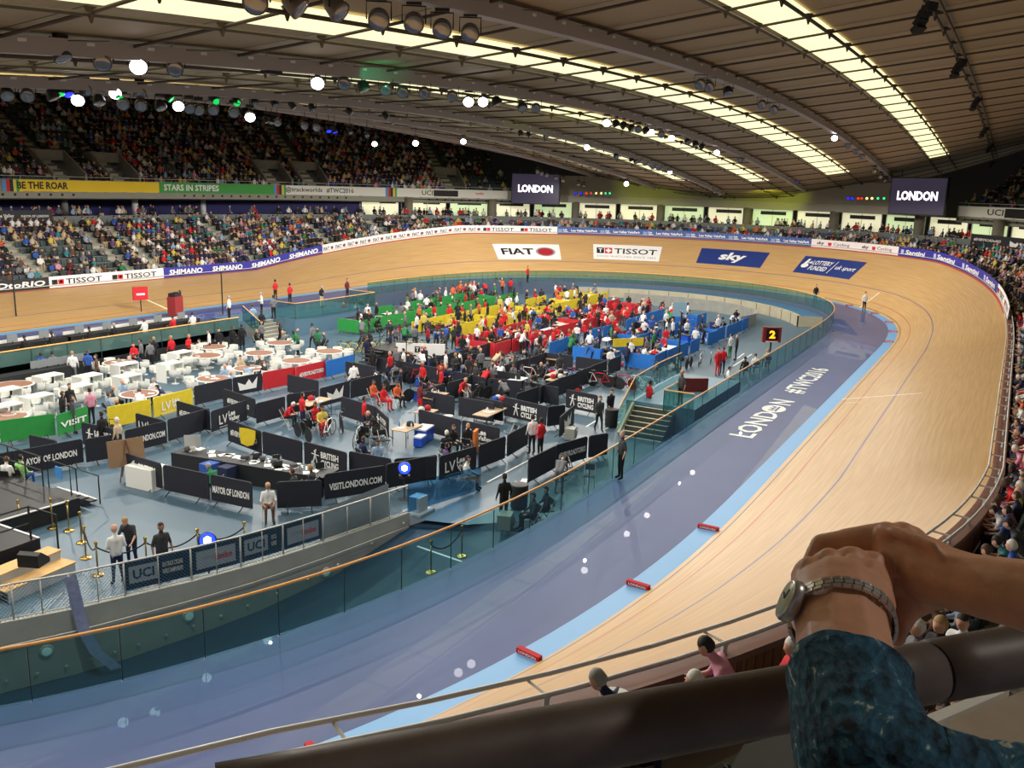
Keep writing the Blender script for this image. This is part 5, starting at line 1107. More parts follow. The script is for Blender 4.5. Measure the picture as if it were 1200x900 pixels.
for where_c, where in [((c), w_) for c, w_ in hb]:
    x, y = atf(*where_c); e = empty('bar_table', (x, y, ZI), .05, 'white cube-sided bar table '+where, 'table', 'white rectangular bar tables')
    MB().box((0, 0, 1.0), (1.3, .75, .06)).build('tabletop', wpl, e)
    for s in (-1, 1): MB().box((s*.62, 0, .48), (.05, .74, .97)).build('side_panel', wpl, e)
    for s in (-1, 1):
        tub(x+s*.35, y-.8, PI/2, 'white tub chair in front of the bar table '+where, 'white chairs at the bar tables'); tub(x+s*.35, y+.8, -PI/2, 'white tub chair behind the bar table '+where, 'white chairs at the bar tables')
# commentary desks along the far left fence
dskm = mat('desk_black', (26, 28, 32), .6)
def desk(p0, p1, dep, lab, h=.75, cloth=True, nm='long_desk', top=None, z=ZI):
    a = Vector(p0); b = Vector(p1); d = b-a; L = d.length; c = (a+b)/2; e = empty(nm, (c.x, c.y, z), math.atan2(d.y, d.x), lab, 'desk')
    MB().box((0, 0, h-.02), (L, dep, .04)).build('worktop', top or dskm, e)
    if cloth: MB().box((0, -dep/2+.02, (h-.04)/2), (L, .03, h-.04)).build('front_panel', dskm, e); MB().box((0, dep/2-.02, (h-.04)/2), (L, .03, h-.04)).build('back_panel', dskm, e)
    else:
        for sx in (-1, 1):
            for sy in (-1, 1): MB().tube([(sx*(L/2-.08), sy*(dep/2-.06), 0), (sx*(L/2-.08), sy*(dep/2-.06), h-.04)], .02, 5).build('leg', dk, e)
    return e
MB().box((-26, 16.9, -.72), (48, 4.5, 1.18)).build('judges_deck', mat('deck_black', (28, 30, 34), .7))['kind'] = 'structure'
DZ = -.12; FYD = 14.65
for i in range(3):
    x0, x1 = -33+i*9.6, -33+(i+1)*9.6; nm_ = ['left', 'middle', 'right'][i]
    desk((x0+.1, 16.7), (x1-.1, 16.7), .8, 'long white-fronted judges desk beside the far straight, '+nm_+' section', z=DZ)
    MB().box((0, .42, .45), (9.2, .04, .8)).build('white_front', wpl, bpy.context.scene.objects[-1] if 0 else None) if 0 else None
    for k in range(5):
        q = x0+1+k*1.85; o = empty('monitor', (q, 16.8, DZ+.75), -PI/2+.1); MB().box((0, 0, .28), (.05, .62, .42)).build('display', mat('monitor_grey', (130, 135, 138), .4), o); MB().box((0, 0, .06), (.05, .07, .12)).build('stand', dk, o)
        tag(o, 'grey monitor on the %s section of the judges desk' % nm_, 'monitor', 'monitors on the judges desks')
        if R9.random() < .75: t_ = R9.choice(['white', 'black', 'white', 'navy', 'red', 'white']); person('sit', (q+R9.uniform(-.4, .4), 15.85, DZ-.02), PI/2+R9.uniform(-.4, .4), t_, 'black', R9.choice(['dark', 'grey', 'brown']), 'light', 'seated judge in %s top at the %s section of the far desk' % (t_, nm_), 'people at the judges desks', True)
    e = empty('white_desk_screen', ((x0+x1)/2, 17.3, DZ), 0, 'low white screen behind the %s section of the judges desk' % nm_, 'screen panel'); MB().box((0, 0, .45), (9.0, .05, .9)).build('panel', wpl, e)
darkglass = glass_mat('smoked_glass', (60, 80, 84), .35)
for i in range(15):
    x0 = -34.+i*2.1; e = empty('glass_fence_panel', (x0, FYD, DZ), 0, 'smoky glass fence panel in front of the judges desks', 'fence panel', 'glass panels of the judges deck'); mb = MB(); mb.add([(0.02, 0, -.4), (2.08, 0, -.4), (2.08, 0, .72), (.02, 0, .72)], [(0, 1, 2, 3)]); mb.build('pane', darkglass, e); MB().box((0, 0, .16), (.03, .03, 1.1)).build('post', glass_edge, e)
o = MB().tube([(-34, FYD, DZ+.78), (-2.5, FYD, DZ+.78)], .04, 8).build('timber_handrail', oak); tag(o, 'pale oak handrail in front of the judges desks on the far side', 'handrail')
for i in range(2): desk((-33+i*9, 13.75), (-24.2+i*9, 13.75), .8, 'long black desk on the infield below the judges deck, '+['left', 'right'][i]+' one', .95)
for i in range(5):
    o = empty('monitor', (-17.5+i*.62, 13.85, ZI+.95), -PI/2-.2); MB().box((0, 0, .26), (.05, .56, .4)).build('display', mat('monitor_grey', (130, 135, 138), .4), o); MB().box((0, 0, .05), (.05, .07, .1)).build('stand', dk, o); tag(o, 'grey screen in the row on the black infield desk, %s from the left' % ORD[i+1], 'monitor', 'screens on the black infield desk')
for i in range(12): person(R9.choice(['stand', 'stand_hold', 'sit', 'walk']), (-12+i*.95, 13.3+R9.uniform(-.4, .5), ZI-.02), R9.uniform(0, 6), R9.choice(['black', 'white', 'red', 'grey', 'black']), 'black', R9.choice(['dark', 'brown', 'fair']), 'light', 'person standing in the group below the judges deck', 'people on the infield', True)
# thin black lighting poles
for k, (px, y0, y1, lab) in enumerate([(22, 403, 315, 'tall thin black pole at the far left of the infield'), (262, 388, 319, 'tall thin black pole beside the far steps'), (793, 452, 366, 'tall thin black pole beside the near stairs and blue pens'), (717+250, 306, 250, None)]):
    if not lab: continue
    x, y = atf(px, y0); lo_, hi_ = 0, 12
    for _ in range(30):
        m_ = (lo_+hi_)/2
        if proj((x, y, ZI+m_))[0][1] > y1: lo_ = m_
        else: hi_ = m_
    e = empty('light_pole', (x, y, ZI), .5, lab, 'pole'); MB().tube([(0, 0, 0), (0, 0, lo_)], .05, 8).build('pole', dk, e); MB().box((0, 0, lo_), (.8, .08, .08)).build('crossbar', dk, e); MB().lathe([(.3, 0), (.25, .04)], (0, 0, 0), 12).build('base', dk, e)
# red start clock / judges' box
x, y = atf(167, 388); e = empty('lap_board', (x, y, ZI), -1.9, 'red lap board on a black post beside the far straight', 'board'); 
MB().tube([(0, 0, 0), (0, 0, 2.3)], .04, 6).build('post', dk, e); MB().box((0, 0, 2.75), (.15, 1.05, .95)).build('panel', rd, e); MB().box((.08, 0, 2.7), (.02, .6, .14)).build('marking', offw, e)
x, y = at(206, 369, 0)[:2]; e = empty('starting_gate', (x, y, 0), .4, 'red starting gate beside the track on the far straight', 'gate'); MB().box((0, 0, .7), (1.2, .6, 1.3)).build('housing', mat('gate_red', (150, 40, 40), .6), e); MB().box((0, 0, 1.45), (1.0, .5, .3)).build('cover', dk, e)
# platform and stairs beside the near fence
grn = mat('platform_blue_grey', (84, 116, 138), .5)
e = empty('fence_platform', (-2.5, -17, ZI), 0, 'raised platform with glass balustrade and stairs beside the near fence', 'platform')
MB().box((0, .35, .63), (7.8, 3.4, 1.26)).build('deck', grn, e)
for k in range(7):
    MB().box((-4.0-.27*k, .55, (1.26-.18*(k+1))/2), (.27, 2.0, 1.26-.18*(k+1))).build('step', mat('step_dark', (60, 62, 58), .7), e)
for k in range(7): MB().box((-4.0-.27*k-.1, .55, 1.26-.18*(k+1)+.008), (.1, 2.0, .014)).build('nosing', mat('nosing_cream', (205, 200, 170), .6), e)
MB().box((-4.9, 1.62, .62), (2.0, .12, .2), 0, 0, -.59).build('stringer', mat('stringer_pale', (175, 175, 150), .6), e)
def bal_run(pts, z0, z1, parent, glassy=True):
    o0 = Vector(parent.location); P3 = [Vector(p) for p in pts]
    for a, b in zip(P3[:-1], P3[1:]):
        if glassy: mb = MB(); mb.add([a+Vector((0, 0, z0))-o0, b+Vector((0, 0, z0))-o0, b+Vector((0, 0, z1-.04))-o0, a+Vector((0, 0, z1-.04))-o0], [(0, 1, 2, 3)]); mb.build('pane', glass, parent)
        mb = MB(); mb.tube([a+Vector((0, 0, z0))-o0, a+Vector((0, 0, z1))-o0], .018, 5); mb.build('post', glass_edge, parent)
    mb = MB(); mb.tube([p+Vector((0, 0, z1))-o0 for p in P3], .03, 8); mb.build('handrail', oak, parent)
bal_run([(1.3, -15.0, 0), (-2, -15.0, 0), (-6.3, -15.3, 0), (-8.2, -15.3, -1.2)], 0, 1.12, e)
bal_run([(-5.4, -17.35, 0), (-8.1, -17.4, 0), (-8.1, -18.8, 0)], 0, 1.1, e)
# far steps platform
e = empty('far_fence_platform', (7.2, 16.7, ZI), 0, 'raised platform with steps and glass balustrade beside the far straight', 'platform')
MB().box((0, .1, .64), (9.2, 4.9, 1.28)).build('deck', grn, e); MB().box((-6.2, 1.25, .64), (3.2, 2.6, 1.28)).build('landing', grn, e)
for k in range(6): MB().box((-5.9, -.2-.3*k, (1.28-.2*(k+1))/2), (2.4, .3, 1.28-.2*(k+1))).build('step', conc, e); MB().box((-5.9, -.3-.3*k, 1.28-.2*(k+1)+.01), (2.4, .1, .02)).build('nosing', mat('nosing_cream', (205, 200, 170), .6), e)
bal_run([(2.6, 16.4, 0), (2.6, 14.3, 0), (5.4, 14.2, 0), (8.6, 14.2, 0), (11.8, 14.3, 0), (11.8, 16.9, 0)], 0, 1.12, e)
bal_run([(-.3, 16.5, 0), (-.3, 14.8, -1.0)], 0, 1.05, e)
# TISSOT podium
x, y = atf(497, 430); e = empty('podium_stage', (x+.4, y+1.9, ZI), 0, 'black podium with railings and white TISSOT board in the centre', 'stage')
MB().box((0, 0, .5), (3.4, 3.0, 1.0)).build('deck', dskm, e)
mb = MB(); mb.box((0, 0, 0), (3.0, .06, 1.35)); bd = mb.build('sign_board', offw, e); bd.location = (-.8, -1.9, .85)
q = Vector((CX-x, CY-y)); bd.rotation_euler = (0, 0, math.atan2(q.y, q.x)+PI/2-.05)
mb = MB(); fn = lambda u, v: (u, -.04, v); mb.add([fn(-.35, .12), fn(-.02, .12), fn(-.02, .5), fn(-.35, .5)], [(0, 1, 2, 3)]); mb.add([fn(.02, .12), fn(.35, .12), fn(.35, .5), fn(.02, .5)], [(0, 1, 2, 3)], 1); text_to(mb, 'TISSOT', -1.25, -.5, 2.5, .48, fn, .015); text_to(mb, '+', .06, .16, .26, .3, lambda u, v: (u, -.05, v), .06, 0, 2); text_to(mb, 'T', -.28, .18, .18, .26, lambda u, v: (u, -.05, v), .03, 0, 2); mb.build('lettering', [dk, rd, white], bd)
mb = MB()
for sx in (-1.65, -.5, .6, 1.65):
    for sy in (-1.45, 1.45): mb.tube([(sx, sy, 1), (sx, sy, 2.1)], .03, 5)
for sy in (-1.45, 1.45): mb.tube([(-1.65, sy, 2.1), (1.65, sy, 2.1)], .03, 5); mb.tube([(-1.65, sy, 1.55), (1.65, sy, 1.55)], .02, 5)
mb.build('railing', dk, e)
mb = MB(); 
for k in range(5): mb.box((-1.9-.28*k, .7, .9-.19*k), (.28, 1.1, .05))
mb.tube([(-1.7, .1, 2.1), (-3.2, .1, 1.0), (-3.2, .1, 0)], .03, 5); mb.tube([(-1.7, 1.3, 2.1), (-3.2, 1.3, 1.0), (-3.2, 1.3, 0)], .03, 5); mb.build('stairs', dk, e)
# black stage at left with railings and stairs
stg = mat('stage_black', (24, 25, 28), .55)
c0 = Vector(atf(0, 612)); 
e = empty('presentation_stage', (-30.0, -1.6, ZI), -.05, 'large black stage with railings and stairs at the left edge', 'stage')
MB().box((0, 0, .3), (4.4, 5.2, .6)).build('deck', stg, e)
mb = MB()
for a, b in (((2.15, 2.5), (2.15, -.6)), ((-2, 2.5), (2.15, 2.5))):
    n = 3
    for k in range(n+1): t = k/n; mb.tube([(a[0]+(b[0]-a[0])*t, a[1]+(b[1]-a[1])*t, .6), (a[0]+(b[0]-a[0])*t, a[1]+(b[1]-a[1])*t, 1.65)], .025, 5)
    for z in (1.65, 1.15): mb.tube([(a[0], a[1], z), (b[0], b[1], z)], .025, 5)
mb.build('railing', dk, e)
MB().box((-.2, -2.62, .61), (4.0, .05, .04)).build('edge_strip', offw, e)
for k in range(3): MB().box((2.35+.3*k, -1.5, .5-.17*k), (.3, 1.3, .05)).build('step', stg, e); MB().box((2.48+.3*k, -1.5, .53-.17*k), (.05, 1.3, .03)).build('nosing', offw, e)
mb = MB()
for yy in (-.85, -2.15): mb.tube([(2.2, yy, .6), (2.2, yy, 1.6), (3.2, yy, 1.0), (3.2, yy, 0)], .025, 5)
mb.build('stair_rail', dk, e); MB().box((2.2, -1.5, 1.25), (.03, .35, .4)).build('blue_notice', mat('notice_blue', (60, 140, 215), .6), e)
# front left stage with white edge, wedge monitor, wooden steps
e = empty('small_stage', (-33.3, -5.55, ZI), .0, 'black stage with white edge strip at the lower left', 'stage')
MB().box((-.2, 0, .4), (5.0, 2.6, .8)).build('deck', stg, e); MB().box((2.27, 0, .81), (.06, 2.6, .03)).build('edge_strip', offw, e); MB().box((-.2, 1.28, .81), (5.0, .05, .03)).build('edge_strip', offw, e)
mb = MB(); mb.tube([(2.1, -1.2, .8), (2.1, -1.2, 1.8)], .03, 5); mb.tube([(.3, -1.2, .8), (.3, -1.2, 1.8)], .03, 5); mb.tube([(.3, -1.2, 1.8), (2.1, -1.2, 1.8), (2.9, -1.2, 1.3), (2.9, -1.2, 0)], .03, 5); mb.tube([(.3, -1.2, 1.3), (2.1, -1.2, 1.3)], .025, 5); mb.build('railing', dk, e)
mb = MB(); mb.add([(-.25, -.3, 0), (.25, -.3, 0), (.25, -.3, .12), (-.1, -.3, .4), (-.25, -.3, .35), (-.25, .3, 0), (.25, .3, 0), (.25, .3, .12), (-.1, .3, .4), (-.25, .3, .35)], [(0, 1, 2, 3, 4), (9, 8, 7, 6, 5), (0, 5, 6, 1), (1, 6, 7, 2), (2, 7, 8, 3), (3, 8, 9, 4), (4, 9, 5, 0)])
o = mb.build('stage_monitor', dk); x, y = atf(40, 661, ZI+.8); o.location = (x, y, ZI+.8); o.rotation_euler = (0, 0, .4); tag(o, 'black wedge stage monitor speaker on the lower left stage corner', 'speaker')
e = empty('wooden_steps', (-31.9, -8.1, ZI), .1, 'pale plywood steps in front of the lower left stage', 'steps'); ply = mat('plywood', (205, 165, 105), .6, noise=.1, nscale=4)
for k, (hh, yy) in enumerate(((.6, .55), (.35, 0.0))): MB().box((-.1, yy, hh), (2.2, .55, .04)).build('tread', ply, e); MB().box((.95, yy, hh/2), (.05, .5, hh)).build('side_panel', wpl, e); MB().box((-.1, yy-.26, hh/2), (2.1, .03, hh-.02)).build('riser', mat('riser_grey', (170, 175, 180), .6), e)
# gold stanchions with ropes
gold = mat('polished_brass', (205, 170, 95), .25, metal=1)
def stanchion(x, y, z, lab):
    e = empty('rope_stanchion', (x, y, z), 0, lab, 'stanchion', 'brass rope stanchions'); MB().lathe([(.17, 0), (.17, .02), (.12, .045), (.03, .06)], (0, 0, 0), 20).build('base', gold, e, True); MB().lathe([(.024, .05), (.024, .88)], (0, 0, 0), 10).build('post', mat('brass_post', (165, 150, 100), .3, metal=.9), e, True)
    MB().lathe([(.025, .86), (.04, .88), (.03, .92), (.055, .97), (.045, 1.01), (.01, 1.03)], (0, 0, 0), 14).build('finial', gold, e, True); return Vector((x, y, z))
def rope(a, b, lab):
    mb = MB(); a = a+Vector((0, 0, .85)); b = b+Vector((0, 0, .85)); L = (b-a).length; pts = []
    for t in np.linspace(0, 1, 13): p = a.lerp(b, t); p.z -= 4*t*(1-t)*min(.38, L*.2); pts.append(p)
    o0 = pts[0].copy(); mb.tube([p-o0 for p in pts], .022, 6); o = mb.build('barrier_rope', mat('rope_black', (22, 24, 28), .8), None, True); o.location = o0; tag(o, lab, 'rope', 'black ropes between stanchions')
S1 = {}
for k, (px, py, lab) in enumerate([(24, 621, 'nearest the left edge before the stage'), (62, 619, 'second before the black stage'), (81, 622, 'third before the black stage'), (96, 636, 'behind the rope corner'), (101, 654, 'at the rope corner'), (115, 674, 'beside the reaching ginger-haired man')]): x, y = atf(px, py); S1[k] = stanchion(x, y, ZI, 'brass stanchion '+lab)
for k, (px, py, lab) in enumerate([(170, 630, 'between the two visitors by the mesh fence'), (231, 620, 'beside the blue moving light'), (286, 612, 'behind the grey bearded seated man')]):
    p = at(px, py, ZI+1.0); S1[6+k] = stanchion(float(p[0]), float(p[1]), ZI, 'brass stanchion '+lab)
S1[9] = stanchion(*atf(505, 671, ZI-.02), ZI-.02, 'brass stanchion behind the glass fence, left of two'); S1[10] = stanchion(*atf(541, 652, ZI-.01), ZI-.01, 'brass stanchion behind the glass fence, right of two')
for a, b, l in ((3, 4, 'short black rope at the rope corner'), (4, 5, 'black rope beside the reaching man'), (5, 6, 'black rope behind the man in white'), (6, 7, 'black rope behind the headphone wearer'), (7, 8, 'black rope right of the blue moving light'), (9, 10, 'black rope behind the glass fence')): rope(S1[a], S1[b], l)
# moving head lights
for px, py, lab, sc_ in ((243, 633, 'blue glowing moving head light behind the mesh fence', 1.), (474, 549, 'blue glowing moving head light by the man in white', .9)):
    p = at(px, py, ZI+1.15); e = empty('moving_head_light', (float(p[0]), float(p[1]), ZI), math.atan2(CY-p[1], CX-p[0]), lab, 'stage light', 'blue moving head lights'); R = Matrix.Rotation(PI/2-.35, 3, 'Y')
    MB().lathe([(.2, .8), (.2, .9), (.1, .92)], (0, 0, 0), 16).build('base', dk, e); MB().lathe([(.25, 0), (.03, .03), (.03, .8)], (0, 0, 0), 12).build('stand', dk, e)
    MB().lathe([(.15, -.2), (.23, -.1), (.25, .08), (.22, .14)], (0, 0, 1.15), 18, 0, R).build('head', mat('head_blue_black', (20, 20, 60), .4), e, True)
    MB().lathe([(.21, .142), (.15, .15)], (0, 0, 1.15), 18, 0, R).build('lens', mat('lens_blue', (20, 40, 255), .3, emit=(25, 50, 255), es=4), e); MB().lathe([(.12, .155), (.05, .16)], (0, 0, 1.15), 6, 0, R).build('core', mat('lens_core', (200, 210, 255), .3, emit=(215, 220, 255), es=6), e)
# easel
x, y = atf(163, 567); e = empty('display_easel', (x, y+.6, ZI), -1.9, 'brown wooden display board on an easel behind the barriers', 'easel'); MB().box((0, 0, 1.1), (.04, 1.3, 1.0), 0, 0, -.15).build('board', mat('board_tan', (140, 112, 84), .7), e)
mb = MB(); mb.tube([(.05, -.3, 0), (0, 0, 1.6)], .025, 5); mb.tube([(.05, .3, 0), (0, 0, 1.6)], .025, 5); mb.tube([(-.6, 0, 0), (0, 0, 1.6)], .02, 5); mb.build('legs', mat('easel_brown', (110, 75, 50), .6), e)
x, y = atf(193, 575); o = MB().box((0, 0, .4), (1.3, .8, .8)).build('white_counter', wpl); o.location = (x, y+.9, ZI); o.rotation_euler = (0, 0, -1.5); tag(o, 'low white counter beside the wooden easel', 'counter')
# media desk
a, b = Vector(atf(212, 548)), Vector(atf(388, 578)); d = b-a; m1 = a+d*.35
desk(a, m1, 1.0, 'long black media desk, left section with a white computer'); desk(m1, b, 1.1, 'long black media desk, right section covered in papers')
def along(t, s=0): p = a+d*t; n_ = Vector((-d.y, d.x)).normalized()*s; return p+n_
q = along(.08, .1); o = empty('desktop_computer', (q.x, q.y, ZI+.75), math.atan2(d.y, d.x)+PI/2+.5, 'large white desktop computer on the media desk', 'computer'); MB().box((0, 0, .38), (.03, .62, .46)).build('display', mat('imac_silver', (190, 192, 192), .3, metal=.3), o); MB().box((-.06, 0, .08), (.16, .2, .16)).build('stand', steel, o)
for k in range(46):
    t = R9.uniform(.03, .97); q = along(t, R9.uniform(-.38, .38)); kd = R9.choice(['p', 'p', 'p', 'b', 'm', 'l'])
    pos = 'on the left part of the media desk' if t < .35 else 'on the middle of the media desk' if t < .7 else 'on the right part of the media desk'
    if kd == 'p': o = MB().box((0, 0, .01), (.36, .26, .02)).build('paper_stack', offw); l_ = 'white papers '+pos; c_ = 'papers'
    elif kd == 'b': o = MB().lathe([(.04, 0), (.04, .2), (.015, .24), (.015, .27)], (0, 0, 0), 8).build('water_bottle', mat('bottle_clear', (150, 170, 180), .2)); l_ = 'bottle standing '+pos; c_ = 'bottle'
    elif kd == 'm': o = MB().lathe([(.1, 0), (.16, .05), (.13, .14), (.04, .17)], (0, 0, 0), 9).build('camera_bag', mat('bag_grey', (70, 72, 76), .8)); l_ = 'grey camera bag '+pos; c_ = 'bag'
    else: o = MB().box((0, 0, .01), (.34, .24, .02)).box((-.0, .13, .12), (.34, .02, .22)).build('laptop', mat('laptop_dark', (50, 52, 55), .4)); l_ = 'open laptop '+pos; c_ = 'laptop'
    o.location = (q.x, q.y, ZI+.75); o.rotation_euler = (0, 0, R9.uniform(0, 6)); tag(o, l_, c_, 'things lying on the media desk')
for t, c_ in ((.3, 'royal blue'), (.42, 'navy')):
    q = along(t, -.75); o = MB().box((0, 0, .35), (.6, .5, .7)).build('covered_chair', cm(c_)); o.location = (q.x, q.y, ZI); tag(o, c_+' jacket-covered chair beside the media desk', 'chair')
# folding chairs and pit tables
FCm = MB(); FCm.box((0, 0, .44), (.4, .4, .03)); FC1 = FCm.mesh('seat', dk); FCm = MB(); FCm.box((-.2, 0, .72), (.03, .4, .22), 0, 0, -.15); FC2 = FCm.mesh('backrest', dk)
FL_ = [MB().tube([(-.22, s*.2, .85), (.2, s*.2, 0)], .014, 5).mesh('leg', steel) for s in (-1, 1)]+[MB().tube([(.18, s*.19, .44), (-.2, s*.19, 0)], .014, 5).mesh('leg', steel) for s in (-1, 1)]
def fchair(x, y, rz, lab):
    e = empty('folding_chair', (x, y, ZI), rz, lab, 'chair', 'black folding chairs in the pits'); newobj('seat', FC1, e); newobj('backrest', FC2, e)
    for l_ in FL_: newobj('leg', l_, e)
for i, (px, py, lab) in enumerate([(430, 520, 'left of the blue cool boxes, first'), (440, 524, 'left of the blue cool boxes, second'), (450, 527, 'left of the blue cool boxes, third'), (690, 570, 'beside the navy barrier near the glass fence'), (672, 562, 'behind the navy barrier near the glass fence'), (655, 575, 'at the walkway by the glass fence'), (520, 540, 'under the seated person in black'), (548, 535, 'beside the orange towel'), (372, 500, 'at the pit table with red riders'), (575, 525, 'beside the massage table'), (600, 520, 'by the drinks stand')]): x, y = atf(px, py); fchair(x, y, R9.uniform(0, 6), 'black folding chair '+lab)
tops = mat('pit_table_tan', (175, 150, 120), .6)
for i, (px, py, lab, w2) in enumerate([(370, 488, 'with papers by the riders in red', 1.8), (510, 480, 'with food beside the man in white shirt', 1.6), (478, 520, 'with plates beside the woman in red tracksuit', 1.4), (575, 500, 'with yellow towel', 2.0), (500, 500, 'with salad beside the cool boxes', 1.0), (780, 480, 'behind the stairs', 1.2)]):
    x, y = atf(px, py); e = desk((x-w2/2, y), (x+w2/2, y+.1), .8, 'pit table '+lab, .75, False, 'pit_table', tops); clutter(x, y+.05, ZI+.75, 7, min(.36, w2/2-.2), 'the pit table '+lab.split(' beside')[0].split(' by')[0], ('papers', 'bottle', 'plate', 'bag'))
cb = mat('cool_box_blue', (28, 80, 200), .4)
for px, py, lab, s_ in ((497, 517, 'large blue cool box with white lid on top of another', .9), (492, 523, 'small blue cool box left of the large one', .55)):
    x, y = atf(px, py); e = empty('cool_box', (x, y, ZI), .2, lab, 'cool box'); MB().box((0, 0, .25*s_+.1), (1.0*s_, .5*s_+.1, .5*s_+.1)).build('body', cb, e); MB().box((0, 0, .5*s_+.18), (1.02*s_, .52*s_+.1, .07)).build('lid', mat('cool_lid', (215, 220, 228), .5), e)
x, y = atf(560, 490); clutter(x+1, y-.6, ZI+.76, 4, .4, 'the massage table', ('bag',))
# flag banner in blue pens (yellow strip)
x, y = atf(735, 424); e = empty('team_banner', (x, y, ZI), PI/2-.15-.5, 'yellow team banner with green stripe above the blue pens', 'banner'); MB().box((0, 0, 1.3), (.04, 2.3, .55)).build('cloth', BC['yellow'], e)
for s in (-1, 1): MB().tube([(0, s*1.1, 0), (0, s*1.1, 1.1)], .03, 5).build('post', dk, e)
x, y = atf(795, 385); MBx = MB().box((0, 0, 1.6), (.1, 1.1, 1.2)); o = MBx.build('grey_panel', mat('panel_grey_blue', (120, 150, 165), .6)); o.location = (x, y, ZI+.0); o.rotation_euler = (0, 0, .5); MBx = None; tag(o, 'grey-blue upright panel between the red and blue pens', 'panel')
# digital lap counter
x, y = atf(901, 428); e = empty('lap_counter', (x, y, ZI), -2.6, 'black lap counter showing an orange 2 beside the glass fence', 'lap counter'); MB().box((0, 0, 2.05), (.25, 1.2, 1.0)).build('housing', mat('counter_red', (120, 22, 22), .5), e); MB().box((.13, 0, 2.1), (.02, .8, .72)).build('display', mat('display_black', (12, 6, 6), .4), e)
mb = MB(); text_to(mb, '2', -.2, 1.82, .4, .52, lambda u, v: (.15, u, v), .04); mb.build('digit', mat('digit_orange', (255, 150, 30), .4, emit=(255, 140, 20), es=3), e); MB().tube([(0, 0, 0), (0, 0, 1.55)], .06, 6).build('stand', dk, e); MB().box((.14, 0, 1.6), (.02, .8, .05)).build('caption', offw, e)
x, y = atf(803, 486); e = empty('scoreboard', (x, y-.3, ZI), -2.5, 'dark red scoreboard standing in the pit behind the glass fence', 'scoreboard'); MB().box((0, 0, 1.5), (.2, 1.5, .9)).build('housing', mat('score_dark_red', (95, 28, 26), .5), e); MB().tube([(0, -.5, 0), (0, -.5, 1.1)], .04, 5).build('leg', dk, e); MB().tube([(0, .5, 0), (0, .5, 1.1)], .04, 5).build('leg', dk, e)
# assorted gear near the fence at the walkway
for px, py, kind_, lab in [(490, 600, 'box', 'clear plastic box on a stand near the ramp end'), (592, 620, 'amp', 'grey amplifier box beside the black cylinder'), (608, 595, 'bin', 'tall black bin beside the walkway and glass fence'), (668, 515, 'fan', 'grey carpet blower on the walkway'), (545, 470, 'bin2', 'grey bin beside the man in white shirt'), (716, 500, 'bin', 'black bin at the foot of the near stairs'), (525, 497, 'tub', 'white tub beside the man in white shirt')]:
    x, y = atf(px, py)
    if 'bin' in kind_: o = MB().lathe([(.26, 0), (.3, .05), (.32, .85), (.3, .88), (.1, .9)], (0, 0, 0), 16).build('bin', dk if kind_ == 'bin' else mat('bin_grey', (120, 124, 128), .6)); c_ = 'bin'
    elif kind_ == 'tub': o = MB().lathe([(.2, 0), (.24, .4), (.24, .42), (.2, .42)], (0, 0, 0), 14).build('plastic_tub', wpl); c_ = 'tub'
    elif kind_ == 'box': o = MB().box((0, 0, .35), (.5, .45, .5)).box((0, 0, .05), (.9, .8, .08)).build('equipment_box', mat('box_pale', (150, 170, 180), .3)); c_ = 'box'
    else: o = MB().box((0, 0, .3), (.55, .45, .5), .3).lathe([(.18, 0), (.2, .03), (.06, .05)], (.0, -.24, .3), 12, 0, Matrix.Rotation(PI/2, 3, 'X')).build('blower' if kind_ == 'fan' else 'amplifier_box', mat('blower_grey', (150, 150, 142), .5)); c_ = 'equipment'
    o.location = (x, y, ZI); tag(o, lab, c_)
for k, (px, py) in enumerate([(600, 572), (607, 578), (612, 569)]): x, y = atf(px, py); o = MB().box((0, 0, .04), (1.2, .25, .08)).build('roller_ramp', wpl); o.location = (x, y, ZI); o.rotation_euler = (0, 0, .1+.1*k); tag(o, 'white roller bar on the walkway, %s of three' % ORD[k+1], 'roller')
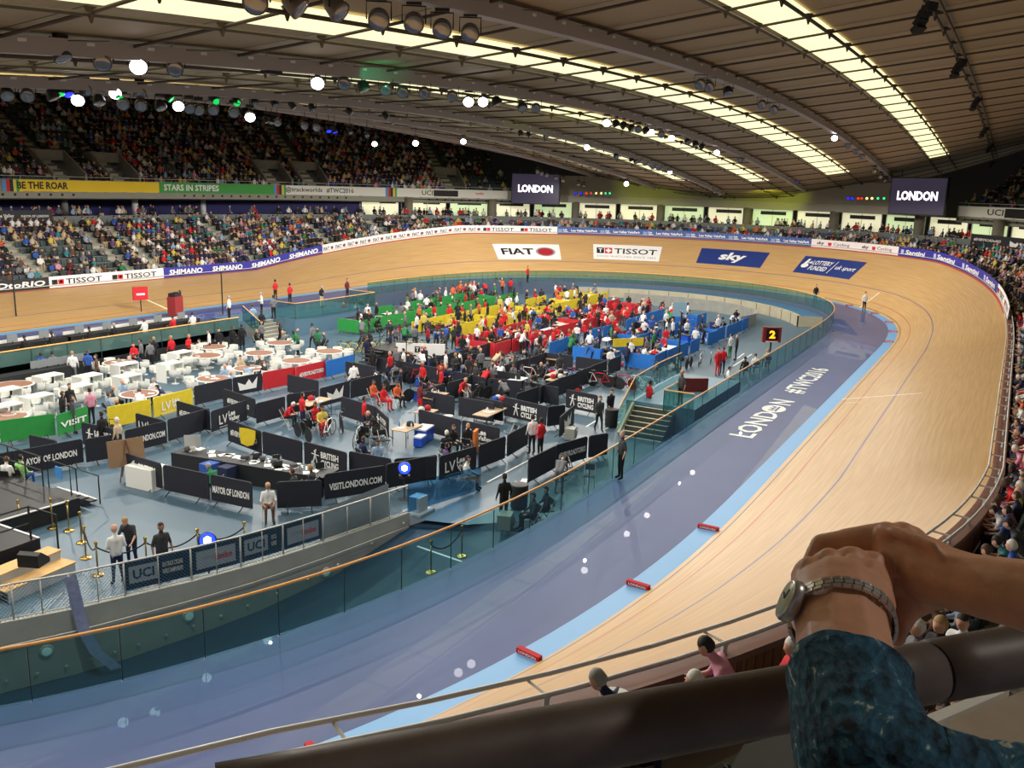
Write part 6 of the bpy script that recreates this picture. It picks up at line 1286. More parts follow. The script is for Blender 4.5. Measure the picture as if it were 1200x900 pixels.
# people ------------------------------------------------------------------
def toface(a, tx, ty): return math.atan2(ty-a[1], tx-a[0])
KP = [  # pose, feet px, z, facing(angle or None), top, legs, hair, skin, label, long
 ('reach', 156, 664, ZI, -2.7, 'dark grey', 'navy', 'fair', 'light', 'ginger-haired man in grey shirt reaching down to a stanchion', 0),
 ('stand_hold', 139, 684, ZI, 1.2, 'white', 'navy', 'bald', 'light', 'balding man in white shirt seen from behind at the mesh fence', 1),
 ('stand', 192, 680, ZI, -1.9, 'dark grey', 'black', 'dark', 'tan', 'person with headphones and backpack standing behind the mesh fence', 0),
 ('sit', 315, 608, ZI, -2.3, 'white', 'brown', 'bald', 'tan', 'bald man in pale shirt sitting between two navy barriers', 0),
 ('sit', 546, 573, ZI, -1.2, 'white', 'black', 'dark', 'light', 'man in white shirt beside the blue moving head light', 1),
 ('sit', 522, 556, ZI, -.6, 'purple', 'black', 'dark', 'light', 'person in purple top behind the blue moving head light', 1),
 ('sit', 425, 548, ZI, -.4, 'navy', 'black', 'brown', 'light', 'woman in navy top sitting at the small desk', 1),
 ('sit', 443, 552, ZI, -2.6, 'light blue', 'black', 'dark', 'tan', 'person in pale blue shirt sitting at the small desk', 1),
 ('stand', 727, 561, 0, 2.4, 'dark grey', 'black', 'grey', 'light', 'track official in grey shirt and black trousers leaning on the handrail', 0),
 ('stand', 797, 476, 0, 2.6, 'dark grey', 'black', 'bald', 'tan', 'official in dark grey shirt standing near the glass fence corner', 0),
 ('stand_hold', 759, 486, -.9, -.6, 'red', 'black', 'dark', 'tan', 'photographer in red vest standing on the near stairs', 1),
 ('walk', 701, 505, ZI, -2.4, 'dark grey', 'black', 'brown', 'light', 'woman in dark top walking along the walkway with a bag', 1),
 ('walk', 714, 496, ZI, -2.2, 'black', 'maroon', 'brown', 'light', 'person in black top and maroon trousers behind the walking woman', 1),
 ('stand', 633, 536, ZI, 1.4, 'red', 'black', 'dark', 'dark', 'person in red photographer vest standing by the walkway pit', 1),
 ('stand', 623, 532, ZI, 1.0, 'white', 'black', 'dark', 'dark', 'person in white and black beside the red photographer vest', 1),
 ('stand', 618, 331, 0, -1.6, 'red', 'black', 'dark', 'light', 'lone official on the blue band in the far bend', 1),
 ('stand', 955, 355, 0, -2.4, 'black', 'teal', 'brown', 'light', 'person in black standing behind the far glass fence', 1),
 ('stand', 1012, 365, 0, -2.4, 'white', 'black', 'dark', 'light', 'person in white top on the run-off at the far bend', 1),
 ('stand', 407, 350, 0, -1.6, 'maroon', 'black', 'dark', 'light', 'official in maroon top standing on the far safety zone', 1),
 ('stand', 340, 357, 0, 1.5, 'red', 'black', 'dark', 'light', 'right of two cyclists in red beside the far track', 0),
 ('stand', 323, 352, 0, 1.5, 'red', 'black', 'dark', 'light', 'left of two cyclists in red beside the far track', 0),
 ('stand_hold', 307, 370, 0, 2.5, 'white', 'black', 'grey', 'light', 'official in white shirt holding the far handrail', 1),
 ('stand', 321, 374, 0, 1.2, 'grey', 'black', 'dark', 'light', 'official in grey shirt beside the far handrail', 1),
 ('stand', 269, 375, 0, 2.0, 'white', 'black', 'grey', 'light', 'official in white shirt by the far track near the thin pole', 1),
 ('stand_hold', 377, 360, 0, -1.6, 'black', 'beige', 'grey', 'light', 'man in black jacket and beige trousers at the far fence', 1),
 ('stand', 297, 385, -.6, 1.2, 'light blue', 'royal blue', 'brown', 'light', 'person in blue shorts climbing the far steps', 0),
 ('stand', 307, 392, -1.0, 1.2, 'black', 'black', 'dark', 'light', 'man in black suit on the far steps', 1),
 ('stand', 212, 368, 0, 2.2, 'black', 'beige', 'dark', 'light', 'starter in black jacket beside the red starting gate', 1),
 ('stand', 722+118, 440, ZI, -2.2, 'red', 'red', 'dark', 'light', 'athlete in full red tracksuit by the far walkway', 1),
 ('stand', 846, 438, ZI, .8, 'red', 'navy', 'brown', 'light', 'athlete in red jacket and navy trousers by the far walkway', 1),
 ('stand', 862, 422, ZI, 1.8, 'black', 'black', 'grey', 'light', 'man in black suit standing on the far walkway', 1),
 ('stand', 855, 420, ZI, 1.2, 'white', 'green', 'dark', 'light', 'person in white top and green trousers on the walkway', 0),
 ('sit', 852, 455, ZI, -1.2, 'white', 'black', 'dark', 'light', 'person in white shirt sitting at a laptop by the fence', 1),
 ('sit', 884, 438, ZI, .6, 'white', 'black', 'brown', 'light', 'left seated judge in white by the lap counter', 0),
 ('sit', 898, 432, ZI, .6, 'beige', 'black', 'fair', 'light', 'right seated judge in pale top by the lap counter', 0),
 ('sit', 872, 442, ZI, .6, 'black', 'black', 'dark', 'light', 'seated judge in black at the judges table', 0),
 ('sit', 975, 408, ZI, 2.6, 'black', 'black', 'dark', 'light', 'person in black seated by the far ramp wall', 0),
 ('bend', 655, 578, ZI, .2, 'grey', 'grey', 'dark', 'light', 'person in grey bending over behind the glass fence', 0),
 ('stand', 590, 612, ZI, 1., 'black', 'black', 'dark', 'light', 'person in black beside the amplifier behind the glass fence', 1),
 ('sit', 640, 612, ZI, 2.4, 'black', 'black', 'dark', 'light', 'dark-haired head and shoulders in black at the fence base', 1),
 ('sit', 625, 620, ZI, 2.4, 'dark grey', 'black', 'brown', 'light', 'person in dark grey sitting low at the fence base', 1),
 ('sit_lean', 335, 500, ZI, -1.2, 'red', 'black', 'white', 'light', 'rider in red sitting with white cap in the pit', 0),
 ('stand', 355, 503, ZI, -.4, 'red', 'navy', 'dark', 'light', 'rider in red standing with navy trousers in the pit', 0),
 ('sit', 378, 508, ZI, -2.2, 'yellow', 'red', 'dark', 'tan', 'rider in yellow and red tracksuit sitting in the pit', 1),
 ('sit', 369, 503, ZI, -1.6, 'red', 'red', 'dark', 'tan', 'rider in all red sitting next to the yellow tracksuit', 1),
 ('stand', 427, 508, ZI, -.8, 'red', 'navy', 'dark', 'tan', 'man in red shirt standing with crossed arms in the pit', 0),
 ('sit_lean', 442, 512, ZI, 2.2, 'black', 'black', 'bald', 'light', 'bald man in black crouching by a bicycle', 1),
 ('sit', 437, 474, ZI, -1.6, 'orange', 'red', 'dark', 'tan', 'left of three riders in orange-red jackets', 1),
 ('sit', 449, 480, ZI, -1.6, 'red', 'red', 'dark', 'tan', 'middle of three riders in orange-red jackets', 1),
 ('sit', 465, 476, ZI, -1.8, 'orange', 'black', 'dark', 'tan', 'right of three riders in orange-red jackets', 1),
 ('stand_hold', 492, 487, ZI, -.4, 'maroon', 'red', 'dark', 'tan', 'woman in dark red tracksuit beside the plates table', 1),
 ('sit_lean', 511, 484, ZI, .8, 'white', 'navy', 'brown', 'light', 'man in white shirt and jeans sitting at the pit table', 0),
 ('reach', 518, 455, ZI, -2.6, 'red', 'red', 'dark', 'tan', 'mechanic in red leaning over equipment', 0),
 ('bend', 535, 440, ZI, .2, 'white', 'red', 'dark', 'light', 'person in white and red bending over a bicycle', 0),
 ('ride', 567, 463, ZI, .1, 'red', 'black', 'dark', 'light', 'rider in red top warming up on rollers', 0),
 ('bend', 585, 455, ZI, .2, 'white', 'red', 'dark', 'light', 'rider in white top and red shorts bending down', 0),
 ('ride', 580, 440, ZI, -.2, 'beige', 'red', 'brown', 'light', 'rider in pale top bent over handlebars', 0),
 ('stand', 602, 450, ZI, 1.8, 'dark grey', 'black', 'brown', 'light', 'man in grey standing beside the warm-up riders', 0),
 ('stand', 655, 447, ZI, 1., 'dark grey', 'dark grey', 'dark', 'light', 'man in grey clothes standing before the racked bikes', 0),
 ('sit', 530, 532, ZI, -1.8, 'black', 'black', 'brown', 'light', 'person with medal in black sitting by the green bag', 1),
 ('sit', 548, 530, ZI, -2.6, 'black', 'black', 'fair', 'light', 'fair-haired woman in black beside the orange towel', 1),
 ('sit', 523, 540, ZI, .6, 'black', 'black', 'white', 'light', 'person in white cap and black sitting with their back turned', 1),
 ('stand', 140, 538, ZI, 1.9, 'beige', 'black', 'white', 'light', 'white-haired camera operator in beige shirt', 0),
 ('stand', 122, 530, ZI, 1.6, 'black', 'black', 'dark', 'light', 'camera operator in black behind the tripod camera', 1),
 ('stand', 87, 508, ZI, -.6, 'dark grey', 'dark grey', 'dark', 'light', 'man in grey suit with his back turned by the green barrier', 1),
 ('stand_hold', 75, 503, ZI, -.2, 'black', 'black', 'brown', 'light', 'woman in black with mustard scarf by the green barrier', 1),
 ('stand', 84, 492, ZI, -1.6, 'black', 'black', 'brown', 'light', 'man in black facing the suited man', 1),
 ('stand', 108, 498, ZI, 1.5, 'pink', 'black', 'dark', 'light', 'long-haired woman in bright pink top', 1),
 ('sit', 128, 492, ZI, -.3, 'light blue', 'navy', 'brown', 'light', 'man in blue shirt seated by the yellow barrier', 1),
 ('sit', 138, 500, ZI, .4, 'black', 'black', 'bald', 'tan', 'stout man in black seated by the yellow barrier', 1),
 ('stand', 51, 450, ZI, 1.2, 'royal blue', 'navy', 'dark', 'light', 'person in denim blue standing by the white bar tables', 1),
 ('stand', 64, 448, ZI, 1.3, 'grey', 'black', 'dark', 'light', 'man in grey shirt standing by the white bar tables', 1),
 ('stand', 87, 448, ZI, .9, 'white', 'grey', 'fair', 'light', 'person in pale grey standing amid white furniture', 1),
 ('stand', 105, 446, ZI, .6, 'royal blue', 'black', 'brown', 'light', 'man in bright blue shirt at the white tables', 0),
 ('stand', 115, 452, ZI, 2.6, 'brown', 'black', 'dark', 'light', 'person in brown standing beside the bright blue shirt', 1),
 ('stand', 177, 432, ZI, 1.4, 'grey', 'black', 'brown', 'light', 'person in long grey coat amid the white chairs', 1),
 ('sit', 10, 576, ZI, .4, 'white', 'black', 'brown', 'light', 'woman in white seated at the left edge behind the stage', 1),
 ('sit', 26, 574, ZI, .2, 'pale green', 'royal blue', 'dark', 'light', 'person in pale green leaning behind the stage', 1),
 ('sit_lean', 253, 583, ZI, 1.4, 'green', 'black', 'grey', 'light', 'grey-haired man in green jumper at the media desk', 1),
 ('sit', 345, 590, ZI, 1.9, 'dark grey', 'black', 'brown', 'light', 'reporter in dark grey seen from behind, left of two', 0),
 ('sit', 366, 585, ZI, 1.9, 'dark grey', 'black', 'fair', 'light', 'reporter in dark grey seen from behind, right of two', 0),
]
for pose, px, py, z, rz, top, leg, hair, skin, lab, lg in KP:
    x, y = atf(px, py, z)
    if z == ZI and 'fence base' in lab: pass
    person(pose, (x, y, z-.02), rz, top, leg, hair, skin, lab, 'people on the infield' if z < -.5 else 'people beside the track', bool(lg))
cap = mat('orange_towel', (215, 125, 60), .85); x, y = atf(557, 532); o = MB().box((0, 0, .55), (.55, .12, 1.0), .3).build('draped_chair', cap); o.location = (x, y, ZI); tag(o, 'orange towel draped over a chair back in the navy pit', 'towel')
x, y = atf(299, 515); o = MB().sweep([[(-.45, -.08, .78), (-.35, -.1, .45), (.0, -.1, .38), (.35, -.1, .5), (.45, -.08, .8)], [(-.45, -.06, 1.1), (-.2, -.06, 1.12), (0, -.06, 1.13), (.2, -.06, 1.12), (.45, -.06, 1.1)]]).build('hanging_jacket', BC['yellow']); o.location = (-19.95, -3.9, ZI); o.rotation_euler = (0, 0, -PI/2); tag(o, 'bright yellow jacket hung over the EVERYROADTORIO barrier', 'jacket')
# random people in the pens
def zonepeople(n, x0, x1, y0, y1, tops_, nm, std=.6):
    for i in range(n):
        t_ = R9.choice(tops_); pose = R9.choice(['stand', 'stand', 'stand_hold', 'walk', 'bend', 'reach']) if R9.random() < std else R9.choice(['sit', 'sit_lean', 'sit'])
        act = {'stand': 'standing', 'stand_hold': 'standing holding something', 'walk': 'walking', 'bend': 'bending down', 'reach': 'reaching forward', 'sit': 'sitting', 'sit_lean': 'sitting leaning forward'}[pose]
        person(pose, (R9.uniform(x0, x1), R9.uniform(y0, y1), ZI-.02), R9.uniform(0, 6.28), t_, R9.choice(['black', 'navy', 'dark grey', 'red' if nm == 'red' else 'black']), R9.choice(['dark', 'brown', 'fair', 'bald', 'dark']), R9.choice(['light', 'light', 'tan', 'dark']), 'person in %s top %s %s' % (t_, act, nm), 'people in the team pens', R9.random() < .4)
zonepeople(62, 6, 29, -11.2, -4.5, ['white', 'black', 'white', 'red', 'navy', 'grey', 'royal blue', 'green'], 'among the blue pens')
zonepeople(42, 5, 31, -3.8, -1.9, ['red', 'red', 'white', 'black', 'navy', 'beige'], 'between red and blue pens')
zonepeople(76, 4, 33, -1.3, 4.2, ['red', 'black', 'red', 'royal blue', 'black', 'white', 'yellow'], 'among the red pens')
zonepeople(52, 8, 38, 4.9, 10.8, ['black', 'black', 'red', 'orange', 'grey', 'white', 'yellow'], 'among the yellow pens')
zonepeople(44, 7, 31, 11.4, 16.2, ['black', 'black', 'grey', 'red', 'green', 'white', 'maroon'], 'among the green pens')
zonepeople(26, 20, 36, 15.2, 17.6, ['white', 'white', 'black', 'grey', 'orange', 'red'], 'behind the green pens', .95)
zonepeople(46, -9, 4, -9.2, 2.5, ['black', 'red', 'white', 'navy', 'grey', 'dark grey'], 'in the navy pens')
zonepeople(26, -3, 8, 3.6, 12.5, ['black', 'navy', 'grey', 'green', 'dark grey'], 'beside the yellow bicycles')
for nm, x0, x1, y0, y1, n in (('blue', 7, 27, -11, -5, 6), ('red', 5, 32, -1, 1.2, 6), ('yellow', 9, 37, 5.2, 7.5, 6), ('green', 7, 31, 11.5, 14.3, 5), ('navy', -9, 4, -9, -6, 4)):
    for i in range(n):
        x, y = R9.uniform(x0, x1), R9.uniform(y0, y1); lab = 'pit table inside the %s pens' % nm; desk((x-.8, y), (x+.8, y), .7, lab, .75, False, 'pit_table', R9.choice([tops, wpl])); clutter(x, y, ZI+.75, 3, .3, 'a pit table in the %s pens' % nm, ('papers', 'bottle', 'bag'))
        clutter(x, y-1, ZI, 2, .5, 'the floor in the %s pens' % nm, ('bag',))

for i in range(70):
    nm, x0, x1, y0, y1 = R9.choice([('blue', 7, 27, -11, -4.5), ('red', 4, 33, -1.2, 3.5), ('yellow', 8, 37, 4.8, 10), ('green', 7, 31, 11.4, 15), ('navy', -9, 5, -9.5, 2), ('navy', -9, 5, -9.5, 2)])
    k = R9.choice(['black', 'black', 'black', 'silver', 'red', 'blue']); e = empty('equipment_case', (R9.uniform(x0, x1), R9.uniform(y0, y1), ZI), R9.uniform(0, 3), k+' equipment case on the floor of the %s pens' % nm, 'case', 'equipment cases in the pens'); hh = R9.choice([.35, .5, .75])
    MB().box((0, 0, hh/2), (.8, .5, hh-.05)).build('body', {'black': dk, 'silver': mat('case_silver', (150, 152, 155), .4), 'red': rd, 'blue': cb}[k], e); MB().box((0, 0, hh-.02), (.84, .54, .05)).build('lid', dk if k != 'black' else mat('case_trim', (70, 70, 74), .4), e)
bpy.context.view_layer.update()
for o in [o for o in sc.objects if o.name.split('.')[0] == 'person' and o.parent is None and o.data and '_sit' in o.data.name and o.get('group') in ('people in the team pens', 'people on the infield')]:
    if 'crouching' in o['label'] or proj(tuple(o.location))[0][2] > 78: continue
    fchair(o.location.x, o.location.y, o.rotation_euler.z, 'occupied black folding chair '+('in the team pens' if o['group'] == 'people in the team pens' else 'on the near infield'))
# beyond the nearest three hundred people of the infield, the rest stand as one crowd
bpy.context.view_layer.update()
pp = [o for o in sc.objects if o.name.split('.')[0] == 'person' and o.parent is None]
pp.sort(key=lambda o: proj(tuple(o.location))[0][2]); far_ = [o for o in pp[285:] if o.get('group') == 'people in the team pens']
mb = MB(); ms = []
for o in far_:
    Mx = o.matrix_world; sl_ = [s_.material for s_ in o.material_slots]; mi = []
    for m_ in sl_:
        if m_ not in ms: ms.append(m_)
        mi.append(ms.index(m_))
    n = len(mb.v); mb.v += [tuple(Mx @ v.co) for v in o.data.vertices]
    for p in o.data.polygons: mb.f.append(tuple(i+n for i in p.vertices)); mb.m.append(mi[p.material_index])
for o in far_: bpy.data.objects.remove(o)
tag(mb.build('infield_crowd', ms, None, True), 'team staff and riders crowding the far coloured pens', 'crowd', kind='stuff')
# ------------------------------------------------------------------ balcony edge, rail and the companion's hands
def cs(px, py, d): return Vector(CAM+d*(FW+RT*((px-600)/FPX)-UP*((py-450)/FPX)))
rp = lambda r, d: r*d/FPX
a0, a1 = cs(840, 834, .68), cs(1150, 767, .762); a1.z = a0.z; dr = (a1-a0)
railm = mat('worn_dark_rail', (92, 80, 74), .5, metal=.1, noise=.35, nscale=14, bump=.2)
e = empty('balcony_rail', tuple(a0-dr*1.3), 0, 'thick dark worn metal balcony rail under the clasped hands', 'rail'); o0 = Vector(e.location); jt = .8
mb = MB(); mb.tube([a0+dr*t-o0 for t in np.linspace(-1.4, jt-.012, 12)], .0250, 40); mb.build('rail_tube', railm, e, True)
mb = MB(); mb.tube([a0+dr*t-o0 for t in np.linspace(jt+.004, 2.3, 12)], .0258, 40); mb.build('rail_tube', railm, e, True)
mb = MB(); mb.tube([a0+dr*t-o0 for t in (jt-.015, jt+.006)], .0238, 40); mb.build('joint_sleeve', dk, e, True)
for t in (-1.2, 2.2): mb = MB(); q = a0+dr*t-o0; mb.tube([q, q-Vector((0, 0, .42))], .018, 12); mb.build('post', railm, e, True)
# parapet ledge below the rail
def lp(px, py, z): p = at(px, py, z); return (float(p[0]), float(p[1]), z)
zl = 9.12
mb = MB(); A = [lp(1112, 845, zl), lp(1290, 772, zl), lp(1400, 1100, zl), lp(1020, 1100, zl)]; mb.add(A+[(x, y, z-.5) for x, y, z in A], [(0, 1, 2, 3), (0, 4, 5, 1), (0, 3, 7, 4), (1, 5, 6, 2)])
struct(mb.build('trim_4', mat('beige_concrete', (165, 150, 132), .85, noise=.15, nscale=9)))
mb = MB(); A = [lp(1085, 838, zl-.02), lp(1185, 798, zl-.02), lp(1176, 812, zl-.02), lp(1098, 846, zl-.02)]; mb.add(A+[(x, y, z-.2) for x, y, z in A], [(0, 1, 2, 3), (0, 4, 5, 1), (3, 2, 6, 7)]); struct(mb.build('trim_5', wpl))
mb = MB(); A = [lp(872, 872, zl-.06), lp(960, 850, zl-.06), lp(1010, 1000, zl-.06), lp(800, 1000, zl-.06)]; mb.add(A+[(x, y, z-.4) for x, y, z in A], [(0, 1, 2, 3), (0, 4, 5, 1), (0, 3, 7, 4)]); struct(mb.build('trim_6', mat('grey_ledge', (92, 92, 90), .8, noise=.12, nscale=12)))
mb = MB(); A = [lp(740, 905, zl-.3), lp(880, 872, zl-.3), lp(888, 888, zl-.3), lp(760, 920, zl-.3)]; 
skinm = mat('skin_warm', (216, 160, 128), .48, noise=.1, nscale=60, bump=.12)
nt = skinm.node_tree; nt.nodes['Principled BSDF'].inputs['Subsurface Weight'].default_value = .08; nt.nodes['Principled BSDF'].inputs['Subsurface Radius'].default_value = (.012, .005, .003)
K = []
def cap_(p, q, r0, r1): K.append((cs(*p), cs(*q), rp(r0, p[2]), rp(r1, q[2]), 0))
# arm with the watch
for p, q, a, b in [((1012, 960, .43), (1004, 850, .475), 70, 62), ((1004, 850, .475), (992, 775, .525), 62, 57), ((992, 775, .525), (986, 728, .56), 57, 53), ((986, 728, .56), (984, 700, .585), 53, 50)]:
    cap_(p, q, a, b)
cap_((968, 728, .56), (962, 700, .585), 38, 36); cap_((1006, 730, .56), (1010, 702, .585), 38, 38)
for (bx, by_), (kx, ky), rb, rk_ in [((955, 705), (949, 676), 27, 22), ((975, 700), (972, 667), 30, 24), ((998, 700), (998, 664), 30, 25), ((1018, 702), (1022, 668), 27, 24)]:
    cap_((bx, by_, .59), (kx, ky, .628), rb, rk_)
for x0, y0, x1, y1 in [(956, 712, 950, 668), (976, 706, 972, 658), (999, 706, 998, 655), (1017, 708, 1023, 661)]: cap_((x0, y0, .562), (x1, y1, .606), 6, 7)
for kx, ky, r in [(949, 666, 15), (972, 657, 16), (998, 655, 16), (1024, 660, 15)]: cap_((kx, ky, .618), (kx-2, ky+3, .632), r, r)
for i, (kx, ky) in enumerate([(949, 674), (971, 668), (996, 668), (1020, 672)]):      # fingers folded down on the far side
    cap_((kx, ky, .632), (kx-9, ky+16, .668), 18-i, 16-i); cap_((kx-9, ky+16, .668), (kx-6, ky+38, .665), 15-i, 13); cap_((kx-6, ky+38, .665), (kx+6, ky+44, .64), 13, 11)
cap_((940, 685, .622), (936, 712, .634), 14, 12); cap_((940, 712, .6), (968, 724, .64), 16, 13)
# other arm coming from the right, hand laid over the first
for p, q, a, b in [((1330, 735, .5), (1200, 697, .55), 58, 42), ((1200, 697, .55), (1135, 684, .585), 42, 36), ((1135, 684, .585), (1092, 672, .615), 36, 37), ((1092, 664, .615), (1058, 650, .64), 33, 32), ((1092, 686, .625), (1056, 680, .648), 30, 32)]: cap_(p, q, a, b)
for p, q, a, b in [((1064, 640, .642), (1034, 634, .655), 26, 21), ((1062, 655, .655), (1030, 650, .672), 26, 21), ((1060, 672, .665), (1028, 668, .684), 25, 20), ((1056, 690, .67), (1030, 686, .69), 22, 18)]: cap_(p, q, a, b)
for i, (p0, p1, p2, p3) in enumerate([((1036, 632, .654), (992, 637, .668), (964, 640, .676), (950, 660, .672)), ((1030, 650, .672), (986, 652, .69), (956, 658, .692), (946, 680, .688)), ((1028, 668, .684), (986, 670, .702), (958, 678, .704), (950, 698, .698)), ((1030, 686, .69), (994, 690, .706), (972, 698, .706), (964, 712, .7))]):
    cap_(p0, p1, 21-i, 18-i); cap_(p1, p2, 17-i, 15-i); cap_(p2, p3, 15-i, 11)
for p, q, a, b in [((1096, 640, .594), (1046, 622, .628), 6, 6), ((1104, 652, .59), (1064, 624, .622), 6, 7), ((1110, 656, .59), (1150, 664, .57), 7, 7)]: cap_(p, q, a, b)
for kx, ky in [(1038, 622), (1056, 622)]: cap_((kx, ky, .642), (kx+6, ky+2, .636), 12, 12)
cap_((1082, 698, .63), (1064, 712, .632), 22, 17); cap_((1064, 712, .632), (1054, 734, .626), 16, 13); cap_((1054, 734, .626), (1052, 750, .61), 12, 9)   # thumb
# shoulders joining both arms, outside the frame
cap_((1012, 960, .43), (1300, 1250, .40), 70, 90); cap_((1330, 735, .5), (1560, 1120, .46), 58, 85); cap_((1300, 1250, .4), (1560, 1120, .46), 110, 100)
hm_ = fuse('companion_arms', K, .0021, 5, 1, [skinm]); pe = newobj('person', hm_)
tag(pe, 'tanned forearms and clasped hands of a person leaning on the dark balcony rail', 'person')
# knitted sleeve
kn = mat('knit_teal', (24, 58, 78), .9); nt = kn.node_tree; b = nt.nodes['Principled BSDF']; tc = nt.nodes.new('ShaderNodeTexCoord')
mp = nt.nodes.new('ShaderNodeMapping'); mp.inputs['Scale'].default_value = (.55, 1, 1.6); mp.inputs['Rotation'].default_value = (.3, .5, .4)
n1 = nt.nodes.new('ShaderNodeTexNoise'); n1.inputs['Scale'].default_value = 75; n1.inputs['Detail'].default_value = 5; n1.inputs['Roughness'].default_value = .7; n1.inputs['Distortion'].default_value = .6
r = nt.nodes.new('ShaderNodeValToRGB'); el = r.color_ramp.elements; el[0].position = .36; el[0].color = (*lin((10, 26, 38)), 1); el[1].position = .56; el[1].color = (*lin((40, 92, 120)), 1)
x3 = el.new(.61); x3.color = (*lin((60, 108, 130)), 1); x4 = el.new(.645); x4.color = (*lin((176, 180, 165)), 1)
n2 = nt.nodes.new('ShaderNodeTexVoronoi'); n2.inputs['Scale'].default_value = 170
bp = nt.nodes.new('ShaderNodeBump'); bp.inputs['Strength'].default_value = .8; bp.inputs['Distance'].default_value = .003
nt.links.new(tc.outputs['Object'], mp.inputs[0]); nt.links.new(mp.outputs[0], n1.inputs['Vector']); nt.links.new(mp.outputs[0], n2.inputs['Vector']); nt.links.new(n1.outputs['Fac'], r.inputs[0]); nt.links.new(r.outputs[0], b.inputs['Base Color'])
nt.links.new(n2.outputs['Distance'], bp.inputs['Height']); nt.links.new(bp.outputs[0], b.inputs['Normal'])
path = [((994, 800, .508), 64), ((994, 791, .512), 67), ((995, 796, .51), 71), ((997, 808, .503), 71), ((1002, 835, .487), 73), ((1010, 870, .466), 80), ((1030, 915, .445), 92), ((1075, 950, .435), 100), ((1150, 968, .43), 98), ((1240, 975, .42), 95), ((1330, 1010, .42), 95)]
P0 = [cs(*p) for p, _ in path]; Rr = [rp(r_, p[2]) for p, r_ in path]; PP = []; RR_ = []
for i in range(len(P0)-1):
    for k in range(5): t = k/5; PP.append(P0[i].lerp(P0[i+1], t)); RR_.append(Rr[i]*(1-t)+Rr[i+1]*t)
mb = MB(); mb.tube(PP, RR_, 56, 0, False, False)
import mathutils
for i, v in enumerate(mb.v):
    ring_i = i//56; c = PP[ring_i]; q = Vector(v)-c; s_ = 1+.05*mathutils.noise.noise(Vector(v)*28)+.025*mathutils.noise.noise(Vector(v)*75); mb.v[i] = tuple(c+q*s_)
sl = mb.build('sleeve', kn, pe, True); sl['label'] = 'dark teal knitted sleeve with pale flecks'
# wristwatch
wc = cs(986, 729, .56); ax = (cs(984, 700, .585)-cs(992, 775, .525)).normalized(); ax = (ax+Vector(UP)*.12).normalized()
left = Vector(-RT); left = (left-ax*left.dot(ax)).normalized(); fr_ = ax.cross(left).normalized()
if fr_.dot(Vector(-FW)) < 0: fr_ = -fr_
rw = rp(57, .56)
wt = empty('wristwatch', (0, 0, 0)); wt.parent = pe; wt['label'] = 'silver bracelet wristwatch with pale green dial'
chrome = mat('watch_steel', (205, 202, 198), .3, metal=.75); steel_d = mat('watch_steel_dark', (90, 80, 74), .3, metal=.9)
mb = MB(); n = 31
for k in range(n):
    a = .42+(2*PI-.84)*k/(n-1)+0; rad = left*math.cos(a)+fr_*math.sin(a); c = wc+rad*(rw+.0014); tg = ax.cross(rad).normalized()
    for j, (off, wd) in enumerate(((-.0034, .0022), (0, .0034), (.0034, .0022))):
        cc = c+ax*off+tg*(.0012 if j == 1 else 0); h = []
        for x in (-1, 1):
            for y in (-1, 1):
                for z in (-1, 1): h.append(cc+tg*(x*.0025)+ax*(y*wd/2)+rad*(z*.0012*(.6 if z > 0 else 1)))
        mb.add(h, [(0, 1, 3, 2), (4, 6, 7, 5), (0, 4, 5, 1), (2, 3, 7, 6), (0, 2, 6, 4), (1, 5, 7, 3)], 0)
mb.tube([wc+(left*math.cos(a)+fr_*math.sin(a))*(rw+.0004) for a in np.linspace(.42, 2*PI-.42, 50)], .0013, 6, 1); mb.build('bracelet', [chrome, steel_d], wt)
ca_ = .30; rad = (left*math.cos(ca_)+fr_*math.sin(ca_)).normalized(); tg = ax.cross(rad).normalized(); cc = wc+rad*(rw+.001)
def wl(prof, nm, m_, n=32, sx=1.25):
    mb = MB(); vs = [cc+(tg*math.cos(2*PI*k/n)*sx+ax*math.sin(2*PI*k/n))*r_+rad*z for r_, z in prof for k in range(n)]
    mb.add(vs, [(i*n+k, i*n+(k+1) % n, (i+1)*n+(k+1) % n, (i+1)*n+k) for i in range(len(prof)-1) for k in range(n)]+[tuple((len(prof)-1)*n+k for k in range(n))]); return mb.build(nm, m_, wt, True)
wl([(.0105, -.002), (.0118, 0), (.0118, .004), (.0105, .0062), (.0094, .0058)], 'case', chrome); wl([(.0095, .0059), (.0094, .006)], 'dial', mat('dial_pale_green', (190, 200, 165), .3))
mb = MB(); mb.tube([cc+rad*.0065, cc+rad*.0065+ax*.006], .0004, 4); mb.tube([cc+rad*.0065, cc+rad*.0065+tg*.008], .0004, 4); mb.build('hands', dk, wt)
lamp('added_tier_light', 'SPOT', (-42.5, -34.5, 14.6), (-45.2, -30.5, 9.3), 430, .25, (1, .93, .84), 80)  # added unseen lamp over the near tier to brighten the hands
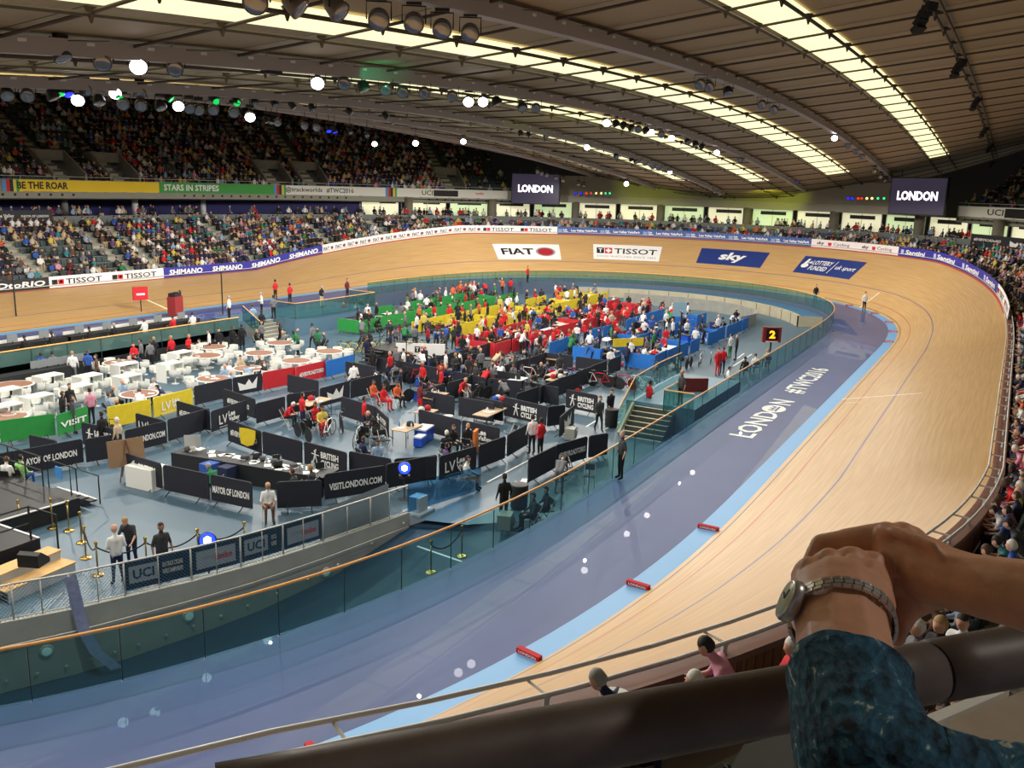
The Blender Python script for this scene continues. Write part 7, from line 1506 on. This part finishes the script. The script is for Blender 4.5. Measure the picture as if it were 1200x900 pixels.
# spectators leaning on the coping just below
def near_p(px, py, zh, rz, pose, top, hair, lab, dz, leg='navy', lg=False):
    p = at(px, py, zh); return person(pose, (float(p[0]), float(p[1]), zh-dz), rz, top, leg, hair, 'light', lab, 'people by the near track wall', lg, 1.0, 'spectator')
near_p(868, 762, 4.75, 1.9, 'sit_lean', 'pink', 'dark', 'dark-haired person in pink shirt leaning toward the timber track wall', 1.1)
near_p(820, 797, 4.6, 2.1, 'sit', 'grey', 'white', 'white-haired person beside the pink shirt, mostly hidden by the rail', 1.2)
sp_ = near_p(742, 806, 4.7, 1.7, 'sit_lean', 'navy', 'grey', 'balding man in navy and white striped top, arms on the coping', 1.1, 'navy', True)
near_p(934, 757, 4.7, 2.2, 'sit', 'red', 'white', 'white-haired person in red holding a phone near the watch arm', 1.2, 'navy', True)
mb = MB()
for k in range(4): mb.lathe([(.205-.01*k, .62+.1*k), (.205-.01*k, .66+.1*k)], (.05+.045*k, 0, 0), 20)
st_ = mb.build('shirt_stripes', offw, sp_); st_['label'] = 'white horizontal stripes of the shirt'
for k in range(3): near_p(1080+k*26, 735-k*4, 4.5, 2.2+.2*k, 'sit', ['grey', 'black', 'white'][k], ['white', 'fair', 'dark'][k], ['white-haired person below the forearm, left of three', 'fair-haired person in black below the forearm, middle of three', 'dark-haired woman in white below the forearm, right of three'][k], 1.2)
# ------------------------------------------------------------------ tell look-alikes apart by their place
bpy.context.view_layer.update()
by = {}
for o in sc.objects:
    if o.parent is None and o.get('label') and o.get('kind') is None: by.setdefault(o['label'], []).append(o)
for lab, l in by.items():
    if len(l) > 1:
        l.sort(key=lambda o: float(np.nan_to_num(proj(tuple(o.location))[0][0], nan=9999)))
        wd = len(lab.split())
        for i, o in enumerate(l):
            o['label'] = lab+', '+(ordn(i+1)+(' from the left' if wd <= 11 else ' from left' if wd <= 13 else ' along'))

for o in sc.objects:
    if o.parent is None and o.get('label') and len(o['label'].split()) > 16: print('LONG', len(o['label'].split()), o.name, o['label'])
